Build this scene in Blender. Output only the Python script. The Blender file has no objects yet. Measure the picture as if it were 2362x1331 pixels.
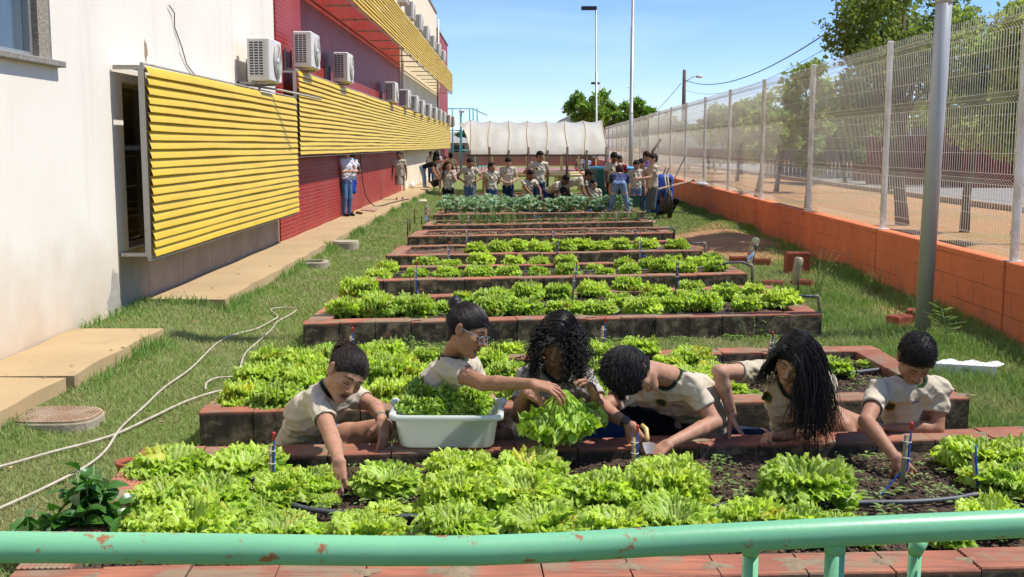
import bpy, math, random
import numpy as np
from mathutils import Vector, Matrix
from mathutils.bvhtree import BVHTree
random.seed(7)
RNG = np.random.default_rng(7)
sc = bpy.context.scene
C = sc.collection
# ---------------------------------------------------------------- camera, sky, sun, exposure
PW, PH, FPX = 2362.0, 1331.0, 2550.0
CAMZ, PITCH, YAW = 1.65, math.radians(7.37), math.radians(0.385)
cam_d = bpy.data.cameras.new('camera')
cam_d.sensor_width = 36.0
cam_d.lens = 36.0*FPX/PW
cam_d.clip_start = 0.05
cam_d.clip_end = 3000
cam = bpy.data.objects.new('camera', cam_d)
C.objects.link(cam)
cam.location = (0, 0, CAMZ)
cam.rotation_euler = (math.radians(90)-PITCH, 0, YAW)
sc.camera = cam
SUN = Vector((.515, .02, .857)).normalized()
w = bpy.data.worlds.new('World')
sc.world = w
w.use_nodes = True
wn = w.node_tree.nodes
wl = w.node_tree.links
bg = wn['Background']
sky = wn.new('ShaderNodeTexSky')
sky.sky_type = 'NISHITA'
sky.sun_disc = False
sky.sun_elevation = math.asin(SUN.z)
sky.sun_rotation = math.atan2(SUN.x, SUN.y)
sky.air_density = 0.85
sky.dust_density = 0.0
sky.altitude = 400
sky.ozone_density = 3.0
# faint high cloud wisps
tc = wn.new('ShaderNodeTexCoord')
mp = wn.new('ShaderNodeMapping')
mp.inputs['Scale'].default_value = (1.2, 1.2, 7)
mp.inputs['Rotation'].default_value = (0.1, 0.12, 0)
nz = wn.new('ShaderNodeTexNoise')
nz.inputs['Scale'].default_value = 2.2
nz.inputs['Detail'].default_value = 7
nz.inputs['Distortion'].default_value = .6
cr = wn.new('ShaderNodeValToRGB')
cr.color_ramp.elements[0].position = .50
cr.color_ramp.elements[0].color = (0, 0, 0, 1)
cr.color_ramp.elements[1].position = .80
cr.color_ramp.elements[1].color = (.22, .22, .22, 1)
mx = wn.new('ShaderNodeMixRGB')
mx.inputs['Color2'].default_value = (8.5, 9.2, 10.0, 1)
wl.new(tc.outputs['Generated'], mp.inputs['Vector'])
wl.new(mp.outputs['Vector'], nz.inputs['Vector'])
wl.new(nz.outputs['Fac'], cr.inputs['Fac'])
wl.new(cr.outputs['Color'], mx.inputs['Fac'])
wl.new(sky.outputs['Color'], mx.inputs['Color1'])
hsv = wn.new('ShaderNodeHueSaturation')
hsv.inputs['Saturation'].default_value = 1.12
hsv.inputs['Value'].default_value = .95
wl.new(mx.outputs['Color'], hsv.inputs['Color'])
tint = wn.new('ShaderNodeMixRGB')
tint.blend_type = 'MULTIPLY'
tint.inputs['Fac'].default_value = 1
tint.inputs['Color2'].default_value = (.86, .90, 1.12, 1)
wl.new(hsv.outputs['Color'], tint.inputs['Color1'])
wl.new(tint.outputs['Color'], bg.inputs['Color'])
bg.inputs["Strength"].default_value = 0.125
sl = bpy.data.lights.new('sun', 'SUN')
sl.energy = 4.2
sl.angle = math.radians(0.5)
sl.color = (1.0, .955, .88)
so = bpy.data.objects.new('sun', sl)
C.objects.link(so)
so.rotation_euler = (-SUN).to_track_quat('-Z', 'Y').to_euler()
so.location = (20, 5, 33)
sc.view_settings.view_transform = 'Standard'
sc.view_settings.look = 'None'
sc.view_settings.exposure = 0.48
sc.view_settings.gamma = 1
try:
    sc.cycles.max_bounces = 7
    sc.cycles.diffuse_bounces = 3
    sc.cycles.transparent_max_bounces = 10
    sc.cycles.use_adaptive_sampling = True
    sc.cycles.adaptive_threshold = 0.02
    sc.cycles.use_denoising = True
    sc.cycles.caustics_reflective = False
    sc.cycles.caustics_refractive = False
except Exception:
    pass

# ---------------------------------------------------------------- back-projection of measured photo points onto real planes
_R = cam.rotation_euler.to_matrix()
def ray(px, py):
    return _R @ Vector(((px-PW/2)/FPX, -(py-PH/2)/FPX, -1.0))
def G(px, py, z=0.0):
    d = ray(px, py)
    t = (z-CAMZ)/d.z
    return Vector((d.x*t, d.y*t, z))
def P(px, py, Y):
    d = ray(px, py)
    t = Y/d.y
    return Vector((d.x*t, Y, CAMZ+d.z*t))
def clamp(x, a, b): return max(a, min(b, x))

# ---------------------------------------------------------------- mesh builder
class MB:
    def __init__(s):
        s.v = []; s.n = 0; s.f = []; s.fm = []; s.fs = []; s.m = 0; s.vc = []
    def add(s, verts, faces, smooth=False, m=None):
        verts = np.asarray(verts, dtype=np.float64).reshape(-1, 3)
        s.v.append(verts)
        k = s.n
        mm = s.m if m is None else m
        for f in faces:
            s.f.append([i+k for i in f])
        s.fm += [mm]*len(faces)
        s.fs += [smooth]*len(faces)
        s.n += len(verts)
        return s
    def quad(s, a, b, c, d, m=None):
        return s.add([a, b, c, d], [(0, 1, 2, 3)], False, m)
    def box(s, c, size, rot=None, m=None, bev=0.0, smooth=False):
        hx, hy, hz = size[0]/2, size[1]/2, size[2]/2
        if bev <= 0:
            vs = [(x*hx, y*hy, z*hz) for z in (-1, 1) for y in (-1, 1) for x in (-1, 1)]
            fs = [(0, 2, 3, 1), (4, 5, 7, 6), (0, 1, 5, 4), (2, 6, 7, 3), (0, 4, 6, 2), (1, 3, 7, 5)]
        else:
            b = min(bev, hx*.9, hy*.9, hz*.9)
            vs = []; idx = {}
            for sx in (-1, 1):
                for sy in (-1, 1):
                    for sz in (-1, 1):
                        for a in range(3):
                            p = [sx*(hx-b), sy*(hy-b), sz*(hz-b)]
                            p[a] = (sx*hx, sy*hy, sz*hz)[a]
                            idx[(sx, sy, sz, a)] = len(vs)
                            vs.append(tuple(p))
            I = idx; fs = []
            for a in range(3):
                o = [(-1, -1), (1, -1), (1, 1), (-1, 1)]
                for sg in (-1, 1):
                    q = []
                    for p2 in o:
                        k3 = [0, 0, 0]; k3[a] = sg; k3[(a+1) % 3] = p2[0]; k3[(a+2) % 3] = p2[1]
                        q.append(I[(k3[0], k3[1], k3[2], a)])
                    fs.append(tuple(q if sg > 0 else q[::-1]))
            for a in range(3):
                b1, b2 = (a+1) % 3, (a+2) % 3
                for s1 in (-1, 1):
                    for s2 in (-1, 1):
                        def kk(sa, ax):
                            k3 = [0, 0, 0]; k3[a] = sa; k3[b1] = s1; k3[b2] = s2
                            return I[(k3[0], k3[1], k3[2], ax)]
                        q = [kk(-1, b1), kk(1, b1), kk(1, b2), kk(-1, b2)]
                        fs.append(tuple(q if s1*s2 < 0 else q[::-1]))
            for sx in (-1, 1):
                for sy in (-1, 1):
                    for sz in (-1, 1):
                        q = [I[(sx, sy, sz, 0)], I[(sx, sy, sz, 1)], I[(sx, sy, sz, 2)]]
                        fs.append(tuple(q if sx*sy*sz > 0 else q[::-1]))
        vs = np.array(vs)
        if rot is not None:
            R = np.array(rot.to_3x3() if isinstance(rot, Matrix) else Matrix.Rotation(rot, 3, 'Z'))
            vs = vs @ R.T
        return s.add(vs+np.array(c), fs, smooth, m)
    def tube(s, pts, rad, n=8, cap=True, smooth=True, m=None, closed=False):
        pts = [Vector(p) for p in pts]
        k = len(pts)
        if not hasattr(rad, '__len__'): rad = [rad]*k
        vs = []
        up = None
        for i, p in enumerate(pts):
            t = (pts[min(i+1, k-1)]-pts[max(i-1, 0)])
            if t.length < 1e-9: t = Vector((0, 0, 1))
            t.normalize()
            if up is None:
                up = t.orthogonal().normalized()
            else:
                up = (up - t*up.dot(t))
                if up.length < 1e-6: up = t.orthogonal()
                up.normalize()
            b = t.cross(up)
            for j in range(n):
                a = 2*math.pi*j/n
                vs.append(p+(up*math.cos(a)+b*math.sin(a))*rad[i])
        fs = []
        for i in range(k-1):
            for j in range(n):
                j2 = (j+1) % n
                fs.append((i*n+j, i*n+j2, (i+1)*n+j2, (i+1)*n+j))
        if cap:
            fs.append(tuple(range(n))[::-1])
            fs.append(tuple((k-1)*n+j for j in range(n)))
        return s.add([tuple(v) for v in vs], fs, smooth, m)
    def lathe(s, prof, c=(0, 0, 0), n=24, smooth=True, m=None, rot=None, capb=True, capt=True):
        vs = []
        for r, z in prof:
            for j in range(n):
                a = 2*math.pi*j/n
                vs.append((r*math.cos(a), r*math.sin(a), z))
        k = len(prof); fs = []
        for i in range(k-1):
            for j in range(n):
                j2 = (j+1) % n
                fs.append((i*n+j, i*n+j2, (i+1)*n+j2, (i+1)*n+j))
        if capb: fs.append(tuple(range(n))[::-1])
        if capt: fs.append(tuple((k-1)*n+j for j in range(n)))
        vs = np.array(vs)
        if rot is not None:
            vs = vs @ np.array(rot.to_3x3()).T
        return s.add(vs+np.array(c), fs, smooth, m)
    def grid(s, fn, nu, nv, smooth=True, m=None):
        vs = [fn(i/nu, j/nv) for j in range(nv+1) for i in range(nu+1)]
        fs = [(j*(nu+1)+i, j*(nu+1)+i+1, (j+1)*(nu+1)+i+1, (j+1)*(nu+1)+i) for j in range(nv) for i in range(nu)]
        return s.add([tuple(v) for v in vs], fs, smooth, m)
    def prism(s, poly, z0, z1, m=None):
        n = len(poly)
        vs = [(p[0], p[1], z0) for p in poly]+[(p[0], p[1], z1) for p in poly]
        fs = [tuple(range(n))[::-1], tuple(range(n, 2*n))]
        fs += [(i, (i+1) % n, n+(i+1) % n, n+i) for i in range(n)]
        return s.add(vs, fs, False, m)

WL = {}
def wloc(o):
    return WL.get(o.name, Vector((0, 0, 0)))
def mesh_from(name, verts, faces, fm=None, fs=None, mats=()):
    me = bpy.data.meshes.new(name)
    verts = np.asarray(verts, dtype=np.float32)
    if isinstance(faces, np.ndarray):
        k = faces.shape[1]
        me.vertices.add(len(verts)); me.vertices.foreach_set('co', verts.ravel())
        me.loops.add(faces.size); me.loops.foreach_set('vertex_index', faces.astype(np.int32).ravel())
        me.polygons.add(len(faces))
        me.polygons.foreach_set('loop_start', np.arange(0, faces.size, k, dtype=np.int32))
        me.polygons.foreach_set('loop_total', np.full(len(faces), k, dtype=np.int32))
    else:
        tot = np.array([len(f) for f in faces], dtype=np.int32)
        flat = np.fromiter((i for f in faces for i in f), dtype=np.int32, count=int(tot.sum()))
        me.vertices.add(len(verts)); me.vertices.foreach_set('co', verts.ravel())
        me.loops.add(len(flat)); me.loops.foreach_set('vertex_index', flat)
        me.polygons.add(len(tot))
        st = np.zeros(len(tot), dtype=np.int32)
        st[1:] = np.cumsum(tot)[:-1]
        me.polygons.foreach_set('loop_start', st)
        me.polygons.foreach_set('loop_total', tot)
    if fm is not None: me.polygons.foreach_set('material_index', np.asarray(fm, dtype=np.int32))
    if fs is not None: me.polygons.foreach_set('use_smooth', np.asarray(fs, dtype=bool))
    for mt in mats: me.materials.append(mt)
    me.update(calc_edges=True)
    me.validate()
    return me
def obj(name, mb, mats, parent=None, loc=None):
    """link the builder's mesh (world coordinates) as one object; parent or own origin subtracted"""
    if not isinstance(mats, (list, tuple)): mats = [mats]
    V = np.concatenate(mb.v) if mb.v else np.zeros((0, 3))
    base = Vector(loc) if loc is not None else Vector((0, 0, 0))
    if parent is not None: base = wloc(parent)
    me = mesh_from(name, V-np.array(base), mb.f, mb.fm, mb.fs, mats)
    o = bpy.data.objects.new(name, me)
    C.objects.link(o)
    if parent is not None:
        o.parent = parent
    else:
        o.location = base
    WL[o.name] = Vector(base)
    return o
def tag(o, label, cat, group=None):
    o['label'] = label; o['category'] = cat
    if group: o['group'] = group
    return o
def thing(name, label, cat, loc=(0, 0, 0), group=None):
    o = bpy.data.objects.new(name, None)
    o.empty_display_size = .1
    C.objects.link(o)
    o.location = loc
    WL[o.name] = Vector(loc)
    return tag(o, label, cat, group)
def struct(name, mb, mats, kind='structure'):
    o = obj(name, mb, mats)
    o['kind'] = kind
    return o
def stuff(name, mb, mats, label, cat):
    o = obj(name, mb, mats)
    o['kind'] = 'stuff'; o['label'] = label; o['category'] = cat
    return o

# ---------------------------------------------------------------- materials
def rgb(c, k=1.0): return (c[0]*k, c[1]*k, c[2]*k, 1)
def material(name, col, rough=.7, col2=None, scale=4.0, lo=.35, hi=.65, detail=5, bump=0, bscale=60, bdist=.01,
             metal=0, spec=.5, coords='Object', stretch=None, trans=0, sss=0, alpha=1.0, dirt=None, dscale=1.5, dlo=.5, dhi=.7,
             rand=0.0, coat=0, tlc=None, bdetail=4, attr=None):
    m = bpy.data.materials.new(name)
    m.use_nodes = True
    nt = m.node_tree; N = nt.nodes; L = nt.links
    b = N['Principled BSDF']
    b.inputs['Roughness'].default_value = rough
    b.inputs['Metallic'].default_value = metal
    b.inputs['Specular IOR Level'].default_value = spec
    if trans: b.inputs['Transmission Weight'].default_value = trans
    if coat: b.inputs['Coat Weight'].default_value = coat
    if sss:
        b.inputs['Subsurface Weight'].default_value = sss
        b.inputs['Subsurface Radius'].default_value = (.012, .005, .003)
        b.inputs['Subsurface Scale'].default_value = 1.0
    if alpha < 1: b.inputs['Alpha'].default_value = alpha
    tc = N.new('ShaderNodeTexCoord')
    vec = tc.outputs[coords]
    if stretch:
        mp = N.new('ShaderNodeMapping'); mp.inputs['Scale'].default_value = stretch
        L.new(vec, mp.inputs['Vector']); vec = mp.outputs['Vector']
    col_out = None
    base = N.new('ShaderNodeRGB'); base.outputs[0].default_value = rgb(col)
    col_out = base.outputs[0]
    if attr:
        at = N.new('ShaderNodeVertexColor'); at.layer_name = attr
        col_out = at.outputs['Color']
    if col2 is not None:
        nz = N.new('ShaderNodeTexNoise'); nz.inputs['Scale'].default_value = scale; nz.inputs['Detail'].default_value = detail
        L.new(vec, nz.inputs['Vector'])
        mr = N.new('ShaderNodeMapRange'); mr.inputs['From Min'].default_value = lo; mr.inputs['From Max'].default_value = hi
        L.new(nz.outputs['Fac'], mr.inputs['Value'])
        mix = N.new('ShaderNodeMixRGB'); L.new(mr.outputs[0], mix.inputs['Fac'])
        L.new(col_out, mix.inputs['Color1'])
        if attr:
            mix.blend_type = 'MULTIPLY'
        mix.inputs['Color2'].default_value = rgb(col2)
        col_out = mix.outputs[0]
    if dirt is not None:
        nz = N.new('ShaderNodeTexNoise'); nz.inputs['Scale'].default_value = dscale; nz.inputs['Detail'].default_value = 8
        nz.inputs['Roughness'].default_value = .65
        L.new(vec, nz.inputs['Vector'])
        mr = N.new('ShaderNodeMapRange'); mr.inputs['From Min'].default_value = dlo; mr.inputs['From Max'].default_value = dhi
        L.new(nz.outputs['Fac'], mr.inputs['Value'])
        mix = N.new('ShaderNodeMixRGB'); L.new(mr.outputs[0], mix.inputs['Fac'])
        L.new(col_out, mix.inputs['Color1']); mix.inputs['Color2'].default_value = rgb(dirt)
        col_out = mix.outputs[0]
    if rand:
        oi = N.new('ShaderNodeObjectInfo')
        hs = N.new('ShaderNodeHueSaturation')
        mr = N.new('ShaderNodeMapRange'); mr.inputs['To Min'].default_value = 1-rand; mr.inputs['To Max'].default_value = 1+rand
        L.new(oi.outputs['Random'], mr.inputs['Value']); L.new(mr.outputs[0], hs.inputs['Value'])
        mr2 = N.new('ShaderNodeMapRange'); mr2.inputs['To Min'].default_value = .5+rand*.07; mr2.inputs['To Max'].default_value = .5-rand*.07
        L.new(oi.outputs['Random'], mr2.inputs['Value']); L.new(mr2.outputs[0], hs.inputs['Hue'])
        L.new(col_out, hs.inputs['Color']); col_out = hs.outputs[0]
    L.new(col_out, b.inputs['Base Color'])
    if bump:
        nz = N.new('ShaderNodeTexNoise'); nz.inputs['Scale'].default_value = bscale; nz.inputs['Detail'].default_value = bdetail
        L.new(vec, nz.inputs['Vector'])
        bp = N.new('ShaderNodeBump'); bp.inputs['Strength'].default_value = bump; bp.inputs['Distance'].default_value = bdist
        L.new(nz.outputs['Fac'], bp.inputs['Height']); L.new(bp.outputs[0], b.inputs['Normal'])
    if tlc is not None:   # thin translucent leaf or film
        tr = N.new('ShaderNodeBsdfTranslucent')
        mxs = N.new('ShaderNodeMixShader'); mxs.inputs['Fac'].default_value = tlc
        hs = N.new('ShaderNodeHueSaturation'); hs.inputs['Value'].default_value = 1.3; hs.inputs['Saturation'].default_value = 1.1
        L.new(col_out, hs.inputs['Color']); L.new(hs.outputs[0], tr.inputs['Color'])
        L.new(b.outputs[0], mxs.inputs[1]); L.new(tr.outputs[0], mxs.inputs[2])
        L.new(mxs.outputs[0], N['Material Output'].inputs['Surface'])
    m['bsdf'] = b.name
    return m
def nodes(m): return m.node_tree.nodes, m.node_tree.links, m.node_tree.nodes['Principled BSDF']
def nvec(a):
    a = Vector(a); a.normalize(); return a
# ================================================================ ground, lawn, path
def brick_mat():
    """hollow clay brick: extruded ridges on top, mortar and earth smeared on the upright faces, their shade painted in"""
    m = material('clay_brick', (.42, .155, .085), .88, (.28, .10, .06), 3.5, .35, .65, dirt=(.26, .18, .11), dscale=3.2, dlo=.49, dhi=.58)
    N, L, b = nodes(m)
    tc = N.new('ShaderNodeTexCoord')
    at = N.new('ShaderNodeVertexColor'); at.layer_name = 'side'
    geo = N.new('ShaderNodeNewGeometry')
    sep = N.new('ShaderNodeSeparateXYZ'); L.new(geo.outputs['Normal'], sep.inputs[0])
    # upright faces: rough cement smear, with shade and sunlit specks painted into its colour
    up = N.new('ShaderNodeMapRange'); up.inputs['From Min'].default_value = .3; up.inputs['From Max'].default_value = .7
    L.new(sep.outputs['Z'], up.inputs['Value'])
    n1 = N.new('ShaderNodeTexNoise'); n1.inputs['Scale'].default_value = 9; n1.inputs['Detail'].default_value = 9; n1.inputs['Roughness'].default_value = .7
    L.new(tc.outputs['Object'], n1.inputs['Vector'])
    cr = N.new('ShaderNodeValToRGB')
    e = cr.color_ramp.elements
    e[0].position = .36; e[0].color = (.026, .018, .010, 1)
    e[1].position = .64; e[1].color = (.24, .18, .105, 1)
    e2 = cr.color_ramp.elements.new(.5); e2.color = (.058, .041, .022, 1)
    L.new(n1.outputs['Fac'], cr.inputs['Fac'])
    # patches of bare brick on the uprights
    n2 = N.new('ShaderNodeTexNoise'); n2.inputs['Scale'].default_value = 2.3; n2.inputs['Detail'].default_value = 6
    L.new(tc.outputs['Object'], n2.inputs['Vector'])
    r2 = N.new('ShaderNodeMapRange'); r2.inputs['From Min'].default_value = .66; r2.inputs['From Max'].default_value = .70
    L.new(n2.outputs['Fac'], r2.inputs['Value'])
    old = b.inputs['Base Color'].links[0].from_socket
    # extrusion lines and grime running along the bricks
    mpl = N.new('ShaderNodeMapping'); mpl.inputs['Scale'].default_value = (1.5, 55, 1)
    nl = N.new('ShaderNodeTexNoise'); nl.inputs['Scale'].default_value = 1.6; nl.inputs['Detail'].default_value = 5
    L.new(tc.outputs['Object'], mpl.inputs['Vector']); L.new(mpl.outputs[0], nl.inputs['Vector'])
    rl = N.new('ShaderNodeMapRange'); rl.inputs['From Min'].default_value = .48; rl.inputs['From Max'].default_value = .66; rl.inputs['To Max'].default_value = .75
    L.new(nl.outputs['Fac'], rl.inputs['Value'])
    ml = N.new('ShaderNodeMixRGB'); L.new(rl.outputs[0], ml.inputs['Fac']); L.new(old, ml.inputs['Color1']); ml.inputs['Color2'].default_value = (.20, .085, .055, 1)
    old = ml.outputs[0]
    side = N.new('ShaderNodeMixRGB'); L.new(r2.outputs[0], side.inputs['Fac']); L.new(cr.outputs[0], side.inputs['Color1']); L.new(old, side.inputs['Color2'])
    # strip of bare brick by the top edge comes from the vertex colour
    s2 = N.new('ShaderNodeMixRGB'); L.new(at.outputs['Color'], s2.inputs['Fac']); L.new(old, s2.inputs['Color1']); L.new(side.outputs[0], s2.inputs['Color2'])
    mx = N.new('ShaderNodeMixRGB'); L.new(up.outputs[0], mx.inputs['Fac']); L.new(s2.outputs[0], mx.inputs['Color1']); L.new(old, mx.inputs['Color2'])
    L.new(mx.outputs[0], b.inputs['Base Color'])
    bp = N.new('ShaderNodeBump'); bp.inputs['Strength'].default_value = .9; bp.inputs['Distance'].default_value = .02
    n3 = N.new('ShaderNodeTexNoise'); n3.inputs['Scale'].default_value = 22; n3.inputs['Detail'].default_value = 8; n3.inputs['Roughness'].default_value = .7
    L.new(tc.outputs['Object'], n3.inputs['Vector'])
    mulv = N.new('ShaderNodeMath'); mulv.operation = 'MULTIPLY'
    sb = N.new('ShaderNodeMath'); sb.operation = 'SUBTRACT'; sb.inputs[0].default_value = 1.05; L.new(up.outputs[0], sb.inputs[1])
    L.new(n3.outputs['Fac'], mulv.inputs[0]); L.new(sb.outputs[0], mulv.inputs[1])
    L.new(mulv.outputs[0], bp.inputs['Height']); L.new(bp.outputs[0], b.inputs['Normal'])
    return m
M = {}
M['brick'] = brick_mat()
M['hole'] = material('brick_hole_inside', (.10, .035, .02), .9)
M['brick_plain'] = material('loose_clay_brick', (.36, .095, .045), .8, (.24, .06, .03), 12)
M['mortar'] = material('dried_mortar', (.27, .20, .12), .95, (.20, .15, .09), 25, bump=.6, bscale=40)
M['soil'] = material('dark_garden_soil', (.034, .020, .011), .95, (.115, .068, .036), 28, .45, .68, 8, bump=1.0, bscale=45, bdist=.03)
M['soil_light'] = material('dry_light_soil', (.19, .115, .06), .95, (.30, .19, .105), 22, .4, .65, 8, bump=1.0, bscale=40, bdist=.03)
M['soil_red'] = material('reddish_soil', (.12, .06, .04), .95, (.19, .10, .07), 22, .4, .65, 8, bump=1.0, bscale=40, bdist=.03)
M['concrete'] = material('path_concrete', (.47, .335, .17), .9, (.40, .28, .14), 1.2, .35, .7, 8, bump=.25, bscale=70, dirt=(.28, .19, .10), dscale=3, dlo=.6, dhi=.8)
M['lawn'] = None

def lawn_material():
    m = bpy.data.materials.new('garden_and_street_ground'); m.use_nodes = True
    N = m.node_tree.nodes; L = m.node_tree.links; b = N['Principled BSDF']
    b.inputs['Roughness'].default_value = 1.0
    b.inputs['Specular IOR Level'].default_value = .1
    tc = N.new('ShaderNodeTexCoord')
    at = N.new('ShaderNodeVertexColor'); at.layer_name = 'zone'   # r: bare dirt, g: outside street dirt, b: long dark grass
    sep = N.new('ShaderNodeSeparateColor'); L.new(at.outputs['Color'], sep.inputs[0])
    def noise(sc_, de, lo, hi, rough=.6):
        n = N.new('ShaderNodeTexNoise'); n.inputs['Scale'].default_value = sc_; n.inputs['Detail'].default_value = de; n.inputs['Roughness'].default_value = rough
        L.new(tc.outputs['Object'], n.inputs['Vector'])
        r = N.new('ShaderNodeMapRange'); r.inputs['From Min'].default_value = lo; r.inputs['From Max'].default_value = hi
        L.new(n.outputs['Fac'], r.inputs['Value'])
        return r.outputs[0], n.outputs['Fac']
    def mix(f, a, c):
        x = N.new('ShaderNodeMixRGB')
        if hasattr(f, 'links'): L.new(f, x.inputs['Fac'])
        else: x.inputs['Fac'].default_value = f
        for s_, v in (('Color1', a), ('Color2', c)):
            if isinstance(v, tuple): x.inputs[s_].default_value = rgb(v)
            else: L.new(v, x.inputs[s_])
        return x.outputs[0]
    f1, _ = noise(1.3, 5, .38, .62)
    f2, _ = noise(60, 4, .4, .65)
    g = mix(f1, (.22, .28, .08), (.29, .29, .12))
    g = mix(f2, g, (.12, .14, .035))
    f3, _ = noise(3.0, 8, .60, .72)
    g = mix(f3, g, (.26, .19, .10))
    d1, _ = noise(2.0, 9, .35, .65)
    d = mix(d1, (.42, .235, .105), (.52, .32, .16))
    f4, _ = noise(.5, 6, .52, .66)
    out = mix(f4, (.55, .31, .145), (.40, .30, .12))
    f5, _ = noise(7, 8, .55, .72)
    out = mix(f5, out, (.36, .20, .09))
    c = mix(sep.outputs[0], g, d)
    c = mix(sep.outputs[1], c, out)
    L.new(c, b.inputs['Base Color'])
    _, h = noise(70, 6, 0, 1, .7)
    bp = N.new('ShaderNodeBump'); bp.inputs['Strength'].default_value = .9; bp.inputs['Distance'].default_value = .03
    L.new(h, bp.inputs['Height']); L.new(bp.outputs[0], b.inputs['Normal'])
    return m
M['lawn'] = lawn_material()

FX = lambda y: 3.98+.0215*y            # garden face of the orange wall
def sstep(a, b, x):
    t = np.clip((np.asarray(x, dtype=float)-a)/(b-a), 0, 1); return t*t*(3-2*t)
def gheight(x, y):
    x = np.asarray(x, dtype=float); y = np.asarray(y, dtype=float)
    h = .11*sstep(-2.6, -3.3, x)*sstep(40, 25, y)
    h = h+.012*np.sin(x*2.3+1)*np.sin(y*1.7)*sstep(60, 40, y)
    out = sstep(0.10, .16, x-FX(y))*sstep(110, 100, y)
    h = h*(1-out)+out*(.36+.02*np.sin(x*.9)*np.sin(y*.7))
    heap = np.exp(-(((x-3.55)/.75)**2+((y-19.0)/1.8)**2))*.17+np.exp(-(((x-3.9)/.4)**2+((y-21.5)/.9)**2))*.16
    h = h+heap*(1-out)
    return h
def build_ground():
    xs = np.unique(np.concatenate([np.linspace(-700, -40, 16), np.linspace(-40, -5, 20), np.linspace(-5, 5.6, 180), np.linspace(5.6, 30, 50), np.linspace(30, 700, 18)]))
    ys = np.unique(np.concatenate([np.linspace(-60, 2, 12), np.linspace(2, 26, 260), np.linspace(26, 60, 90), np.linspace(60, 120, 30), np.linspace(120, 1500, 24)]))
    X, Y = np.meshgrid(xs, ys)
    Z = gheight(X, Y)
    far = (X < -60) | (Y > 125)
    Z = np.where(far, 0.0, Z)
    nx, ny = len(xs), len(ys)
    V = np.stack([X.ravel(), Y.ravel(), Z.ravel()], 1)
    idx = np.arange(nx*ny).reshape(ny, nx)
    F = np.stack([idx[:-1, :-1].ravel(), idx[:-1, 1:].ravel(), idx[1:, 1:].ravel(), idx[1:, :-1].ravel()], 1)
    me = mesh_from('ground', V, F, None, np.ones(len(F)), [M['lawn']])
    col = np.zeros((len(V), 4), dtype=np.float32); col[:, 3] = 1
    x, y = V[:, 0], V[:, 1]
    nn = .35*np.sin(x*5.1+y*1.3)+.3*np.sin(y*3.7-x*2.2)
    heap = np.exp(-(((x-3.4)/1.0)**2+((y-18.6)/2.6)**2))*1.8
    heap += np.exp(-(((x-2.9)/.6)**2+((y-16.9)/.9)**2))*.9
    heap += np.exp(-(((x-3.9)/.35)**2+((y-11.2)/1.2)**2))*.7
    gap = 0.0
    col[:, 0] = np.clip(heap*(1+nn)-.25+gap, 0, 1)
    col[:, 1] = np.clip(((x-FX(y)) > .13)*1.0+((y > 60) & (x > -30))*.0, 0, 1)
    a = me.color_attributes.new('zone', 'FLOAT_COLOR', 'POINT')
    a.data.foreach_set('color', col.ravel())
    o = bpy.data.objects.new('ground', me); C.objects.link(o); o['kind'] = 'structure'
build_ground()
M['asphalt'] = material('street_asphalt', (.21, .19, .17), .95, (.26, .235, .20), 3, bump=.3, bscale=80, dirt=(.40, .27, .15), dscale=.8, dlo=.55, dhi=.8)
M['kerb'] = material('old_street_kerb', (.42, .32, .22), .9, (.33, .24, .15), 4)
def RX(y): return 9.3+.026*y
mb = MB()
mb.grid(lambda u, v: (RX(-40+v*240)+.0+u*5.6, -40+v*240, .392), 6, 60)
struct('road', mb, M['asphalt'])
mb = MB()
for k in range(80):
    y0 = -10+k*2.0
    for off in (-.09, 5.69):
        mb.box((RX(y0+1)+off, y0+.995, .40), (.16, 1.975, .16 if off < 0 else .22), bev=.015)
struct('kerb', mb, M['kerb'])

# building frame of reference: u along the wall, v outwards (towards +X)
BD = Vector((-.0098, 1, 0)).normalized(); BN = Vector((BD.y, -BD.x, 0))
def B(u, v, z): return Vector((-3.6, 0, 0))+BD*u+BN*v+Vector((0, 0, z))
BROT = Matrix.Rotation(math.atan2(-BD.x, BD.y), 3, 'Z')
def bbox_b(mb, u0, u1, v0, v1, z0, z1, m=None, bev=0):
    c = B((u0+u1)/2, (v0+v1)/2, (z0+z1)/2)
    mb.box(c, (v1-v0, u1-u0, z1-z0), BROT, m, bev)

# concrete path slabs
slabs = []
def slab(u0, u1, v0, v1, z=.15, th=.12, du=0.0, label=None):
    mb = MB()
    def fn(u, v):
        uu = u0+(u1-u0)*v; vv = v0+(v1-v0)*u
        edge = min(u, 1-u, v, 1-v)
        p = B(uu+(du*(u-.5)), vv+.012*math.sin(uu*7+vv*3)*(1 if edge == 0 else 0), z+.004*math.sin(uu*3)*math.cos(vv*4))
        return p
    n1 = max(6, int((u1-u0)/.12))
    mb.grid(fn, 8, n1)
    ring = [fn(i/8, 0) for i in range(9)]+[fn(1, j/n1) for j in range(1, n1+1)]+[fn(i/8, 1) for i in range(7, -1, -1)]+[fn(0, j/n1) for j in range(n1-1, 0, -1)]
    k = len(ring)
    vs = [tuple(p) for p in ring]+[(p.x, p.y, p.z-th) for p in ring]
    mb.add(vs, [(i, k+i, k+(i+1) % k, (i+1) % k) for i in range(k)])
    o = obj('concrete_slab', mb, M['concrete'], loc=B((u0+u1)/2, (v0+v1)/2, z-th))
    slabs.append((u0, u1, v0, v1))
    return o
tag(slab(4.6, 7.05, .10, .70), 'ochre concrete path slab in the lower left corner, nearest the railing', 'path slab', 'concrete path slabs')
tag(slab(7.09, 9.0, .02, .73, du=.05), 'ochre concrete path slab beside the grey plaster patch of the white wall', 'path slab', 'concrete path slabs')
tag(slab(10.75, 58, -.0, .80, z=.15, th=.16), 'long ochre concrete walkway running along the foot of the school wall', 'walkway')

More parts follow.
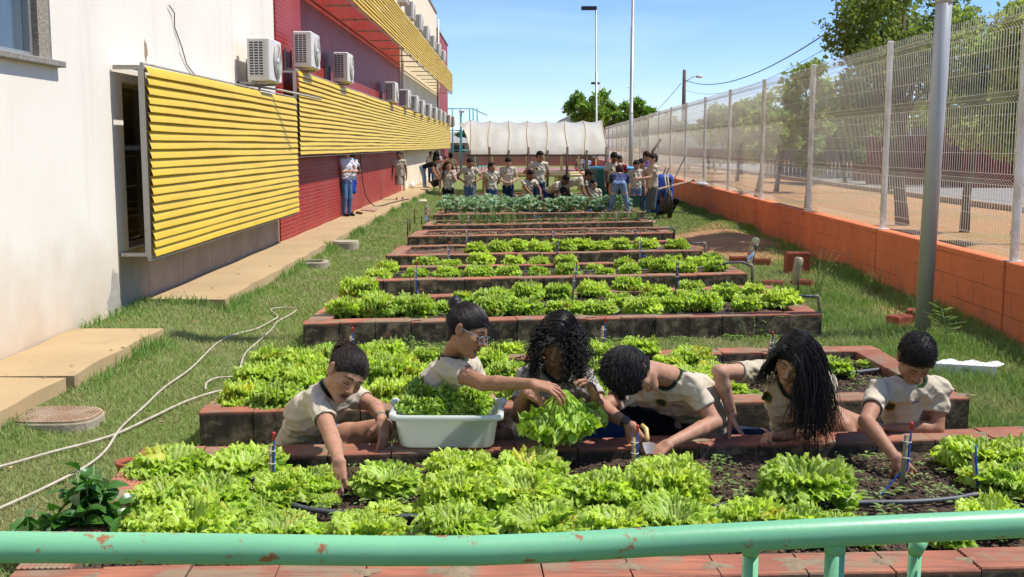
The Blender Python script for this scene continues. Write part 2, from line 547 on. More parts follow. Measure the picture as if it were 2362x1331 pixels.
# ================================================================ raised beds
BEDS = {  # front-left, front-right, back-right, back-left measured in the photo (top edge of the brick walls)
 1: [(-20, 1363), (2850, 1299), (2500, 981), (330, 1032)],
 2: [(458, 952), (2238, 916), (2010, 797), (603, 824)],
 3: [(698, 746), (1897, 724), (1772, 657), (772, 685)],
 4: [(821, 648), (1725, 631), (1660, 600), (867, 613)],
 5: [(892, 590), (1622, 577), (1576, 553), (921, 566)],
 6: [(941, 545), (1553, 537), (1527, 523), (966, 530)],
 7: [(976, 520), (1503, 511), (1476, 502), (993, 508)],
 8: [(1001, 495), (1486, 489), (1452, 478), (1016, 481)]}
BQ = {k: [G(x, y, .20) for x, y in v] for k, v in BEDS.items()}
def brick_row(mb, a, b, wd, h=.235, inward=1, holes=(True, True), seed=0, L0=.29):
    """one course of hollow bricks from a to b, width wd to the left of a->b times inward"""
    rnd = random.Random(seed)
    d = (b-a); Ln = d.length; d.normalize()
    nrm = Vector((-d.y, d.x, 0))*inward
    n = max(2, round(Ln/L0)); bl = Ln/n
    for i in range(n):
        l = bl-.006
        c = a+d*(bl*(i+.5))+nrm*(wd/2+rnd.uniform(-.004, .004))
        zt = .20+rnd.uniform(-.006, .004)
        ang = math.atan2(d.y, d.x)+rnd.uniform(-.008, .008)
        R = Matrix.Rotation(ang, 3, 'Z') @ Matrix.Rotation(rnd.uniform(-.008, .008), 3, 'Y')
        # body with ridged top: profile across the width
        nr = 9
        prof = []
        for j in range(nr*2+1):
            x = -wd/2+.004+(wd-.008)*j/(nr*2)
            prof.append((x, (0 if j % 2 == 0 else -.004)))
        chip = rnd.uniform(0, .02) if rnd.random() < .3 else .0
        vs = []
        for e_, ex in enumerate((-l/2, l/2)):
            vs.append((ex, -wd/2, -h)); vs.append((ex, -wd/2, -.024-chip)); vs.append((ex, -wd/2, -.006-chip*(e_ == 0)))
            for (x, z) in prof: vs.append((ex, x, z-chip*.4*(e_ == 0)))
            vs.append((ex, wd/2, -.006)); vs.append((ex, wd/2, -.05)); vs.append((ex, wd/2, -h))
        k = len(vs)//2
        fs = [(j, j+1, k+j+1, k+j) for j in range(k-1)]
        fs = [f[::-1] for f in fs]
        V = np.array(vs) @ np.array(R).T + np.array((c.x, c.y, zt))
        mb.add(V, fs)
        # end faces: hollow cells where exposed
        for e_, show in ((0, holes[0] and i == 0), (1, holes[1] and i == n-1)):
            base = e_*k
            if not show:
                mb.add(V[base:base+k], [tuple(range(k)) if e_ == 0 else tuple(range(k))[::-1]])
            else:
                ex = (-l/2, l/2)[e_]; s_ = (-1, 1)[e_]
                nx_, nz_ = 2, 3
                cw, ch = wd/nx_, .19/nz_
                for ix in range(nx_):
                    for iz in range(nz_):
                        y0, y1 = -wd/2+cw*ix, -wd/2+cw*(ix+1)
                        z1, z0 = -.004-ch*iz, -.004-ch*(iz+1)
                        t = .011
                        q = [(ex, y0, z0), (ex, y1, z0), (ex, y1, z1), (ex, y0, z1)]
                        p = [(ex, y0+t, z0+t), (ex, y1-t, z0+t), (ex, y1-t, z1-t), (ex, y0+t, z1-t)]
                        r = [(x-s_*.12, y, z) for x, y, z in p]
                        vv = np.array(q+p+r) @ np.array(R).T + np.array((c.x, c.y, zt))
                        ff = [(j, (j+1) % 4, 4+(j+1) % 4, 4+j) for j in range(4)]
                        mb.add(vv, [f if s_ > 0 else f[::-1] for f in ff], m=2)
                        gg = [(4+j, 4+(j+1) % 4, 8+(j+1) % 4, 8+j) for j in range(4)]+[(8, 9, 10, 11)]
                        mb.add(vv, gg, m=1)
        # mortar blobs at some joints
        if rnd.random() < .62:
            cc = c+d*(bl/2); r0 = rnd.uniform(.03, .07)
            def fn(u, v):
                a2 = u*2*math.pi; rr = v*r0*(1+.3*math.sin(a2*3+i)+.2*math.sin(a2*7))
                return (cc.x+math.cos(a2)*rr*1.4*d.x-math.sin(a2)*rr*.9*nrm.x, cc.y+math.cos(a2)*rr*1.4*d.y-math.sin(a2)*rr*.9*nrm.y if False else cc.y+math.cos(a2)*rr*1.4*d.y-math.sin(a2)*rr*.9*nrm.y, zt+.010*(1-v)**.5-.004)
            mb.grid(fn, 18, 4, m=3)
WD = .19
BED_LABEL = {1: 'nearest brick raised bed, filled with big lettuces before the seated students',
 2: 'brick raised bed directly behind the six seated students',
 3: 'brick raised bed with tall dark front wall, third from the railing, full of lettuces',
 4: 'brick raised bed with lettuces in two sparse rows, fourth from the railing',
 5: 'brick raised bed with bare left end and one lettuce row, fifth from the railing',
 6: 'brick raised bed of bare light brown soil, sixth from the railing',
 7: 'narrow brick raised bed growing spring onions in front of the kale bed',
 8: 'brick raised bed full of kale in front of the standing students'}
BEDS_OBJ = {}
def soil_fn(q, wd, zs, n, seed):
    fl, fr, br, bl = q
    def fn(u, v):
        p = fl.lerp(fr, u).lerp(bl.lerp(br, u), v)
        e = min(u, 1-u, v, 1-v)
        z = zs+.010*math.sin(p.x*9+seed)*math.sin(p.y*8)+.006*math.sin(p.x*23+p.y*17)+RNG.uniform(-.007, .007)
        return (p.x, p.y, z)
    return fn
for k, q in BQ.items():
    fl, fr, br, bl = q
    wd = WD if k < 7 else .14
    t = thing('raised_bed', BED_LABEL[k], 'raised bed', (fl.x, fl.y, 0), 'brick raised beds')
    BEDS_OBJ[k] = t
    h = .235
    mats = [M['brick'], M['hole'], M['brick_plain'], M['mortar']]
    dx = (fr-fl).normalized()
    for nm, a, b_, inw, hl in (('front', fl, fr, 1, (True, True)), ('back', bl, br, -1, (True, True)),
                           ('left', fl+(bl-fl).normalized()*(wd+.004), bl-(bl-fl).normalized()*(wd+.004), -1, (False, False)),
                           ('right', fr+(br-fr).normalized()*(wd+.004), br-(br-fr).normalized()*(wd+.004), 1, (False, False))):
        mb = MB()
        brick_row(mb, a.copy(), b_.copy(), wd, h, inw, hl, seed=k*10+len(nm), L0=.30)
        o = obj('brick_wall', mb, mats, t)
        # vertex colour 'side': 0 near the top edge (bare clay), 1 below (cement smear with painted shade)
        me = o.data
        co = np.zeros(len(me.vertices)*3, dtype=np.float32); me.vertices.foreach_get('co', co); co = co.reshape(-1, 3)
        s_ = np.clip((.190-co[:, 2])/.010, 0, 1)
        if nm in ('left', 'right'): s_ *= .55
        ca = np.stack([s_, s_, s_, np.ones_like(s_)], 1).astype(np.float32)
        me.color_attributes.new('side', 'FLOAT_COLOR', 'POINT').data.foreach_set('color', ca.ravel())
    mb = MB()
    inn = wd*.9
    qq = [fl+Vector((inn, inn, 0)), fr+Vector((-inn, inn, 0)), br+Vector((-inn, -inn, 0)), bl+Vector((inn, -inn, 0))]
    nn = 130 if k < 4 else 70
    mb.grid(soil_fn(qq, wd, {1: .135, 2: .14, 6: .165}.get(k, .15), nn, k), nn, max(24, nn//3))
    obj('soil', mb, M['soil'] if k in (1, 2, 3, 4) else (M['soil_red'] if k == 5 else M['soil_light']), t)
# an extra thin brick bed edge seen between the onion bed and the kale bed is part of bed 8's own walls
# ================================================================ school building
def add_splash(m, zlo, zhi, col, amt=.8, sc_=3):
    """earth splashed up the foot of the wall: a real stain with a ragged edge"""
    N, L, b = nodes(m)
    tc = N.new('ShaderNodeTexCoord'); sp = N.new('ShaderNodeSeparateXYZ'); L.new(tc.outputs['Object'], sp.inputs[0])
    nz = N.new('ShaderNodeTexNoise'); nz.inputs['Scale'].default_value = sc_; nz.inputs['Detail'].default_value = 8; L.new(tc.outputs['Object'], nz.inputs['Vector'])
    mul = N.new('ShaderNodeMath'); mul.operation = 'MULTIPLY_ADD'; mul.inputs[1].default_value = -1.0
    L.new(nz.outputs['Fac'], mul.inputs[0]); L.new(sp.outputs['Z'], mul.inputs[2])
    mr = N.new('ShaderNodeMapRange'); mr.inputs['From Min'].default_value = zhi-.5; mr.inputs['From Max'].default_value = zlo-.5
    mr.inputs['To Max'].default_value = amt
    L.new(mul.outputs[0], mr.inputs['Value'])
    old = b.inputs['Base Color'].links[0].from_socket
    mix = N.new('ShaderNodeMixRGB'); L.new(mr.outputs[0], mix.inputs['Fac']); L.new(old, mix.inputs['Color1']); mix.inputs['Color2'].default_value = rgb(col)
    L.new(mix.outputs[0], b.inputs['Base Color'])
M['stucco'] = material('white_textured_plaster', (.82, .765, .655), .95, (.77, .71, .60), .9, .35, .7, 8, bump=.55, bscale=150, bdist=.006, dirt=(.66, .57, .44), dscale=.9, dlo=.62, dhi=.85)
add_splash(M['stucco'], 0.1, 1.0, (.55, .40, .24), .75, 2.2)
def add_streaks(m, col, amt=.5, sx=5, lo=.55, hi=.8):
    N, L, b = nodes(m)
    tc = N.new('ShaderNodeTexCoord'); mp = N.new('ShaderNodeMapping'); mp.inputs['Scale'].default_value = (sx, sx, .25)
    L.new(tc.outputs['Object'], mp.inputs['Vector'])
    nz = N.new('ShaderNodeTexNoise'); nz.inputs['Scale'].default_value = 1; nz.inputs['Detail'].default_value = 9; nz.inputs['Roughness'].default_value = .65; L.new(mp.outputs[0], nz.inputs['Vector'])
    mr = N.new('ShaderNodeMapRange'); mr.inputs['From Min'].default_value = lo; mr.inputs['From Max'].default_value = hi; mr.inputs['To Max'].default_value = amt
    L.new(nz.outputs['Fac'], mr.inputs['Value'])
    old = b.inputs['Base Color'].links[0].from_socket
    mix = N.new('ShaderNodeMixRGB'); L.new(mr.outputs[0], mix.inputs['Fac']); L.new(old, mix.inputs['Color1']); mix.inputs['Color2'].default_value = rgb(col)
    L.new(mix.outputs[0], b.inputs['Base Color'])
add_streaks(M['stucco'], (.60, .52, .42), .55, 4)
M['cream'] = material('cream_plaster', (.76, .67, .50), .95, (.72, .62, .46), 1.5, bump=.3, bscale=90)
def tile_mat():
    m = material('red_mosaic_tile', (.36, .03, .028), .5, spec=.22)
    N, L, b = nodes(m)
    tc = N.new('ShaderNodeTexCoord'); sp = N.new('ShaderNodeSeparateXYZ'); cb = N.new('ShaderNodeCombineXYZ')
    L.new(tc.outputs['Object'], sp.inputs[0]); L.new(sp.outputs['Y'], cb.inputs['X']); L.new(sp.outputs['Z'], cb.inputs['Y'])
    br = N.new('ShaderNodeTexBrick')
    br.inputs['Scale'].default_value = 1.0
    br.inputs['Brick Width'].default_value = .24; br.inputs['Row Height'].default_value = .066
    br.inputs['Mortar Size'].default_value = .0045; br.inputs['Mortar Smooth'].default_value = .2
    br.inputs['Color1'].default_value = (.36, .020, .018, 1); br.inputs['Color2'].default_value = (.29, .016, .015, 1); br.inputs['Mortar'].default_value = (.33, .16, .13, 1)
    L.new(cb.outputs[0], br.inputs['Vector'])
    nz = N.new('ShaderNodeTexNoise'); nz.inputs['Scale'].default_value = .8; nz.inputs['Detail'].default_value = 6
    L.new(tc.outputs['Object'], nz.inputs['Vector'])
    mr = N.new('ShaderNodeMapRange'); mr.inputs['From Min'].default_value = .45; mr.inputs['From Max'].default_value = .8; mr.inputs['To Max'].default_value = .5
    L.new(nz.outputs['Fac'], mr.inputs['Value'])
    mix = N.new('ShaderNodeMixRGB'); L.new(mr.outputs[0], mix.inputs['Fac']); L.new(br.outputs['Color'], mix.inputs['Color1']); mix.inputs['Color2'].default_value = (.36, .11, .09, 1)
    L.new(mix.outputs[0], b.inputs['Base Color'])
    bp = N.new('ShaderNodeBump'); bp.inputs['Strength'].default_value = .5; bp.inputs['Distance'].default_value = .004; bp.invert = True
    L.new(br.outputs['Fac'], bp.inputs['Height']); L.new(bp.outputs[0], b.inputs['Normal'])
    return m
M['tile'] = tile_mat()
M['glass_dark'] = material('dark_window_glass', (.012, .016, .020), .06, (.03, .035, .04), 2, spec=.8)
M['glass_blue'] = material('dusty_window_glass', (.05, .085, .115), .12, (.10, .13, .15), 1.2, spec=.7, dirt=(.22, .22, .20), dscale=3, dlo=.6, dhi=.9)
M['alu'] = material('aluminium_frame', (.42, .42, .40), .4, metal=.6)
M['steel_white'] = material('painted_steel_frame', (.46, .42, .35), .6, (.30, .20, .12), 9, .58, .75)
M['stone_sill'] = material('granite_sill', (.30, .27, .23), .7, (.20, .18, .15), 30)
M['rough_reveal'] = material('rough_render_reveal', (.36, .31, .24), .95, (.22, .19, .15), 45, bump=1, bscale=60)
M['yellow'] = material('yellow_painted_metal', (.72, .485, .012), .45, (.66, .435, .010), 1.5, dirt=(.45, .30, .06), dscale=5, dlo=.68, dhi=.85)
add_streaks(M['yellow'], (.50, .36, .08), .45, 9, .5, .8)
bt = thing('school_building', 'long white and dark red school building on the left with yellow louvred window screens', 'building', B(30, 0, 0))
def wallseg(u0, u1, z0, z1, mat, name='wall', v1=0.0, th=.25):
    mb = MB(); bbox_b(mb, u0, u1, v1-th, v1, z0, z1); return obj(name, mb, mat, bt)
# ground-floor white part with two window openings
W1 = (10.42, 16.6, .68, 2.24)     # behind the near louvred screen
W0 = (2.0, 8.86, 2.31, 4.3)       # upper left window
mb = MB()
bbox_b(mb, -3, W0[0], -.25, 0, -.3, 9.5)
bbox_b(mb, W0[0], W0[1], -.25, 0, -.3, W0[2])
bbox_b(mb, W0[0], W0[1], -.25, 0, W0[3], 9.5)
bbox_b(mb, W0[1], W1[0], -.25, 0, -.3, 9.5)
bbox_b(mb, W1[0], W1[1], -.25, 0, -.3, W1[2])
bbox_b(mb, W1[0], W1[1], -.25, 0, W1[3], 9.5)
bbox_b(mb, W1[1], 17.3, -.25, 0, -.3, 9.5)
obj('wall', mb, M['stucco'], bt)
wallseg(17.303, 37, -.3, 5.25, M['tile'], 'tiled_wall', .03, .28)
wallseg(17.303, 20, 5.254, 9.3, M['tile'], 'tiled_wall', .03, .28)
wallseg(37.003, 56.3, -.3, 8.15, M['cream'], 'wall')
wallseg(20.003, 37, 5.254, 8.15, M['cream'], 'wall')
wallseg(56.303, 65.6, -.3, 7.4, M['tile'], 'tiled_wall', .04, .29)
mb = MB(); bbox_b(mb, 20.0, 56.3, -.30, .05, 8.153, 8.23); bbox_b(mb, 56.303, 65.7, -.30, .09, 7.403, 7.48); obj('parapet_cap', mb, M['stone_sill'], bt)
mb = MB(); bbox_b(mb, -3, 65.6, -12, -.26, -.3, 7.3); obj('building_body', mb, M['cream'], bt)
mb = MB()
M['downpipe'] = material('cream_downpipe', (.70, .62, .50), .6)
for uu in (37.0, 56.25):
    mb = MB(); mb.tube([B(uu+.12, .09, .1), B(uu+.12, .09, 7.9)], .05, 8); obj('downpipe', mb, M['downpipe'], bt)
# window behind the near screen
wo = MB(); bbox_b(wo, W1[0], W1[1], -.16, -.14, W1[2], W1[3])
win = obj('window', wo, M['glass_dark'], bt)
for k in range(7):
    mb = MB(); uu = W1[0]+.02+(W1[1]-W1[0]-.06)*k/6
    bbox_b(mb, uu, uu+.035, -.135, -.10, W1[2]+.042, W1[3]-.042); obj('mullion', mb, M['alu'], win)
for za, zb_ in ((W1[2], W1[2]+.04), (W1[3]-.04, W1[3])):
    mb = MB(); bbox_b(mb, W1[0], W1[1], -.136, -.09, za, zb_); obj('frame', mb, M['alu'], win)
wo = MB(); bbox_b(wo, W0[0], W0[1]-.2, -.13, -.11, W0[2], W0[3])
win = obj('window', wo, M['glass_blue'], bt)
for uu in (4.0, 6.2, 7.72, 8.60):
    mb = MB(); bbox_b(mb, uu, uu+.045, -.108, -.06, W0[2]+.052, W0[3]); obj('mullion', mb, M['alu'], win)
mb = MB(); bbox_b(mb, W0[0], 8.645, -.1085, -.062, W0[2]+.005, W0[2]+.05)
obj('frame', mb, M['alu'], win)
mb = MB(); bbox_b(mb, W0[0], W0[1]+.10, -.02, .07, W0[2]-.045, W0[2]+.004, bev=.006); obj('sill', mb, M['stone_sill'], win)
mb = MB(); bbox_b(mb, 8.648, 8.858, -.2, -.012, W0[2]+.005, W0[3]); obj('window_reveal', mb, M['rough_reveal'], win)
# bits on the wall: hole in the plaster, loose cable, patch of grey cement
def blob(mb, c, ru, rz, th=.006, seed=0, n=22, zb=None):
    rnd = random.Random(seed); ph = [rnd.uniform(0, 6) for _ in range(3)]
    def fn(u, v):
        a = u*2*math.pi; r = v*(1+.16*math.sin(3*a+ph[0])+.12*math.sin(5*a+ph[1])+.07*math.sin(9*a+ph[2]))
        return B(c[0]+math.cos(a)*ru*r, .001+th*(1-v**3), c[1]+math.sin(a)*rz*r)
    mb.grid(fn, n, 5)
def BU(px, py, v=0.0):
    """photo point -> (u, z) on the wall plane offset v"""
    d = ray(px, py); o = B(0, v, 0); n = BN
    t = ((o-Vector((0, 0, CAMZ))).dot(n))/d.dot(n)
    p = Vector((0, 0, CAMZ))+d*t
    return ((p-o).dot(BD), p.z)
mb = MB(); c = BU(336, 117); blob(mb, c, .05, .10, .004, 3)
obj('plaster_hole', mb, material('exposed_plaster', (.38, .28, .17), .95, (.22, .15, .09), 30, bump=.8), bt)
mb = MB(); c = BU(262, 692); blob(mb, (c[0]+.05, c[1]), .17, .24, .008, 5)
obj('cement_patch', mb, material('grey_cement_patch', (.40, .37, .31), .95, (.34, .30, .25), 14, bump=.4), bt)
mb = MB(); c = BU(264, 726); blob(mb, (c[0]+.03, c[1]), .07, .08, .010, 9)
obj('plaster_hole', mb, material('broken_plaster_hole', (.06, .045, .03), .95), bt)
mb = MB()
pts = [BU(*p) for p in ((386, 12), (396, 30), (400, 62), (412, 98), (414, 112), (428, 150), (446, 172), (468, 180))]
mb.tube([B(u, .02+.01*math.sin(i*2), z) for i, (u, z) in enumerate(pts)], .006, 6)
obj('loose_cable', mb, material('black_cable', (.05, .045, .04), .6), bt)
# low skirting of tile-like render below the near screen
mb = MB(); bbox_b(mb, 10.12, 17.25, .0, .012, -.25, .66); obj('wall_skirting', mb, material('beige_skirting', (.40, .32, .23), .9, (.32, .25, .17), 2.5, bump=.3), bt)
for k in range(6):
    mb = MB(); bbox_b(mb, 10.0+k*1.2+.9, 10.0+k*1.2+.908, .010, .0140, -.2, .655); obj('skirting_joint', mb, M['rough_reveal'], bt)

# louvred screens ------------------------------------------------
def louvre(u0, u1, v, z0, z1, n, label, br_every=2.4, tilt=.85, seed=0, seg=1.0, wallv=0.02):
    rnd = random.Random(seed)
    t = thing('louvre_screen', label, 'louvre screen', B(u0, v, z0), 'yellow louvred window screens')
    pitch = (z1-z0)/n
    mb = MB()
    ns = max(2, int((u1-u0)/seg))
    ph = [rnd.uniform(0, 6) for _ in range(n)]
    for i in range(n):
        zt = z1-pitch*i
        off = rnd.uniform(-.006, .006)
        # lapped sheet: face leaning out to a lower lip, then a return under the lip
        prof = [(-.014, .004), (-.001, -pitch*.20), (.010, -pitch*.50), (.018, -pitch*.84), (.020, -pitch*.97), (.016, -pitch*1.02)]
        prof.append((-.014, -pitch*.99))
        rows = []
        for j in range(ns*2+1):
            u = u0+(u1-u0)*j/(ns*2)
            wv = .0035*math.sin(u*1.1+ph[i])+.0018*math.sin(u*2.6+ph[i]*2)
            rows.append([B(u, v+a+wv*.6, zt+b_+wv+off) for a, b_ in prof])
        k = len(prof)
        vs = [tuple(p) for r in rows for p in r]
        fs = [(r*k+j, r*k+j+1, (r+1)*k+j+1, (r+1)*k+j) for r in range(len(rows)-1) for j in range(k-1)]
        mb.add(vs, [f[::-1] for f in fs], False)
    obj('slats', mb, M['yellow'], t)
    mb = MB()
    un = max(2, round((u1-u0)/br_every))
    for i in range(un+1):
        u = u0+(u1-u0)*i/un
        u = clamp(u, u0+.02, u1-.02)
        bbox_b(mb, u-.018, u+.018, v-.062, v-.026, z0-.02, z1+.02)
    obj('frame', mb, M['steel_white'], t)
    for i in range(un+1):
        mb = MB()
        u = clamp(u0+(u1-u0)*i/un, u0+.02, u1-.02)
        bbox_b(mb, u-.014, u+.014, v-.082, v-.0635, z0, z1)
        for z in (z0+.02, z1-.01):
            bbox_b(mb, u-.018, u+.018, wallv+.002, v-.0635, z-.016, z+.016)
        obj('bracket', mb, M['steel_white'], t)
    mb = MB(); bbox_b(mb, u0, u1, v-.06, v-.03, z1+.021, z1+.035); bbox_b(mb, u0, u1, v-.06, v-.03, z0-.04, z0-.022)
    obj('rail', mb, M['steel_white'], t)
    if seed == 1:
        mb = MB(); bbox_b(mb, u0-.01, u1, wallv+.012, v-.075, z1+.004, z1+.012); obj('top_plate', mb, M['steel_white'], t)
    return t
louvre(10.13, 17.2, .33, .63, 2.36, 21, 'yellow louvred screen nearest the camera, over the ground floor window of the white wall', 2.5, seed=1)
louvre(17.42, 62.5, .33, 1.50, 2.80, 17, 'long yellow louvred screen at head height along the red tiled wall', 3.2, seed=2, wallv=.05)
louvre(19.4, 57.5, .72, 4.30, 5.30, 13, 'yellow louvred screen high up over the first floor windows', 2.4, seed=3, wallv=.05)
# dark window band behind the long screens
mb = MB(); bbox_b(mb, 17.8, 36.6, .031, .040, 1.75, 2.6); bbox_b(mb, 37.5, 56, .001, .012, 1.75, 2.6)
obj('window_band', mb, M['glass_dark'], bt)

# air conditioners ------------------------------------------------
M['ac'] = material('white_ac_casing', (.72, .69, .62), .45, (.66, .62, .54), 6, dirt=(.45, .36, .26), dscale=7, dlo=.66, dhi=.85)
M['ac_dark'] = material('ac_fin_dark', (.07, .065, .06), .7)
M['fan_grey'] = material('ac_fan_grey', (.40, .39, .36), .6)
def ac_proto():
    t = thing('air_conditioner', '', 'air conditioner', (0, 0, 0), 'outdoor air conditioner units on the school wall')
    # local frame: x out from wall 0..; y along wall; z up.
    D_, W_, H_ = .30, .76, .56
    x0 = .16
    mb = MB(); mb.box((x0+D_/2, 0, H_/2), (D_, W_, H_), None, bev=.015)
    obj('casing', mb, M['ac'], t)
    mb = MB()   # side grille facing the camera: dark openings and bars
    mb.box((x0+D_*.42, -W_/2-.002, H_*.52), (D_*.62, .012, H_*.80), m=1)
    for i in range(14):
        mb.box((x0+D_*.42, -W_/2-.011, H_*.13+H_*.78*i/13), (D_*.62, .010, .010))
    for i in range(4):
        mb.box((x0+D_*.11+D_*.62*i/3, -W_/2-.013, H_*.52), (.010, .010, H_*.8))
    obj('side_grille', mb, [M['ac'], M['ac_dark']], t)
    mb = MB()   # fan with rings
    R90 = Matrix.Rotation(math.pi/2, 3, 'Y')
    mb.lathe([(.225, 0), (.235, .008), (.235, .012)], (x0+D_+.001, .08, H_/2), 28, rot=R90, m=2)
    for r in (.06, .09, .12, .15, .18, .21, .235):
        ring = [(x0+D_+.018, .08+math.cos(a)*r, H_/2+math.sin(a)*r) for a in [i*math.pi/12 for i in range(25)]]
        mb.tube(ring, .0035, 4, cap=False)
    for i in range(8):
        a = i*math.pi/4
        mb.tube([(x0+D_+.019, .08, H_/2), (x0+D_+.019, .08+.235*math.cos(a), H_/2+.235*math.sin(a))], .004, 4)
    mb.lathe([(.045, 0), (.045, .02)], (x0+D_+.004, .08, H_/2), 14, rot=R90)
    obj('fan_grille', mb, [M['ac'], M['ac_dark'], M['fan_grey']], t)
    for sy in (-.26, .26):
        mb = MB(); mb.box((.20, sy, -.022), (.42, .035, .035)); mb.box((.012, sy, .15), (.024, .035, .36))
        obj('bracket', mb, M['steel_white'], t)
    mb = MB()
    mb.tube([(x0+.05, .3, .06), (x0+.02, .36, -.04), (x0-.06, .38, -.10), (.02, .36, -.06)], .014, 6)
    obj('hose', mb, M['ac_dark'], t)
    return t
def copy_tree(o, parent=None):
    c = o.copy(); C.objects.link(c)
    if parent is not None: c.parent = parent
    for ch in [x for x in o.children]: copy_tree(ch, c)
    return c
ORD = ['first', 'second', 'third', 'fourth', 'fifth', 'sixth', 'seventh', 'eighth', 'ninth', 'tenth', 'eleventh', 'twelfth', 'thirteenth', 'fourteenth', 'fifteenth', 'sixteenth', 'seventeenth', 'eighteenth', 'nineteenth', 'twentieth', 'twenty-first', 'twenty-second', 'twenty-third', 'twenty-fourth', 'twenty-fifth', 'twenty-sixth', 'twenty-seventh', 'twenty-eighth', 'twenty-ninth', 'thirtieth']
lower = [(570, 97, 186), (671, 55, 155), (763, 110, 188), (884, 183, 236), (917, 198, 248), (941, 215, 258), (957, 226, 266), (975, 236, 272), (990, 243, 277), (1002, 250, 280), (1012, 255, 284), (1023, 262, 289), (1033, 268, 291)]
upper = [(915, -42, 5), (932, 0, 42), (953, 28, 68), (970, 54, 92), (986, 79, 112), (999, 97, 128), (1011, 114, 142)]
ACs = []
for row, lst in (('lower', lower), ('upper', upper)):
    for i, (px, yt, yb) in enumerate(lst):
        u, z = BU(px+1, yb, .16)
        ht = .56*FPX/max(u, 1)
        z0 = z
        ACs.append((row, i, u+.38, z0, u))
lab_low = ['outdoor unit alone on the white plaster wall above the near yellow screen', 'large looking outdoor unit at the near edge of the red tiled wall', 'outdoor unit second from the near edge of the red tiled wall']
aproto = ac_proto()
first = True
for row, i, uc, z0, u in ACs:
    t = aproto if first else copy_tree(aproto)
    first = False
    v = 0.0 if (u < 17.3 or u > 37 or row == 'upper') else .03
    if u > 56.3: v = .04
    t.location = B(uc, v, z0); t.rotation_euler = (0, 0, math.atan2(-BD.x, BD.y))
    if row == 'lower' and i < 3: t['label'] = lab_low[i]
    elif row == 'lower': t['label'] = 'small outdoor air conditioner above the long yellow screen, %s unit of the lower row' % ORD[i]
    else: t['label'] = 'outdoor air conditioner on the upper floor, %s from the near end of the top row' % ORD[i]
# drain pipe sticking out below the first unit
mb = MB(); u, z = BU(590, 194, .2)
mb.tube([B(u-.1, .14, z-.02), B(u+.5, .45, z-.06), B(u+1.6, .80, z-.13)], .016, 7)
tag(obj('drain_pipe', mb, material('grey_pvc', (.42, .38, .32), .6), loc=B(u, .1, z)), 'thin grey drain pipe sticking out below the air conditioner on the white wall', 'pipe')

# ================================================================ orange wall and wire fence
def orange_mat():
    m = material('orange_painted_blocks', (.72, .20, .075), .85, (.63, .165, .06), 1.8, bump=.5, bscale=85, bdist=.01, dirt=(.46, .14, .08), dscale=2.2, dlo=.58, dhi=.8)
    add_splash(m, -.05, .28, (.36, .17, .09), .7, 5)
    N, L, b = nodes(m)
    tc = N.new('ShaderNodeTexCoord'); sp = N.new('ShaderNodeSeparateXYZ'); cb = N.new('ShaderNodeCombineXYZ')
    L.new(tc.outputs['Object'], sp.inputs[0]); L.new(sp.outputs['Y'], cb.inputs['X']); L.new(sp.outputs['Z'], cb.inputs['Y'])
    nz = N.new('ShaderNodeTexNoise'); nz.inputs['Scale'].default_value = 14; L.new(tc.outputs['Object'], nz.inputs['Vector'])
    ad = N.new('ShaderNodeVectorMath'); ad.operation = 'MULTIPLY_ADD'; L.new(nz.outputs['Color'], ad.inputs[0]); ad.inputs[1].default_value = (.014, .014, .014); L.new(cb.outputs[0], ad.inputs[2])
    br = N.new('ShaderNodeTexBrick'); br.inputs['Scale'].default_value = 1; br.inputs['Brick Width'].default_value = .41; br.inputs['Row Height'].default_value = .205
    br.inputs['Mortar Size'].default_value = .004; br.inputs['Mortar Smooth'].default_value = .3
    L.new(ad.outputs[0], br.inputs['Vector'])
    n2 = N.new('ShaderNodeTexNoise'); n2.inputs['Scale'].default_value = 1.6; L.new(tc.outputs['Object'], n2.inputs['Vector'])
    r2 = N.new('ShaderNodeMapRange'); r2.inputs['From Min'].default_value = .42; r2.inputs['From Max'].default_value = .6; L.new(n2.outputs['Fac'], r2.inputs['Value'])
    fm = N.new('ShaderNodeMath'); fm.operation = 'MULTIPLY'; L.new(br.outputs['Fac'], fm.inputs[0]); L.new(r2.outputs[0], fm.inputs[1])
    old = b.inputs['Base Color'].links[0].from_socket
    mix = N.new('ShaderNodeMixRGB'); L.new(fm.outputs[0], mix.inputs['Fac']); L.new(old, mix.inputs['Color1']); mix.inputs['Color2'].default_value = (.26, .05, .02, 1)
    L.new(mix.outputs[0], b.inputs['Base Color'])
    bp = N.new('ShaderNodeBump'); bp.inputs['Strength'].default_value = .8; bp.inputs['Distance'].default_value = .012; bp.invert = True
    L.new(fm.outputs[0], bp.inputs['Height'])
    ob = b.inputs['Normal'].links[0].from_socket; L.new(ob, bp.inputs['Normal']); L.new(bp.outputs[0], b.inputs['Normal'])
    return m
M['orange'] = orange_mat()
M['fence_white'] = material('white_fence_paint', (.82, .80, .74), .5, (.58, .54, .46), 3)
M['wire'] = material('cream_coated_wire', (.82, .77, .64), .5)
WT = .66; SP = 3.72; Y0 = 9.5; NP = 24
wt = thing('orange_wall', 'low orange painted block wall under the white wire fence', 'wall', (FX(20), 20, 0))
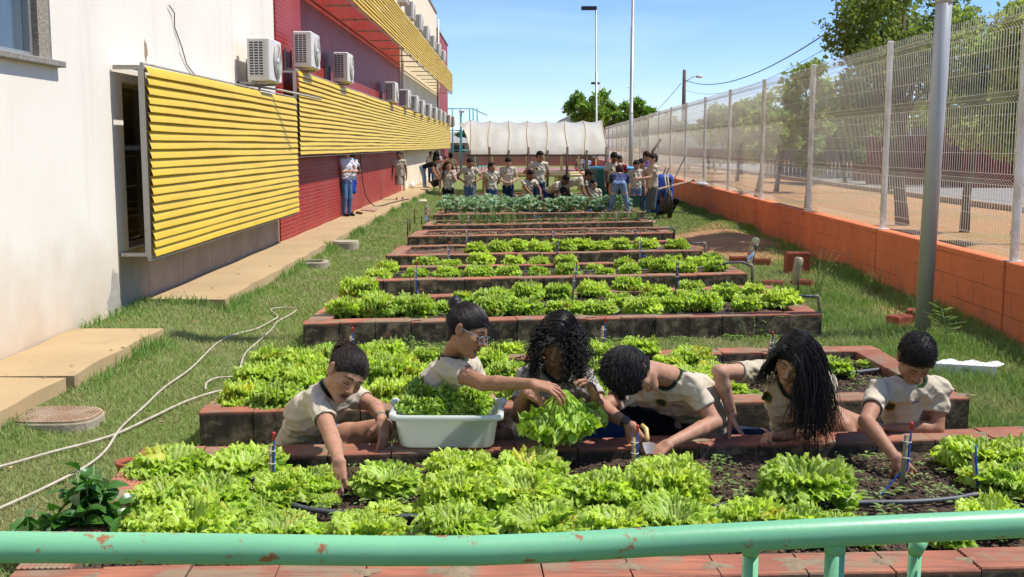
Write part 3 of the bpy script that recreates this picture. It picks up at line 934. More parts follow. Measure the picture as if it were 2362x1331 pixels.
for k in range(-2, NP):
    ya, yb = Y0+SP*k+.02, Y0+SP*(k+1)-.02
    mb = MB()
    a = Vector((FX(ya), ya, 0)); b_ = Vector((FX(yb), yb, 0))
    d = (b_-a); ang = math.atan2(-d.x, d.y)
    c = (a+b_)/2+Vector((.075, 0, (WT-.3)/2))
    mb.box(c, (.15, d.length, WT+.3), ang, bev=.006)
    obj('wall_panel', mb, M['orange'], wt)
    mb = MB()
    yp = Y0+SP*k
    mb.box((FX(yp)+.078, yp, (WT-.3)/2-.001), (.135, .036, WT+.296), ang)
    obj('joint', mb, material('orange_joint', (.42, .08, .025), .9) if k == -2 else bpy.data.materials['orange_joint'], wt)
ft = thing('wire_fence', 'tall white welded wire fence with folded ridges on top of the orange wall', 'fence', (FX(20), 20, WT))
def fence_profile():
    """z (above wall top) and x offset of the vertical wires: folds at four heights"""
    H = 2.12
    folds = [.10, .66, 1.38, 2.02]
    pts = [(0.0, 0)]
    for f in folds:
        pts += [(f-.05, 0), (f, -.045), (f+.05, 0)]
    pts += [(H+.03, 0)]
    return pts
prof = fence_profile()
hz = [.05, .10, .15, .33, .48, .61, .66, .71, .89, 1.07, 1.23, 1.33, 1.38, 1.43, 1.63, 1.82, 1.97, 2.02, 2.07]
for k in range(-2, NP):
    ya, yb = Y0+SP*k, Y0+SP*(k+1)
    mb = MB()
    n = 62 if k < 9 else 40
    wr = .0026
    VS = []; FS = []
    base = 0
    kk = len(prof)
    for i in range(1, n):
        y = ya+(yb-ya)*i/n
        x = FX(y)+.075
        for (z, dx) in prof:
            for (ax, ay) in ((-1, 0), (0, -1), (1, 0), (0, 1)):
                VS.append((x+dx+ax*wr, y+ay*wr, WT+.03+z))
        for r in range(kk-1):
            for j in range(4):
                j2 = (j+1) % 4
                FS.append((base+r*4+j, base+r*4+j2, base+(r+1)*4+j2, base+(r+1)*4+j))
        base += kk*4
    mb.add(VS, FS, True)
    pz = [p[0] for p in prof]; pd = [p[1] for p in prof]
    for z in hz:
        dx = float(np.interp(z, pz, pd))
        mb.tube([(FX(ya)+.075+dx-.004, ya+.03, WT+.03+z), (FX(yb)+.075+dx-.004, yb-.03, WT+.03+z)], wr*1.1, 4, cap=False)
    obj('wire_panel', mb, M['wire'], ft)
    mb = MB()
    mb.box((FX(ya)+.075, ya, WT+1.1+.0), (.062, .062, 2.2), bev=.006)
    mb.box((FX(ya)+.075, ya, WT+.004), (.13, .13, .008))
    for z in (.25, .95, 1.7): mb.box((FX(ya)+.040, ya, WT+z), (.012, .05, .03))
    obj('fence_post', mb, M['fence_white'], ft)

# ================================================================ poles, lamps, wires
M['galv'] = material('galvanised_steel', (.44, .45, .43), .42, (.33, .33, .30), 2.2, metal=.25, stretch=(1, 1, .25), dirt=(.30, .26, .19), dscale=3, dlo=.62, dhi=.8)
M['wood_post'] = material('weathered_wood_post', (.16, .11, .07), .9, (.09, .06, .04), 8, stretch=(1, 1, .15), bump=.4)
M['black'] = material('black_plastic', (.018, .018, .018), .5)
def pole(name, label, base, top, r0, r1, extra=None, cat='pole', grp=None):
    t = thing(name, label, cat, base, grp)
    mb = MB()
    b0 = Vector(base); t0 = Vector(top)
    q = [b0.lerp(t0, k) for k in (0, .30, .3004, .62, .6204, 1)]
    mb.tube(q, [r0, r0*.98, r0*.90, r0*.88, r1*1.02, r1], 20)
    mb.tube([b0.lerp(t0, .296), b0.lerp(t0, .3012)], [r0*1.03]*2, 20)
    obj('pole_shaft', mb, M['galv'], t)
    return t
b0 = G(2127, 772); b0.z = 0
tp = P(2178, -2, b0.y)
dirp = (tp-b0); dirp = dirp/dirp.z
topp = b0+Vector((dirp.x*9.6, 0, 9.6))
t = pole('light_pole', 'thick grey galvanised light pole at the right in front of the orange wall', b0, topp, .070, .05)
mb = MB(); mb.box(topp+Vector((-.55, -.1, .0)), (.75, .32, .16), bev=.03); mb.tube([topp, topp+Vector((-.35, -.05, .02))], .03, 8)
obj('lamp_head', mb, M['black'], t)
D2 = 41.0
b2 = G(1453, 441); b2 = P(1453, 445, D2); b2.z = 0
t = pole('light_pole', 'tall plain grey pole rising to the right of the plastic greenhouse', b2, b2+Vector((.02, 0, 9.5)), .075, .05)
mb = MB()
for z in (3.3, 3.75): mb.tube([b2+Vector((-.13, 0, z)), b2+Vector((.13, 0, z))], .008, 5)
obj('bolt', mb, M['galv'], t)
D3 = 62.0
b3 = P(1376, 400, D3); b3.z = 0
h3 = P(1371, 18, D3).z
t = pole('lamp_post', 'tall slim lamp post with a black rectangular lamp pointing left, behind the greenhouse', b3, b3+Vector((-.12, 0, h3)), .07, .045, cat='lamp post')
mb = MB(); mb.box(b3+Vector((-.50, 0, h3-.02)), (.85, .35, .20), bev=.03)
obj('lamp_head', mb, M['black'], t)
D4 = 95.0
b4 = P(1383, 400, D4); b4.z = 0
h4 = P(1383, 192, D4).z
t = pole('lamp_post', 'shorter far lamp post whose black lamp shows just left of the taller post', b4, b4+Vector((0, 0, h4)), .06, .05, cat='lamp post')
mb = MB(); mb.box(b4+Vector((-.45, 0, h4)), (.7, .4, .18), bev=.03); mb.tube([b4+Vector((0, 0, h4)), b4+Vector((-.2, 0, h4))], .04, 6)
obj('lamp_head', mb, M['black'], t)
# wooden street pole with arm lamp
D5 = 78.0
b5 = P(1574, 400, D5); b5.z = .36; h5 = P(1574, 161, D5).z
t = thing('utility_pole', 'dark wooden street pole with a curved lamp arm beyond the fence', 'utility pole', b5)
mb = MB(); mb.tube([b5, (b5.x, b5.y, h5)], [.17, .12], 10); obj('pole_shaft', mb, M['wood_post'], t)
mb = MB(); l5 = [P(x, y, D5) for x, y in ((1577, 194), (1588, 184), (1600, 177), (1609, 176))]
mb.tube(l5, .03, 6); obj('lamp_arm', mb, M['galv'], t)
mb = MB(); c = P(1613, 176.5, D5); mb.lathe([(.0, -.11), (.16, -.10), (.22, -.02), (.17, .07), (.05, .11)], c, 14)
mb.v[-1][:, 0] = c.x+(mb.v[-1][:, 0]-c.x)*1.2
obj('street_lamp', mb, material('lamp_glass_white', (.6, .6, .58), .3), t)
D6 = 30.0
b6 = P(2051, 446, D6); b6.z = .36
t = thing('utility_pole', 'brown wooden pole standing behind the dark tree beyond the fence', 'utility pole', b6)
mb = MB(); tt = P(2070, -60, D6); mb.tube([b6, tt], [.15, .12], 10); obj('pole_shaft', mb, M['wood_post'], t)
def wire(pts, r, label):
    mb = MB(); mb.tube(pts, r, 5, cap=False)
    tag(obj('power_line', mb, M['black'], loc=pts[0]), label, 'cable', 'overhead cables')
def catp(a, b, sag, n=16):
    return [a.lerp(b, i/n)+Vector((0, 0, -sag*4*(i/n)*(1-i/n))) for i in range(n+1)]
a5 = P(1578, 184, D5); e6 = P(2030, -12, D6)
wire(catp(a5, e6, 1.1), .022, 'thick black cable sagging from the street lamp pole up to the top right')
wire(catp(P(1572, 205, D5), P(2046, 18, D6), 1.1), .010, 'thin pale cable below the thick one, right of the street lamp pole')
wire(catp(P(1571, 192, D5), P(1430, 300, 150.), 1.0), .02, 'black cable descending left from the street lamp pole towards the far trees')
wire(catp(P(2178, 0, D6), P(2400, 120, D6+3), .05), .012, 'thin cable behind the wire fence at the upper right corner')

# ================================================================ distance: hills, far wall, court fence, houses
mb = MB()
rn = random.Random(3)
def ridge(x0, x1, Yd, hfun, nx=120, depth=260):
    vs = []; nr = 14
    for j in range(nr+1):
        f = j/nr
        for i in range(nx+1):
            x = x0+(x1-x0)*i/nx
            h = hfun(x)*math.sin(min(1, f*1.0)*math.pi/2)*(1+.06*math.sin(x*.13+f*9)+.05*math.sin(x*.41+f*23))
            vs.append((x, Yd+f*depth, h-.5))
    fs = [(j*(nx+1)+i, j*(nx+1)+i+1, (j+1)*(nx+1)+i+1, (j+1)*(nx+1)+i) for j in range(nr) for i in range(nx)]
    mb.add(vs, fs, True)
def hh(x): return 19*math.exp(-((x-47)/19)**2)+7*math.exp(-((x-28)/14)**2)+13*math.exp(-((x-128)/40)**2)+2.5*math.sin(x*.09)+3.5*math.exp(-((x+160)/200)**2)+3
ridge(-420, 620, 620, hh)
struct('hills', mb, material('wooded_hill', (.10, .115, .075), .95, (.16, .15, .12), .05, bump=1, bscale=.3, bdist=4, dirt=(.20, .19, .19), dscale=.03, dlo=.5, dhi=.75))
# far orange/brown wall across the end of the grounds
mb = MB(); mb.box((3, 92, .55), (50, .2, 1.1)); mb.box((3, 91.8, .03), (50, .5, .06))
tag(obj('far_wall', mb, material('faded_brown_orange_wall', (.50, .22, .13), .9, (.42, .18, .11), .5), loc=(3, 92, 0)), 'faded brown orange boundary wall across the far end, seen under the plastic roof', 'wall')
mb = MB()
mb.grid(lambda u, v: (-9+22*u, 66+18*v, .02), 2, 2)
struct('court_floor', mb, material('court_red_floor', (.30, .14, .11), .9, (.36, .20, .15), 1))
M['teal'] = material('teal_painted_steel', (.10, .36, .36), .5)
t = thing('court_fence', 'tall teal steel frame of the sports court fence at the far left', 'fence', (-4, 70, 0))
mb = MB()
xl = [P(x, 300, 70.).x for x in (1044, 1062, 1083, 1091, 1100)]
for i, x in enumerate(xl): mb.tube([(x, 70+i*.2, 0), (x, 70+i*.2, 4.0)], .045, 6)
obj('fence_post', mb, M['teal'], t)
mb = MB()
for z in (.2, 1.35, 2.6, 3.95): mb.tube([(-6, 70.0, z), (P(1090, 300, 70.).x, 70.6, z), (P(1102, 300, 70.).x+.3, 80, z*.96)], .035, 6)
for k in range(9): mb.tube([(-6+k*.45, 70.1, 0), (-6+k*.45, 70.1, 1.9 if k % 2 else 2.6)], .02, 4)
obj('fence_rail', mb, M['teal'], t)
t = thing('floodlight', 'small white floodlight on a slim teal pole behind the end of the school', 'floodlight', P(1064, 400, 68.))
c = P(1064, 258, 68.)
mb = MB(); mb.tube([(c.x, c.y, 0), c], .04, 6); obj('floodlight_pole', mb, M['teal'], t)
mb = MB(); mb.box(c+Vector((.03, 0, .02)), (.34, .25, .14), bev=.03); obj('lamp_head', mb, material('white_metal', (.75, .75, .72), .4), t)
t = thing('house', 'low house with a pale roof far behind the sports court', 'house', (-11, 110, 0))
mb = MB(); mb.box((-7.5, 110, 1.0), (9, 6, 2.0)); obj('wall', mb, material('house_wall', (.40, .22, .16), .9), t)
mb = MB(); mb.add([(-12.5, 106.6, 1.9), (-2.7, 106.6, 1.9), (-2.7, 110, 3.0), (-12.5, 110, 3.0), (-12.5, 113.4, 1.9), (-2.7, 113.4, 1.9)], [(0, 1, 2, 3), (3, 2, 5, 4), (0, 3, 4), (1, 5, 2), (0, 4, 5, 1)])
obj('roof', mb, material('pale_fibre_roof', (.35, .33, .30), .8), t)
mb = MB(); mb.box((-8.5, 106.985, 1.2), (1.0, .03, .9)); mb.box((-5.8, 106.985, 1.2), (1.0, .03, .9)); obj('window', mb, M['glass_dark'], t)
# brick piles, walls and gates over the road
M['far_brick'] = material('stacked_red_bricks', (.28, .050, .032), .9, (.20, .035, .022), 3, dirt=(.36, .11, .07), dscale=6, dlo=.5, dhi=.7)
rr = random.Random(5)
piles = [(2105, 425, 36., 2.6, 1.6), (2235, 440, 34.5, 2.2, 2.3), (2310, 455, 33.5, 2.0, 1.7), (2030, 408, 40., 1.6, 1.3)]
pl = ['stack of red bricks left of the middle stacks across the road', 'tallest stack of red bricks across the road, right of the big pole', 'stack of red bricks at the right edge across the road', 'low stack of red bricks beside the grey slatted gate']
for (px, py, Y, wd_, hh_), lb in zip(piles, pl):
    c = P(px, py, Y); c.z = .36
    mb = MB()
    nz_ = int(hh_/.2); nx_ = int(wd_/.3)
    for i in range(nx_):
        for j in range(3):
            top = nz_-rr.randint(0, 2)
            for k in range(top):
                mb.box((c.x-wd_/2+i*.3+.15+rr.uniform(-.02, .02), c.y+j*.3, .36+k*.2+.1), (.285, .285, .19))
    tag(obj('brick_pile', mb, M['far_brick'], loc=c), lb, 'brick pile', 'brick piles across the road')
c = P(1935, 410, 44.)
mb = MB(); 
for k in range(46): mb.box((c.x-3.0+k*.16, 44+k*.02, 1.35), (.12, .05, 2.0))
mb.box((c.x+.6, 44.5, 1.3), (7.4, .1, .08))
tag(obj('slatted_gate', mb, material('grey_gate', (.22, .18, .17), .8), loc=(c.x, 44, .36)), 'grey mauve slatted gate across the road behind the trees', 'gate')
mb = MB(); a = P(2120, 400, 46.); mb.box((a.x+8, 47, 1.6), (16, .2, 2.5))
tag(obj('boundary_wall', mb, material('dark_red_wall', (.24, .055, .04), .9, (.18, .04, .03), 2), loc=(a.x+8, 47, .36)), 'dark red boundary wall behind the brick stacks across the road', 'wall')
mb = MB(); a = P(1640, 365, 75.); mb.box((a.x, 78, .9), (9, .2, 1.1))
tag(obj('boundary_wall', mb, bpy.data.materials['dark_red_wall'], loc=(a.x, 78, .3)), 'low reddish wall far down the street seen through the fence', 'wall')
# ================================================================ plants
def leaf_material(name, col, col2, tl=.35, rough=.5, scale=8, rand=.15, spec=.4, attr=None, bump=0, bscale=30):
    return material(name, col, rough, col2, scale, .35, .65, tlc=tl, rand=rand, spec=spec, attr=attr, bump=bump, bscale=bscale, bdist=.01)
M['lettuce'] = leaf_material('lettuce_leaf', (.42, .60, .06), (.86, .90, .62), .45, .42, 14, .10, .45, attr='leafcol', bump=.5, bscale=90)
M['lettuce_dark'] = leaf_material('tub_lettuce_leaf', (.30, .50, .05), (.66, .80, .50), .38, .42, 14, .10, .45, attr='leafcol', bump=.5, bscale=90)
def lettuce_mesh(name, seed, nleaf=34, R=.165, H=.15, openness=1.0, res=(16, 14), full=False):
    """loose-leaf lettuce: overlapping fan-shaped leaves with strongly ruffled margins"""
    rg = np.random.default_rng(seed)
    VS = []; FS = []; CS = []; base = 0
    nu, nv = res
    for i in range(nleaf):
        f = i/(nleaf-1)             # 0 outer .. 1 inner
        az = i*2.39996+rg.uniform(-.25, .25)
        L = R*(1.22-.30*f)*rg.uniform(.85, 1.12)
        wdt = L*rg.uniform(.75, 1.0)
        elev0 = math.radians(34+46*f)+rg.uniform(-.14, .14)
        if full: elev0 = math.radians(62+24*f)+rg.uniform(-.1, .1)
        elev1 = elev0-math.radians(rg.uniform(55, 90))*(1-.30*f)*openness
        if full: elev1 = elev0-math.radians(rg.uniform(35, 75))
        amp = R*.085*rg.uniform(.7, 1.3)*(1-.1*f)
        ph = rg.uniform(0, 6.28, 6)
        fr = [rg.uniform(2.2, 3.2), rg.uniform(5, 7), rg.uniform(10, 13)]
        u = np.linspace(-1, 1, nu*2+1); v = np.linspace(0, 1, nv+1)
        U, Vv = np.meshgrid(u, v)
        # centre line arc
        ds = L/nv; el = elev0+(elev1-elev0)*v
        cx = np.concatenate([[0], np.cumsum(np.cos(el[:-1])*ds)]); cz = np.concatenate([[0], np.cumsum(np.sin(el[:-1])*ds)])
        CX = np.repeat(cx[:, None], nu*2+1, 1); CZ = np.repeat(cz[:, None], nu*2+1, 1)
        EL = np.repeat(el[:, None], nu*2+1, 1)
        # fan outline
        prof = .16+.84*np.sin(np.clip(Vv, 0, 1)*1.45)**.9
        edge = np.clip(np.abs(U)*.9+0*Vv, 0, 1)
        lobes = 1+.10*np.sin(U*fr[0]*3+ph[3])*Vv
        y = U*wdt*.62*prof*lobes
        sidedrop = (np.abs(U)**1.6)*Vv*L*.16
        # ruffle grows towards the margin (sides and tip)
        mg = np.maximum(np.abs(U)**1.5*np.minimum(1, Vv*1.5), np.clip((Vv-.5)/.5, 0, 1)**1.2)
        mg = .14*np.clip(Vv*3, 0, 1)+.86*mg
        s_ = U*1.7+Vv*.5
        ruf = mg*amp*(np.sin(s_*fr[1]*.9+ph[0]+Vv*8)*.9+.85*np.sin(s_*fr[2]*1.1+ph[1]-Vv*12)+.45*np.sin(s_*21+ph[4]+Vv*23))
        ruf2 = mg*amp*(.8*np.sin(s_*fr[1]*1.2+ph[2]-Vv*7)+.85*np.cos(s_*fr[2]*1.2+ph[5]+Vv*11)+.45*np.sin(s_*23-Vv*21))
        tipback = -np.clip((np.abs(U)-.2), 0, 1)**2*L*.22*Vv
        X = CX+tipback*np.cos(EL)-ruf*np.sin(EL)+ruf2*np.cos(EL)*.8
        Z = CZ+tipback*np.sin(EL)+ruf*np.cos(EL)+ruf2*np.sin(EL)*.8-sidedrop*.4+.008
        Yy = y+ruf2*.55
        r0 = .012+.02*f
        X = X+r0
        ca, sa = math.cos(az), math.sin(az)
        PX = X*ca-Yy*sa; PY = X*sa+Yy*ca
        Z = Z*(H/.15) if full else np.maximum(Z, .004)*(H/.15)
        VS.append(np.stack([PX.ravel(), PY.ravel(), Z.ravel()], 1))
        nn = nu*2+1
        idx = np.arange(nn*(nv+1)).reshape(nv+1, nn)+base
        FS.append(np.stack([idx[:-1, :-1].ravel(), idx[:-1, 1:].ravel(), idx[1:, 1:].ravel(), idx[1:, :-1].ravel()], 1))
        # own colour: pale midrib, pale yellow centre leaves, brighter margin
        rib = np.exp(-(U/.10)**2)*(1-Vv*.75)+.35*np.exp(-((np.sin(U*7+Vv*5))/.25)**2)*(1-Vv)*.8
        c0 = np.array([.37, .58, .07]); c1 = np.array([.66, .81, .16]); c2 = np.array([.80, .86, .50])
        m_ = np.clip(.15+.55*f+.45*mg*rg.uniform(.4, 1)+rg.uniform(-.12, .12), 0, 1)[..., None]
        c = c0*(1-m_)+c1*m_
        rb = np.clip(rib, 0, .8)[..., None]
        c = c*(1-rb)+c2*rb
        c = c*rg.uniform(.76, 1.1)
        if rg.uniform() < .05 and not full: c = c*np.array([1.15, .92, .8])*(1-.35*np.clip(Vv[..., None]-.7, 0, 1)*2)
        CS.append(np.concatenate([c.reshape(-1, 3), np.ones((nn*(nv+1), 1))], 1))
        base += nn*(nv+1)
    V = np.concatenate(VS); F = np.concatenate(FS); Cc = np.concatenate(CS)
    me = mesh_from(name, V, F, None, np.ones(len(F)), [M['lettuce']])
    a = me.color_attributes.new('leafcol', 'FLOAT_COLOR', 'POINT'); a.data.foreach_set('color', Cc.astype(np.float32).ravel())
    return me
LET = [lettuce_mesh('lettuce', 100+i, 36+4*(i % 4), .165, (.15, .17, .14)[i % 3], .85+.15*(i % 3)) for i in range(9)]
LHELD = lettuce_mesh('held_lettuce', 300, 30, .185, .15, 1.0, (19, 16), True)
LETS = [lettuce_mesh('lettuce_small', 200+i, 16, .13, .13, .9, (12, 10)) for i in range(2)]
ROWN = {}
def lettuce(px, py, wpx, bed, z=.22, small=False, flip=None):
    c = G(px, py, z+(.01 if wpx > 100 else 0))
    c.z = .147
    dist = c.y
    s_ = wpx*dist/FPX/(.305 if bed == 1 else .335)
    s_ = clamp(s_, .35, 1.4)
    me = random.choice(LETS if small else LET)
    o = bpy.data.objects.new('lettuce', me); C.objects.link(o)
    o.location = c; o.rotation_euler = (RNG.uniform(-.06, .06), RNG.uniform(-.06, .06), RNG.uniform(0, 6.28)); o.scale = (s_, s_*RNG.uniform(.92, 1.05), s_*RNG.uniform(.95, 1.12)*(1.0 if bed == 1 else 1.32))
    o['category'] = 'lettuce'; o['group'] = 'lettuces growing in the raised beds'
    ROWN.setdefault(bed, []).append((c.x, c.y, o, wpx))
    return o
bed1 = [(392, 1062, 160), (562, 1058, 150), (712, 1096, 120), (655, 1108, 120), (755, 1125, 70), (893, 1088, 135), (1064, 1068, 130), (1222, 1062, 150), (1540, 1075, 140),
        (375, 1128, 140), (478, 1140, 170), (888, 1150, 100), (1058, 1128, 150), (1215, 1120, 165), (1392, 1122, 150), (1545, 1112, 160), (1615, 1130, 90), (1862, 1108, 180), (2262, 1040, 150), (2340, 1095, 150), (2255, 1078, 100), (2350, 1040, 120),
        (345, 1190, 120), (440, 1195, 180), (645, 1212, 165), (848, 1212, 160), (1050, 1205, 165), (1242, 1195, 185), (1418, 1190, 150), (1555, 1182, 170), (1740, 1178, 140), (1838, 1188, 130), (1925, 1188, 110), (2000, 1205, 90), (2285, 1172, 130), (2180, 1205, 110)]
bed1 += [(600, 1150, 90), (820, 1165, 80), (1140, 1090, 80), (965, 1150, 80), (1140, 1175, 90), (1325, 1150, 90), (1480, 1150, 90), (1310, 1090, 70), (520, 1215, 100), (745, 1190, 70)]
for a in bed1: lettuce(*a, 1, small=(a[2] <= 100))
bed2 = [(566, 908, 118), (640, 918, 110), (598, 868, 105), (655, 862, 110), (628, 832, 95), (700, 838, 100), (762, 812, 80), (700, 885, 100), (745, 868, 95), (845, 832, 90), (888, 812, 95), (882, 860, 100), (845, 905, 80), (910, 905, 100), (962, 862, 80), (985, 818, 62), (955, 905, 100),
        (1165, 806, 80), (1130, 830, 80), (1175, 850, 90), (1140, 895, 90), (1200, 900, 100), (1378, 808, 75), (1372, 850, 90), (1360, 895, 90), (1475, 806, 85), (1540, 830, 70), (1598, 818, 85), (1590, 860, 90), (1640, 850, 75), (1690, 885, 62), (1738, 890, 50), (1930, 842, 66), (1905, 812, 44), (1783, 800, 30)]
bed2 += [(800, 880, 80), (540, 925, 60), (760, 905, 80), (930, 838, 70), (1095, 870, 70), (1240, 880, 80), (1440, 840, 70), (1510, 870, 70)]
for a in bed2: lettuce(*a, 2, small=(a[2] < 56))
lettuce(1995, 820, 34, 2, small=True)
bed3 = [(829, 675, 80), (1067, 681, 52), (1140, 684, 76), (1216, 678, 66), (1290, 673, 60), (1368, 668, 66), (1449, 662, 66), (1515, 676, 62), (1592, 660, 58), (1674, 676, 62), (1739, 664, 50),
        (797, 715, 76), (870, 713, 84), (957, 711, 84), (1030, 702, 50), (1132, 710, 72), (1211, 711, 74), (1290, 703, 60), (1325, 709, 56), (1384, 709, 66), (1430, 690, 60), (1482, 706, 80), (1552, 700, 64), (1622, 701, 80), (1587, 684, 60), (1721, 699, 60), (1800, 694, 80), (1758, 686, 50)]
for a in bed3: lettuce(*a, 3)
bed4 = [(893, 616, 46), (984, 604, 52), (1040, 607, 44), (1108, 603, 56), (1184, 603, 46), (1243, 603, 44), (1306, 605, 48), (1372, 612, 36), (1441, 607, 44), (1495, 606, 40), (1553, 602, 46), (1606, 602, 44), (1640, 597, 44),
        (872, 631, 54), (960, 630, 54), (1032, 627, 56), (1105, 626, 56), (1173, 624, 52), (1243, 624, 44), (1308, 624, 50), (1398, 622, 38), (1454, 622, 46), (1530, 618, 60), (1582, 618, 46), (1652, 615, 50)]
for a in bed4: lettuce(*a, 4)
bed5 = [(1097, 575, 42), (1151, 574, 48), (1195, 569, 48), (1244, 572, 50), (1298, 570, 52), (1341, 568, 46), (1384, 569, 44), (1428, 565, 44), (1490, 563, 48), (1561, 570, 46)]
for a in bed5: lettuce(*a, 5)
BN_ = {1: 'nearest bed', 2: 'second bed', 3: 'third bed', 4: 'fourth bed', 5: 'fifth bed'}
for k, lst in ROWN.items():
    q = BQ[k]
    # split rows by depth relative to the bed's own slope
    def vcoord(x, y):
        fy = q[0].y+(q[1].y-q[0].y)*(x-q[0].x)/(q[1].x-q[0].x)
        by = q[3].y+(q[2].y-q[3].y)*(x-q[3].x)/(q[2].x-q[3].x)
        return (y-fy)/(by-fy)
    nrow = {1: 3, 2: 3, 3: 2, 4: 2, 5: 1}[k]
    rows = [[] for _ in range(nrow)]
    for (x, y, o, w_) in lst:
        rows[int(clamp(vcoord(x, y)*nrow, 0, nrow-1))].append((x, o, w_))
    names = {1: ['only row'], 2: ['front row', 'back row'], 3: ['front row', 'middle row', 'back row']}[nrow]
    for r, nm in zip(rows, names):
        r.sort(key=lambda t_: t_[0])
        for i, (x, o, w_) in enumerate(r):
            sz = 'small' if o.data.name.startswith('lettuce_small') else ('frilly' if w_*o.location.y < 620 else 'large frilly')
            o['label'] = '%s light green lettuce, %s from left in the %s of the %s' % (sz, ORD[i], nm, BN_[k])
# ---- broad leaved plants
def leaf_grid(L, W, bend, n=6, fold=.15, wave=0., ph=0., tip=1.0):
    """a single pointed leaf along +X"""
    VS = []; 
    for j in range(n+1):
        t = j/n
        w_ = W*math.sin(min(1, t*.97+.03)*math.pi)**.75*(1-.25*t)
        x = L*math.sin(t*bend)/bend if bend > .01 else L*t
        z = -L*(1-math.cos(t*bend))/bend if bend > .01 else 0
        for i in (-1, -.5, 0, .5, 1):
            VS.append((x, i*w_, z+abs(i)*w_*fold*2+wave*math.sin(t*9+ph+i*2)*abs(i)*W))
    FS = [(j*5+i, j*5+i+1, (j+1)*5+i+1, (j+1)*5+i) for j in range(n) for i in range(4)]
    return np.array(VS), FS
def place(VS, pos, az, el, roll=0, s=1.0):
    R = Matrix.Rotation(az, 3, 'Z') @ Matrix.Rotation(-el, 3, 'Y') @ Matrix.Rotation(roll, 3, 'X')
    return (VS*s) @ np.array(R).T+np.array(pos)
M['kale'] = leaf_material('kale_leaf', (.15, .28, .12), (.30, .44, .25), .28, .42, 6, .12, .5, bump=.4, bscale=50)
M['kale_stem'] = material('pale_green_stem', (.22, .34, .12), .6)
def kale_mesh(seed):
    rg = random.Random(seed); mb = MB()
    for i in range(20):
        az = i*2.4+rg.uniform(-.3, .3); f = i/19
        el = math.radians(20+50*f)
        sl = .13+.08*rg.random(); p0 = Vector((0, 0, .03+.12*f))
        p1 = p0+Vector((math.cos(az)*math.cos(el), math.sin(az)*math.cos(el), math.sin(el)))*sl
        mb.tube([p0, p0.lerp(p1, .5)+Vector((0, 0, .01)), p1], [.007, .006, .004], 5, m=1)
        V, F = leaf_grid(.17*rg.uniform(.75, 1.15), .070*rg.uniform(.8, 1.2), rg.uniform(.5, 1.3), 7, .14, .22, rg.uniform(0, 6))
        mb.add(place(V, p1, az, el*.75, rg.uniform(-.5, .5)), F, True, 0)
    mb.tube([(0, 0, -.03), (0, 0, .2)], .014, 6, m=1)
    return mesh_from('kale_plant', np.concatenate(mb.v), mb.f, mb.fm, mb.fs, [M['kale'], M['kale_stem']])
KM = [kale_mesh(i) for i in range(4)]
q8 = BQ[8]
ki = 0
for row, vv in (('front', .25), ('back', .75)):
    nk = 11
    for i in range(nk):
        u = .05+(.84 if row == 'front' else .88)*i/(nk-1)+random.uniform(-.01, .01)
        c = q8[0].lerp(q8[1], u).lerp(q8[3].lerp(q8[2], u), vv); c.z = .16
        o = bpy.data.objects.new('kale_plant', random.choice(KM)); C.objects.link(o); o.location = c
        s_ = random.uniform(.9, 1.15); o.scale = (s_, s_, s_*1.0); o.rotation_euler = (0, 0, random.uniform(0, 6.28))
        tag(o, 'broad blue green kale plant, %s from left in the %s row of the kale bed' % (ORD[i], row), 'kale', 'kale plants in the last bed')
# spring onions
M['onion'] = leaf_material('spring_onion_leaf', (.10, .22, .05), (.22, .34, .10), .25, .5, 20, .1)
def tuft_mesh(seed, n=26, H=.30, sp=.05, lean=.5):
    rg = random.Random(seed); VS = []; FS = []
    for i in range(n):
        az = rg.uniform(0, 6.28); r = rg.uniform(0, sp); h = H*rg.uniform(.5, 1); ln = rg.uniform(.05, lean)
        p = [(math.cos(az)*(r+ln*h*t*t), math.sin(az)*(r+ln*h*t*t), h*t*(1-.25*ln*t)) for t in (0, .35, .7, 1)]
        wv = .0035; a2 = az+math.pi/2+rg.uniform(-.6, .6); b = len(VS)
        for k, (x, y, z) in enumerate(p):
            w_ = wv*(1, .9, .6, .08)[k]
            VS += [(x-math.cos(a2)*w_, y-math.sin(a2)*w_, z), (x+math.cos(a2)*w_, y+math.sin(a2)*w_, z)]
        FS += [(b+2*k, b+2*k+1, b+2*k+3, b+2*k+2) for k in range(3)]
    return mesh_from('spring_onion_clump', VS, FS, None, [True]*len(FS), [M['onion']])
TM = [tuft_mesh(i) for i in range(4)]
q7 = BQ[7]
for i in range(26):
    u = .04+.92*i/25; vv = .35+.3*(i % 2)
    c = q7[0].lerp(q7[1], u).lerp(q7[3].lerp(q7[2], u), vv); c.z = .155
    o = bpy.data.objects.new('spring_onion', TM[i % 4]); C.objects.link(o); o.location = c
    dens = 1.25 if (.12 < u < .42 or u > .8) else .75
    o.scale = (dens*1.3, dens*1.3, dens*random.uniform(.75, 1.05)); o.rotation_euler = (0, 0, random.uniform(0, 6))
    tag(o, 'thin green spring onion clump, %s from the left in the onion bed' % ORD[i], 'spring onion', 'spring onions in the seventh bed')
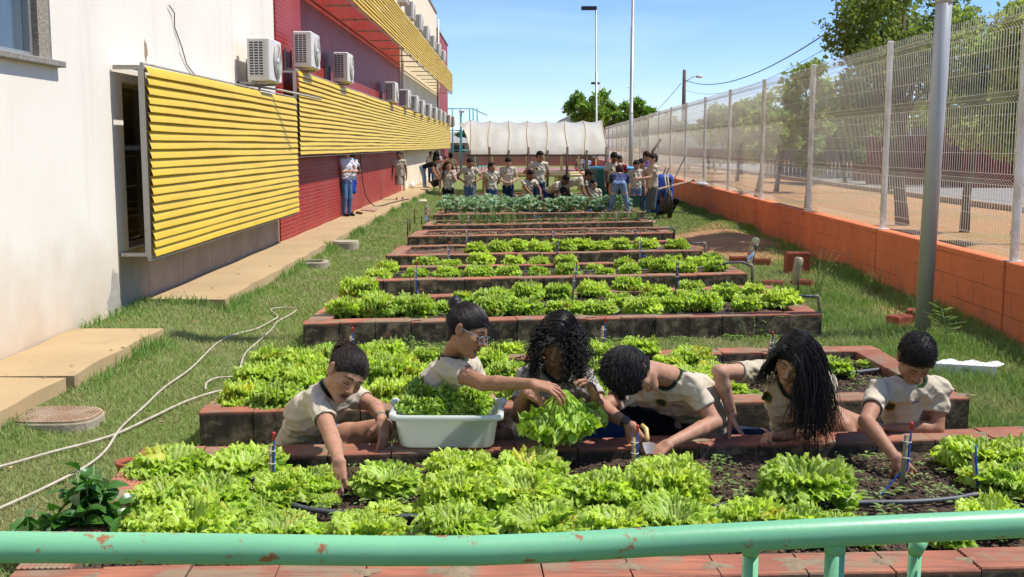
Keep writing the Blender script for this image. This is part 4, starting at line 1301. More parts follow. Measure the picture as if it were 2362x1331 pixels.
# seedlings and weeds scattered over the soil (nobody could count them)
def scatter_weeds():
    VS = []; FS = []; rg = random.Random(11)
    def weed(x, y, z, s_, n):
        for i in range(n):
            az = rg.uniform(0, 6.28); el = rg.uniform(.2, 1.1); L = s_*rg.uniform(.6, 1.2); W = L*.22
            b = len(VS)
            st = L*.6
            x0 = x+math.cos(az)*math.cos(el)*st; y0 = y+math.sin(az)*math.cos(el)*st; z0 = z+math.sin(el)*st+.005
            a2 = az+1.57
            VS.extend([(x0, y0, z0), (x0+math.cos(az)*L*.5+math.cos(a2)*W, y0+math.sin(az)*L*.5+math.sin(a2)*W, z0+L*.12),
                       (x0+math.cos(az)*L, y0+math.sin(az)*L, z0+L*.05), (x0+math.cos(az)*L*.5-math.cos(a2)*W, y0+math.sin(az)*L*.5-math.sin(a2)*W, z0+L*.12)])
            FS.append((b, b+1, b+2, b+3))
            VS.extend([(x, y, z), (x+.0015, y, z), (x0, y0, z0)]); FS.append((b+4, b+5, b+6))
    for k, cnt in ((1, 650), (2, 160), (3, 120), (4, 90), (5, 40), (6, 120)):
        q = BQ[k]
        for _ in range(cnt):
            u, v = rg.uniform(.05, .95), rg.uniform(.16, .84)
            p = q[0].lerp(q[1], u).lerp(q[3].lerp(q[2], u), v)
            if k == 1 and not ((.50 < u < .93 and v > .25) or rg.random() < .35): continue
            weed(p.x, p.y, .15, rg.uniform(.018, .045), rg.randint(4, 8))
    # weeds along the front walls between beds
    for k in (3, 4, 5, 6):
        q = BQ[k]
        for _ in range(60):
            u = rg.uniform(0, 1); p = q[0].lerp(q[1], u); weed(p.x, p.y-.06, 0, rg.uniform(.03, .07), 6)
    me = mesh_from('weeds', VS, FS, None, [True]*len(FS), [M['weed']])
    o = bpy.data.objects.new('weeds', me); C.objects.link(o); o['kind'] = 'stuff'; o['label'] = 'small green weeds and seedlings sprouting from the soil of the beds'; o['category'] = 'weeds'
M['weed'] = leaf_material('weed_leaf', (.13, .24, .05), (.26, .36, .10), .3, .6, 3, 0)
scatter_weeds()
def scatter_clods():
    VS = []; FS = []; rg = random.Random(12)
    ico = [(0, 0, 1), (.9, 0, .3), (.28, .85, .3), (-.72, .53, .3), (-.72, -.53, .3), (.28, -.85, .3), (0, 0, -.4)]
    icf = [(0, 1, 2), (0, 2, 3), (0, 3, 4), (0, 4, 5), (0, 5, 1), (6, 2, 1), (6, 3, 2), (6, 4, 3), (6, 5, 4), (6, 1, 5)]
    for k, cnt, s0 in ((1, 5200, .011), (2, 2600, .013), (3, 1200, .012), (4, 900, .013), (5, 500, .014), (6, 1400, .02)):
        q = BQ[k]
        for _ in range(cnt):
            u, v = rg.uniform(.05, .95), rg.uniform(.14, .86)
            p = q[0].lerp(q[1], u).lerp(q[3].lerp(q[2], u), v); s_ = s0*rg.uniform(.4, 1.5); b = len(VS)
            z = {1: .137, 2: .142, 6: .167}.get(k, .152)
            a = rg.uniform(0, 6)
            for (x, y, zz) in ico:
                j = rg.uniform(.7, 1.2)
                VS.append((p.x+(x*math.cos(a)-y*math.sin(a))*s_*j, p.y+(x*math.sin(a)+y*math.cos(a))*s_*j, z+zz*s_*.8*j))
            FS += [tuple(b+i for i in f) for f in icf]
    me = mesh_from('soil_clods', VS, FS, None, None, [material('soil_clod', (.036, .021, .012), .95, (.17, .105, .06), 12, .4, .62)])
    o = bpy.data.objects.new('soil_clods', me); C.objects.link(o); o['kind'] = 'stuff'; o['label'] = 'loose crumbs and clods of earth on the beds'; o['category'] = 'soil'
scatter_clods()

# ---- grass blades
def in_quad(x, y, q, pad=0.0):
    fl, fr, br, bl = q
    fy = fl.y+(fr.y-fl.y)*(x-fl.x)/(fr.x-fl.x); by = bl.y+(br.y-bl.y)*(x-bl.x)/(br.x-bl.x)
    return (x > fl.x-pad) & (x < fr.x+pad) & (y > fy-pad) & (y < by+pad)
def grass():
    n = 560000
    # density falls with distance: sample depth ~ 1/y
    t = RNG.uniform(0, 1, n); y = 3.3*(42/3.3)**t
    x = RNG.uniform(-5.0, 4.8, n)
    fr = np.minimum(1, 3.4/np.abs(x).clip(.1)*y/3.4)
    keep = np.abs(x) < y*.50+.2
    keep &= x < FX(y)-.02
    u = y; wallx = -3.6-.0098*y
    v = x-wallx
    keep &= v > .03
    for (u0, u1, v0, v1) in slabs:
        keep &= ~((u > u0-.01) & (u < u1+.01) & (v > v0-.015) & (v < v1+.015))
    for q in BQ.values(): keep &= ~in_quad(x, y, q, .0)
    # trampled, bare places
    nn = .5+.25*np.sin(x*3.1+y*1.7)+.25*np.sin(x*1.3-y*2.9)+.2*np.sin(x*7+y*5)
    heap = np.exp(-(((x-3.4)/1.1)**2+((y-18.6)/2.8)**2))+.5*np.exp(-(((x-2.9)/.6)**2+((y-16.9)/.9)**2))+.6*np.exp(-(((x-3.9)/.35)**2+((y-11.2)/1.2)**2))
    keep &= RNG.uniform(0, 1, n) > heap*1.3
    keep &= RNG.uniform(0, 1, n) > np.clip(.55-nn, 0, .6)*.9
    x = x[keep]; y = y[keep]; nn = nn[keep]; v = v[keep]
    n = len(x)
    # long grass: beside slabs, along the orange wall foot, by the beds' left ends, wild on the right
    lng = np.zeros(n)
    for (u0, u1, v0, v1) in slabs:
        e = np.maximum(0, np.maximum(v0-v, v-v1)); e2 = np.maximum(0, np.maximum(u0-y, y-u1))
        dd = np.hypot(e, e2); lng = np.maximum(lng, np.exp(-(dd/.13)**2)*(.55+.5*np.sin(y*2.1+x)+.25*np.sin(y*5.3)))
    dw = FX(y)-x
    lng = np.maximum(lng, np.exp(-(dw/.30)**2)*(.8+.4*np.sin(y*1.9)))
    lng = np.maximum(lng, .50*sstep(2.6, 2.8, x)*(y < 13)*(.7+.5*np.sin(x*5+y*3)))
    for k, q in BQ.items():
        if k > 4: continue
        dl = np.hypot(np.maximum(0, q[0].x-x), np.maximum(0, np.maximum(q[0].y-y, y-q[3].y)))
        lng = np.maximum(lng, np.exp(-(dl/.10)**2)*.5*(x < q[0].x+.02))
    lng = np.maximum(lng, np.exp(-(v/.12)**2)*.8)
    lng = np.clip(lng, 0, 1.2)
    sz = 1+.10*np.maximum(0, y-4)
    h = (.014+.016*RNG.uniform(0, 1, n)+.078*lng*RNG.uniform(.4, 1, n))*np.minimum(sz, 1.6)
    wd = (.0016+.0012*RNG.uniform(0, 1, n))*sz*(1+.4*lng)
    az = RNG.uniform(0, 2*math.pi, n)
    z = gheight(x, y)
    ln = h*(RNG.uniform(.3, 1.4, n)*(1-.5*np.clip(lng, 0, 1)))
    la = RNG.uniform(0, 2*math.pi, n)
    dx = np.cos(az)*wd; dy = np.sin(az)*wd
    lx = np.cos(la)*ln; ly = np.sin(la)*ln
    V = np.empty((n, 5, 3))
    V[:, 0] = np.stack([x-dx, y-dy, z-.004], 1); V[:, 1] = np.stack([x+dx, y+dy, z-.004], 1)
    V[:, 2] = np.stack([x+lx*.35+dx*.75, y+ly*.35+dy*.75, z+h*.6], 1); V[:, 3] = np.stack([x+lx*.35-dx*.75, y+ly*.35-dy*.75, z+h*.6], 1)
    V[:, 4] = np.stack([x+lx, y+ly, z+h], 1)
    b = np.arange(n)*5
    # quad + degenerate-free triangle as two face sets
    Fq = np.stack([b, b+1, b+2], 1); Fq2 = np.stack([b, b+2, b+3], 1); Ft = np.stack([b+3, b+2, b+4], 1)
    F = np.concatenate([Fq, Fq2, Ft])
    me = mesh_from('grass', V.reshape(-1, 3), F, None, np.ones(len(F)), [M['blade']])
    c1 = np.array([.23, .34, .085]); c2 = np.array([.40, .39, .19]); c3 = np.array([.17, .33, .07])
    mt = np.clip(RNG.uniform(0, 1, n)*.6+.7*(nn-.45)+.25*np.sin(x*11+y*3)*np.sin(y*7), 0, 1)[:, None]
    mt = mt*(1-.7*np.clip(lng, 0, 1)[:, None])
    c = c1*(1-mt)+c2*mt
    lg = np.clip(lng, 0, 1)[:, None]; c = c*(1-lg*.8)+c3*lg*.8
    c = c*RNG.uniform(.75, 1.25, (n, 1))
    c = np.concatenate([c, np.ones((n, 1))], 1)
    cc = np.repeat(c[:, None, :], 5, 1).reshape(-1, 4).astype(np.float32)
    me.color_attributes.new('leafcol', 'FLOAT_COLOR', 'POINT').data.foreach_set('color', cc.ravel())
    o = bpy.data.objects.new('grass', me); C.objects.link(o); o['kind'] = 'stuff'; o['label'] = 'short mown lawn grass with longer tufts along the slabs and walls'; o['category'] = 'grass'
M['blade'] = material('grass_blade', (.1, .2, .04), .7, tlc=.3, attr='leafcol', spec=.2)
grass()

def litter_leaves():
    rg = random.Random(21); VS = []; FS = []
    for _ in range(900):
        y = 3.6*(30/3.6)**rg.random(); x = rg.uniform(-3.6, 4.2)
        if x > FX(y)-.1 or any(in_quad(x, y, q) for q in BQ.values()): continue
        z = float(gheight(x, y))+.02
        wv = x-(-3.6-.0098*y)
        if any(u0 < y < u1 and v0 < wv < v1 for (u0, u1, v0, v1) in slabs): z = .157
        s_ = rg.uniform(.010, .028); a = rg.uniform(0, 6.3); b = len(VS); t = rg.uniform(0, .012)
        for k, (p, q) in enumerate(((-1, 0), (0, -.45), (1, 0), (0, .45))):
            VS.append((x+(p*math.cos(a)-q*math.sin(a))*s_, y+(p*math.sin(a)+q*math.cos(a))*s_, z+(t if k % 2 else 0)))
        FS.append((b, b+1, b+2, b+3))
    me = mesh_from('fallen_leaves', VS, FS, None, None, [material('dry_leaf', (.24, .14, .06), .8, (.38, .28, .12), 3)])
    o = bpy.data.objects.new('fallen_leaves', me); C.objects.link(o); o['kind'] = 'stuff'; o['label'] = 'small dry leaves and chips scattered over the lawn and the path'; o['category'] = 'leaves'
litter_leaves()
# ---- trees
M['bark'] = material('grey_brown_bark', (.17, .125, .085), .95, (.10, .075, .05), 12, stretch=(1, 1, .3), bump=.8, bscale=30)
def tree(name, label, base, crown_c, crown_r, nl, leaf, cols, seed, lean=(0, 0), trunk_r=.06, group='trees beyond the wire fence', clumps=26, droop=.3, cat='tree', shell=.35):
    rg = np.random.default_rng(seed); rd = random.Random(seed)
    t = thing(name, label, cat, base, group)
    cc = Vector(crown_c)
    mb = MB()
    fork = Vector(base).lerp(cc, .62)
    pts = [Vector(base), Vector(base).lerp(fork, .4)+Vector((rd.uniform(-.05, .05), 0, 0)), fork, cc+Vector((0, 0, crown_r[2]*.5))]
    mb.tube(pts, [trunk_r*1.3, trunk_r, trunk_r*.8, trunk_r*.2], 9)
    cl = []
    for i in range(clumps):
        d = rg.normal(size=3); d /= np.linalg.norm(d)
        rr_ = rg.uniform(.35, 1.0)
        c = np.array(cc)+d*np.array(crown_r)*rr_
        cl.append((c, rg.uniform(.16, .34)*max(crown_r)))
        if i < 16:
            c_ = Vector(c); s_ = fork.lerp(cc, rd.uniform(-.3, .5)); mid = s_.lerp(c_, .5)+Vector((rd.uniform(-.1, .1), rd.uniform(-.1, .1), .1))
            mb.tube([s_, mid, c_], [trunk_r*.4, trunk_r*.25, trunk_r*.08], 5)
    obj('trunk', mb, M['bark'], t)
    n = nl
    ci = rg.integers(0, clumps, n)
    cen = np.array([c[0] for c in cl])[ci]; rad = np.array([c[1] for c in cl])[ci]
    d = rg.normal(size=(n, 3)); d /= np.linalg.norm(d, axis=1)[:, None]
    p = cen+d*(rad*rg.uniform(shell, 1.05, n))[:, None]*np.array([1, 1, .8])
    a = rg.normal(size=(n, 3)); a[:, 2] -= droop; a /= np.linalg.norm(a, axis=1)[:, None]
    b = np.cross(a, rg.normal(size=(n, 3))); b /= np.linalg.norm(b, axis=1)[:, None]
    L = leaf*rg.uniform(.6, 1.3, n)[:, None]; W = L*.28
    nrm = np.cross(a, b)
    V = np.empty((n, 4, 3)); V[:, 0] = p; V[:, 1] = p+a*L*.5+b*W+nrm*L*.06; V[:, 2] = p+a*L; V[:, 3] = p+a*L*.5-b*W+nrm*L*.06
    V = V-np.array(base)
    i4 = np.arange(n)*4
    F = np.stack([i4, i4+1, i4+2, i4+3], 1)
    me = mesh_from('crown', V.reshape(-1, 3), F, None, np.ones(n), [M['treeleaf']])
    tc_ = rg.uniform(0, 1, clumps)[ci]*.6+rg.uniform(0, 1, n)*.4
    c = np.array(cols[0])*(1-tc_[:, None])+np.array(cols[1])*tc_[:, None]
    cf = np.concatenate([np.repeat(c[:, None], 4, 1).reshape(-1, 3), np.ones((n*4, 1))], 1).astype(np.float32)
    me.color_attributes.new('leafcol', 'FLOAT_COLOR', 'POINT').data.foreach_set('color', cf.ravel())
    o = bpy.data.objects.new('crown', me); C.objects.link(o); o.parent = t
    return t
M['treeleaf'] = material('tree_leaf', (.1, .2, .04), .55, tlc=.5, attr='leafcol', spec=.4)
def tr(label, bx, by, D, cx, cy, rx, ry, nl, leaf, cols, seed, zb=.36, **kw):
    b = P(bx, by, D); b.z = zb
    c = P(cx, cy, D); r = rx*D/FPX; rz = ry*D/FPX
    return tree('tree', label, b, c, (r, r, rz), nl, leaf, cols, seed, **kw)
dk = ((.11, .17, .035), (.30, .36, .09)); md = ((.14, .23, .05), (.28, .36, .10)); lt = ((.20, .30, .06), (.40, .46, .13)); pale = ((.26, .34, .13), (.42, .46, .22))
tr('large dark leafy tree right of the second fence post, overhanging the street', 2082, 512, 18, 2080, 110, 175, 230, 17000, .095, dk, 31, trunk_r=.09, clumps=44)
tr('yellow green leafy tree behind the big light pole at the upper right', 2225, 530, 16.5, 2270, 190, 115, 170, 11000, .09, lt, 32, clumps=30)
tr('wide band of light green bushes far behind the third fence post', 1880, 415, 50, 1880, 310, 120, 62, 6000, .22, lt, 51, trunk_r=.1, clumps=30)
tr('light green roadside tree far behind the fourth fence post', 1760, 400, 52, 1755, 285, 95, 70, 5000, .22, lt, 52, clumps=26)
tr('pale round tree between the sixth and seventh fence posts', 1660, 385, 62, 1672, 295, 60, 50, 3500, .24, pale, 53, clumps=20)
tr('yellow green tree behind the dark tree over the far brick stacks', 2010, 425, 44, 2010, 260, 110, 90, 6000, .2, lt, 54, clumps=28)
tr('green tree above the dark red wall, right of the big pole', 2270, 430, 44, 2290, 285, 130, 70, 6000, .2, md, 55, clumps=28)
tr('tree with yellow tipped leaves at the right edge of the photo', 2480, 560, 14.5, 2390, 170, 95, 190, 9000, .095, lt, 33, clumps=26)
tr('slender tree with light drooping leaves left of the dark tree', 1862, 468, 23, 1875, 235, 55, 110, 2600, .13, lt, 34, trunk_r=.05, clumps=14, droop=.8)
tr('light green tree with long leaves between the third and fourth fence posts', 1743, 448, 27, 1775, 300, 85, 80, 4200, .15, lt, 35, trunk_r=.05, clumps=20, droop=.8)
tr('mid green tree behind the fourth fence post', 1790, 440, 31, 1820, 280, 90, 90, 5000, .14, md, 36, clumps=22)
tr('dark leaf mass of a bushy tree behind the thin tree across the street', 1950, 420, 38, 1925, 290, 110, 100, 7000, .17, dk, 37, clumps=26)
tr('bushy street tree seen behind the fifth fence post', 1700, 405, 40, 1705, 290, 75, 75, 4200, .18, md, 38, clumps=20)
tr('pale hazy tree left of the fifth fence post', 1650, 390, 55, 1640, 300, 60, 50, 3000, .22, pale, 39, clumps=18)
tr('pale bushy tree near the street lamp pole', 1590, 385, 60, 1560, 305, 55, 42, 3000, .22, pale, 40, clumps=18)
tr('leafy tree with airy branches behind the right end of the greenhouse roof', 1362, 395, 72, 1362, 250, 50, 42, 3000, .34, ((.13, .24, .04), (.32, .44, .09)), 41, zb=0, group='trees behind the greenhouse', clumps=24)
tr('lower spreading branch tree right of the taller lamp post', 1405, 395, 74, 1405, 262, 34, 30, 1000, .32, ((.15, .26, .05), (.34, .44, .11)), 42, zb=0, group='trees behind the greenhouse', clumps=12)
tr('dense green tree between the plain grey pole and the wire fence', 1480, 390, 70, 1472, 258, 36, 27, 2600, .32, ((.11, .23, .035), (.26, .40, .07)), 43, zb=0, group='trees behind the greenhouse', clumps=18)
tr('small green bush like tree left of the plain grey pole', 1443, 390, 73, 1440, 270, 16, 20, 900, .3, ((.06, .14, .02), (.14, .24, .05)), 44, zb=0, group='trees behind the greenhouse', clumps=8)
tr('green tree behind the teal court fence at the far left', 1085, 400, 110, 1085, 318, 40, 28, 2600, .4, ((.05, .12, .02), (.12, .2, .05)), 45, zb=0, group='trees behind the greenhouse', clumps=14)
tr('dark tree clump behind the right end of the greenhouse', 1500, 380, 95, 1500, 300, 60, 34, 3200, .4, md, 46, zb=0, group='trees behind the greenhouse', clumps=18)
tr('green tree low behind the last fence posts', 1430, 385, 90, 1425, 305, 55, 26, 2600, .38, ((.07, .14, .03), (.15, .22, .06)), 47, zb=0, group='trees behind the greenhouse', clumps=14)

# ---- potted pepper plant in the near left
M['pepper'] = leaf_material('pepper_leaf', (.045, .14, .018), (.08, .20, .03), .25, .28, 5, 0, .6)
c0 = G(205, 1250, .1); c0.z = 0
pt = thing('pepper_plant', 'bushy dark green pepper plant with glossy leaves at the left end of the nearest bed', 'pepper plant', c0)
mb = MB(); rg = random.Random(4)
stems = MB()
for i in range(44):
    az = rg.uniform(0, 6.28); r = rg.uniform(.03, .22); h = rg.uniform(.12, .42)*(1-.4*(r/.2)**2)
    tp_ = c0+Vector((math.cos(az)*r*1.15, math.sin(az)*r*.7, h))
    stems.tube([c0+Vector((0, 0, .03)), c0.lerp(tp_, .5)+Vector((0, 0, .05)), tp_], [.005, .004, .002], 5)
    for k in range(9):
        a2 = rg.uniform(0, 6.28)
        V, F = leaf_grid(rg.uniform(.07, .125), rg.uniform(.022, .036), rg.uniform(.5, 1.3), 6, .2, .08, rg.uniform(0, 6))
        pp = c0.lerp(tp_, rg.uniform(.55, 1))
        mb.add(place(V, pp, a2, rg.uniform(-.4, .9), rg.uniform(-.8, .8)), F, True)
obj('foliage', mb, M['pepper'], pt); obj('stem', stems, M['kale_stem'], pt)
for i, (px, py, lb) in enumerate(((262, 1160, 'cracked terracotta pot rim showing among the pepper leaves'), (300, 1090, 'small terracotta pot at the left corner of the nearest bed'))):
    cpt = G(px, py, .06); cpt.z = 0
    mb = MB(); mb.lathe([(.045, 0), (.06, .10), (.068, .10), (.068, .12), (.058, .12), (.055, .10)], cpt, 20, capt=False); mb.lathe([(.055, .10), (.001, .101)], cpt, 20, capb=False, m=1)
    tag(obj('flower_pot', mb, [M['brick_plain'], M['soil']], loc=cpt), lb, 'flower pot', 'terracotta pots')
# feathery young weed tree behind the right-hand boy
c1 = G(2176, 800, 0)
wp = thing('tall_weed', 'tall feathery light green weed standing behind the boy at the right', 'weed', c1)
mb = MB(); st = MB()
top = P(2172, 712, c1.y)
st.tube([c1, c1.lerp(top, .5)+Vector((.03, 0, 0)), top], [.006, .004, .002], 5)
rg = random.Random(8)
for i in range(17):
    p = c1.lerp(top, .25+.75*i/16); az = (0 if i % 2 else math.pi)+rg.uniform(-.7, .7); el = rg.uniform(.1, .6); L = rg.uniform(.10, .20)*(1.1-.5*i/16)
    e = p+Vector((math.cos(az)*math.cos(el), math.sin(az)*math.cos(el), math.sin(el)))*L
    st.tube([p, e], [.002, .001], 4)
    for k in range(10):
        pp = p.lerp(e, .25+.75*k/9)
        for sg in (-1, 1):
            V, F = leaf_grid(.028, .005, .3, 2)
            mb.add(place(V, pp, az+sg*1.1, el*.4, 0), F, True)
obj('foliage', mb, leaf_material('feathery_leaf', (.20, .30, .05), (.30, .40, .08), .35, .5, 8, 0), wp); obj('stem', st, M['kale_stem'], wp)
# grass-like weeds with wiry stems near the fence foot and bed fronts
def wiry(px, py, label, n, H, seed, flowers=False):
    c = G(px, py, 0); rg = random.Random(seed); t = thing('wiry_weed', label, 'weed', c, 'wiry weeds'); mb = MB(); fl = MB()
    for i in range(n):
        az = rg.uniform(0, 6.28); h = H*rg.uniform(.5, 1); ln = rg.uniform(.2, .8)*h
        e = c+Vector((math.cos(az)*ln, math.sin(az)*ln*.6, h)); mid = c.lerp(e, .5)+Vector((0, 0, h*.15))
        mb.tube([c+Vector((rg.uniform(-.05, .05), rg.uniform(-.05, .05), 0)), mid, e], [.003, .0022, .0012], 4, m=0)
        for k in range(3):
            V, F = leaf_grid(rg.uniform(.03, .07), .008, .6, 3)
            mb.add(place(V, c.lerp(e, rg.uniform(.2, .9)), rg.uniform(0, 6.28), rg.uniform(-.2, .8)), F, True)
        if flowers: fl.lathe([(.001, -.008), (.010, 0), (.001, .008)], e, 8)
    obj('stems', mb, M['weed'], t)
    if flowers: obj('flower', fl, material('pink_weed_flower', (.55, .08, .10), .6), t)
wiry(1880, 690, 'tall wiry weed with small pink flowers at the foot of the orange wall', 16, .55, 1, True)
wiry(2120, 745, 'thin straggly weed left of the foot of the big light pole', 10, .35, 2)
wiry(1740, 795, 'single arching weed in front of the third bed wall, near the long haired girl', 4, .30, 3)
wiry(945, 805, 'small arching weed in front of the third bed wall above the lettuces', 5, .16, 4)
wiry(2025, 680, 'clump of straggly weeds in the shade of the orange wall', 14, .32, 5)
# ================================================================ railing in the foreground
def rail_mat():
    m = material('mint_green_paint', (.19, .48, .26), .38, (.16, .42, .225), 3, bump=.12, bscale=70, bdist=.004, spec=.5, dirt=(.30, .13, .05), dscale=17, dlo=.60, dhi=.64)
    return m
M['mint'] = rail_mat()
rt = thing('handrail', 'mint green painted steel handrail with rust spots crossing the bottom of the picture', 'handrail', (0, 2.1, 0))
def RP(px, py, Y): return P(px, py, Y)
rp = [(-260, 1258, 2.02), (0, 1262, 2.06), (300, 1264, 2.10), (600, 1267, 2.13), (900, 1271, 2.15), (1100, 1270, 2.17), (1300, 1262, 2.19), (1500, 1250, 2.21), (1800, 1234, 2.24), (2100, 1219, 2.27), (2362, 1207, 2.30), (2650, 1194, 2.33)]
mb = MB(); mb.tube([RP(*p) for p in rp], .0305, 36)
obj('rail', mb, M['mint'], rt)
for (px, wpx, Yd) in ((1732, 38, 2.30), (1927, 47, 2.26), (2112, 31, 2.36)):
    top = P(px, 1240, Yd); r = wpx*Yd/FPX/2
    mb = MB(); mb.tube([(top.x, Yd, -.1), (top.x, Yd, top.z+.0)], r, 20)
    mb.tube([(top.x, Yd, top.z-.034), (top.x, Yd-.03*(Yd > 2.27), top.z)], r*1.06, 20)
    obj('rail_post', mb, M['mint'], rt)

# ================================================================ small things in the garden
M['bamboo'] = material('dry_bamboo', (.42, .33, .17), .7, (.28, .20, .10), 20, stretch=(1, 1, .2))
M['dark_stick'] = material('dark_wood_stick', (.12, .075, .045), .8, (.07, .045, .03), 12)
M['pvc_grey'] = material('grey_plastic_pipe', (.085, .095, .105), .5, (.06, .065, .075), 8, dirt=(.2, .15, .1), dscale=9, dlo=.6, dhi=.8)
M['blue_tube'] = material('blue_plastic_tube', (.02, .10, .48), .35)
M['red_tip'] = material('red_tape', (.50, .03, .03), .5)
M['twine'] = material('white_twine', (.66, .62, .50), .8)
def stake(px, ytop, ybot, D, wpx, mat, label, tube=None, tip=True, ties=2):
    b0 = P(px[1], ybot, D); t0 = P(px[0], ytop, D); b0.z = max(.05, b0.z)
    t = thing('irrigation_stake', label, 'stake', b0, 'irrigation stakes in the raised beds')
    r = wpx*D/FPX/2
    mb = MB(); mb.tube([b0-Vector((0, 0, .04)), b0.lerp(t0, .5)+Vector((.002, 0, 0)), t0], [r*.95, r, r*.95], 10)
    obj('stick', mb, mat, t)
    off = Vector((r+.005, -.004, 0))
    mb = MB()
    pts = [t0+off+Vector((0, 0, .035))]+[b0.lerp(t0, k)+off for k in (.8, .6, .4)]
    if tube:
        pts += [P(x, y, D-.02*i) for i, (x, y) in enumerate(tube)]
    else:
        pts += [b0.lerp(t0, .15)+off]
    # smooth the path
    sm = []
    for i in range(len(pts)-1):
        for k in range(4):
            s_ = k/4; p0 = pts[max(i-1, 0)]; p1 = pts[i]; p2 = pts[i+1]; p3 = pts[min(i+2, len(pts)-1)]
            sm.append(.5*((2*p1)+(p2-p0)*s_+(2*p0-5*p1+4*p2-p3)*s_*s_+(3*p1-p0-3*p2+p3)*s_**3))
    sm.append(pts[-1])
    mb.tube(sm, .0042, 7); obj('blue_tube', mb, M['blue_tube'], t)
    if tip:
        mb = MB(); mb.lathe([(.004, -.01), (.006, -.008), (.006, .012), (.0075, .014), (.0075, .024), (.003, .028)], pts[0], 10); obj('red_cap', mb, M['red_tip'], t)
    for k in (.9, .62)[:ties]:
        mb = MB()
        c = b0.lerp(t0, k)+Vector((.003, 0, 0))
        mb.tube([c+Vector((math.cos(a)*(r+.006), math.sin(a)*(r+.006), .002*math.sin(a*2))) for a in [i*math.pi/5 for i in range(11)]], .0022, 4, cap=False)
        obj('tie', mb, M['twine'], t)
D_ = lambda px, py, z=.14: G(px, py, z).y
stake((625, 624), 1028, 1132, D_(624, 1132), 11, M['bamboo'], 'bamboo stake with a blue tube in the nearest bed, left of the reaching hand', [(640, 1140), (655, 1170), (663, 1184)])
stake((1462, 1462), 1010, 1100, D_(1462, 1100), 12, M['bamboo'], 'pale bamboo stake in the nearest bed by the hands of the boy with the watch')
stake((2092, 2076), 1005, 1135, D_(2076, 1135), 13, material('grey_green_stick', (.22, .20, .12), .8), 'greenish stake with a bright blue tube by the hand of the boy at the right', [(2078, 1090), (2050, 1120), (2015, 1162)])
stake((2243, 2252), 1045, 1140, D_(2252, 1140), 7, M['bamboo'], 'thin bare cane in the nearest bed near the right edge', tip=False, ties=0)
stake((809, 812), 775, 840, D_(812, 850), 8, M['bamboo'], 'bamboo stake tip behind the head of the girl with tied back hair')
stake((1391, 1385), 752, 822, D_(1385, 822), 8, M['bamboo'], 'bamboo stake behind the boy with the watch, right of the curly haired girl')
stake((1777, 1770), 785, 830, D_(1770, 845), 7, M['bamboo'], 'bamboo stake left of the long haired girl behind her head')
stake((957, 957), 618, 685, D_(957, 685), 5, M['bamboo'], 'thin grey cane at the left part of the third bed', [(962, 670), (964, 678)])
stake((1326, 1319), 618, 695, D_(1319, 695), 5.5, M['bamboo'], 'brown cane in the middle of the third bed', [(1316, 690)])
stake((1562, 1558), 606, 690, D_(1558, 690), 5.5, M['dark_stick'], 'dark cane at the right part of the third bed', [(1563, 680), (1570, 700)])
stake((1033, 1034), 570, 620, D_(1034, 618), 3.6, M['bamboo'], 'orange brown cane at the left part of the fourth bed', [(1042, 605), (1045, 618)])
stake((1286, 1283), 556, 622, D_(1283, 620), 4, M['dark_stick'], 'dark cane in the middle of the fourth bed', [(1287, 600), (1292, 612)])
stake((1474, 1477), 553, 618, D_(1477, 617), 4, M['bamboo'], 'light cane with a looping blue tube at the right part of the fourth bed', [(1485, 590), (1504, 600), (1500, 618)])
stake((1075, 1077), 528, 577, D_(1077, 577), 4, M['bamboo'], 'pale grey cane at the left of the fifth bed beside the bare soil', [(1071, 580)])
stake((1275, 1276), 532, 560, D_(1276, 565), 3.4, M['bamboo'], 'pale cane in the middle of the fifth bed')
stake((1467, 1461), 532, 577, D_(1461, 575), 3.4, M['dark_stick'], 'dark cane in the fifth bed left of its tallest lettuce', [(1450, 575)])
stake((1080, 1080), 497, 526, D_(1080, 523), 3.4, M['bamboo'], 'grey cane at the left of the sixth bed', [(1090, 522)], tip=False)
stake((1232, 1232), 489, 508, D_(1232, 506), 3, M['bamboo'], 'short cane in the middle of the onion bed', [(1250, 500)], tip=False)
stake((1389, 1392), 487, 512, D_(1392, 512), 3, M['bamboo'], 'short leaning cane in the right of the onion bed', tip=False)
stake((1421, 1421), 491, 520, D_(1421, 518), 3, M['bamboo'], 'short cane by the feet of the woman bending over', [(1430, 512), (1434, 521)], tip=False)
def pipe(name, pts, r, mat, label, cat='pipe', group='irrigation pipes', n=8, jitter=0):
    sm = []
    for i in range(len(pts)-1):
        for k in range(5):
            s_ = k/5; p0 = pts[max(i-1, 0)]; p1 = pts[i]; p2 = pts[i+1]; p3 = pts[min(i+2, len(pts)-1)]
            sm.append(.5*((2*p1)+(p2-p0)*s_+(2*p0-5*p1+4*p2-p3)*s_*s_+(3*p1-p0-3*p2+p3)*s_**3))
    sm.append(pts[-1])
    mb = MB(); mb.tube(sm, r, n)
    return tag(obj(name, mb, mat, loc=pts[0]), label, cat, group)
z1 = .165
pipe('irrigation_pipe', [G(x, y, z1) for x, y in ((640, 1150), (700, 1172), (770, 1182), (850, 1190), (960, 1192), (1060, 1190), (1200, 1186), (1400, 1178), (1640, 1168), (1800, 1165), (1960, 1160), (2100, 1158), (2200, 1150), (2262, 1140), (2400, 1132))], .012, M['pvc_grey'], 'dark grey irrigation pipe lying between the lettuces of the nearest bed')
pipe('irrigation_pipe', [P(x, y, D_(640, 1140)) for x, y in ((583, 1102), (596, 1112), (622, 1130))], .014, M['pvc_grey'], 'folded end of a grey pipe tied to the left stake of the nearest bed')
pipe('irrigation_pipe', [P(x, y, D_(640, 1140)-.02) for x, y in ((588, 1108), (604, 1126), (618, 1132))], .013, M['pvc_grey'], 'second folded grey pipe end just below the first at the left stake')
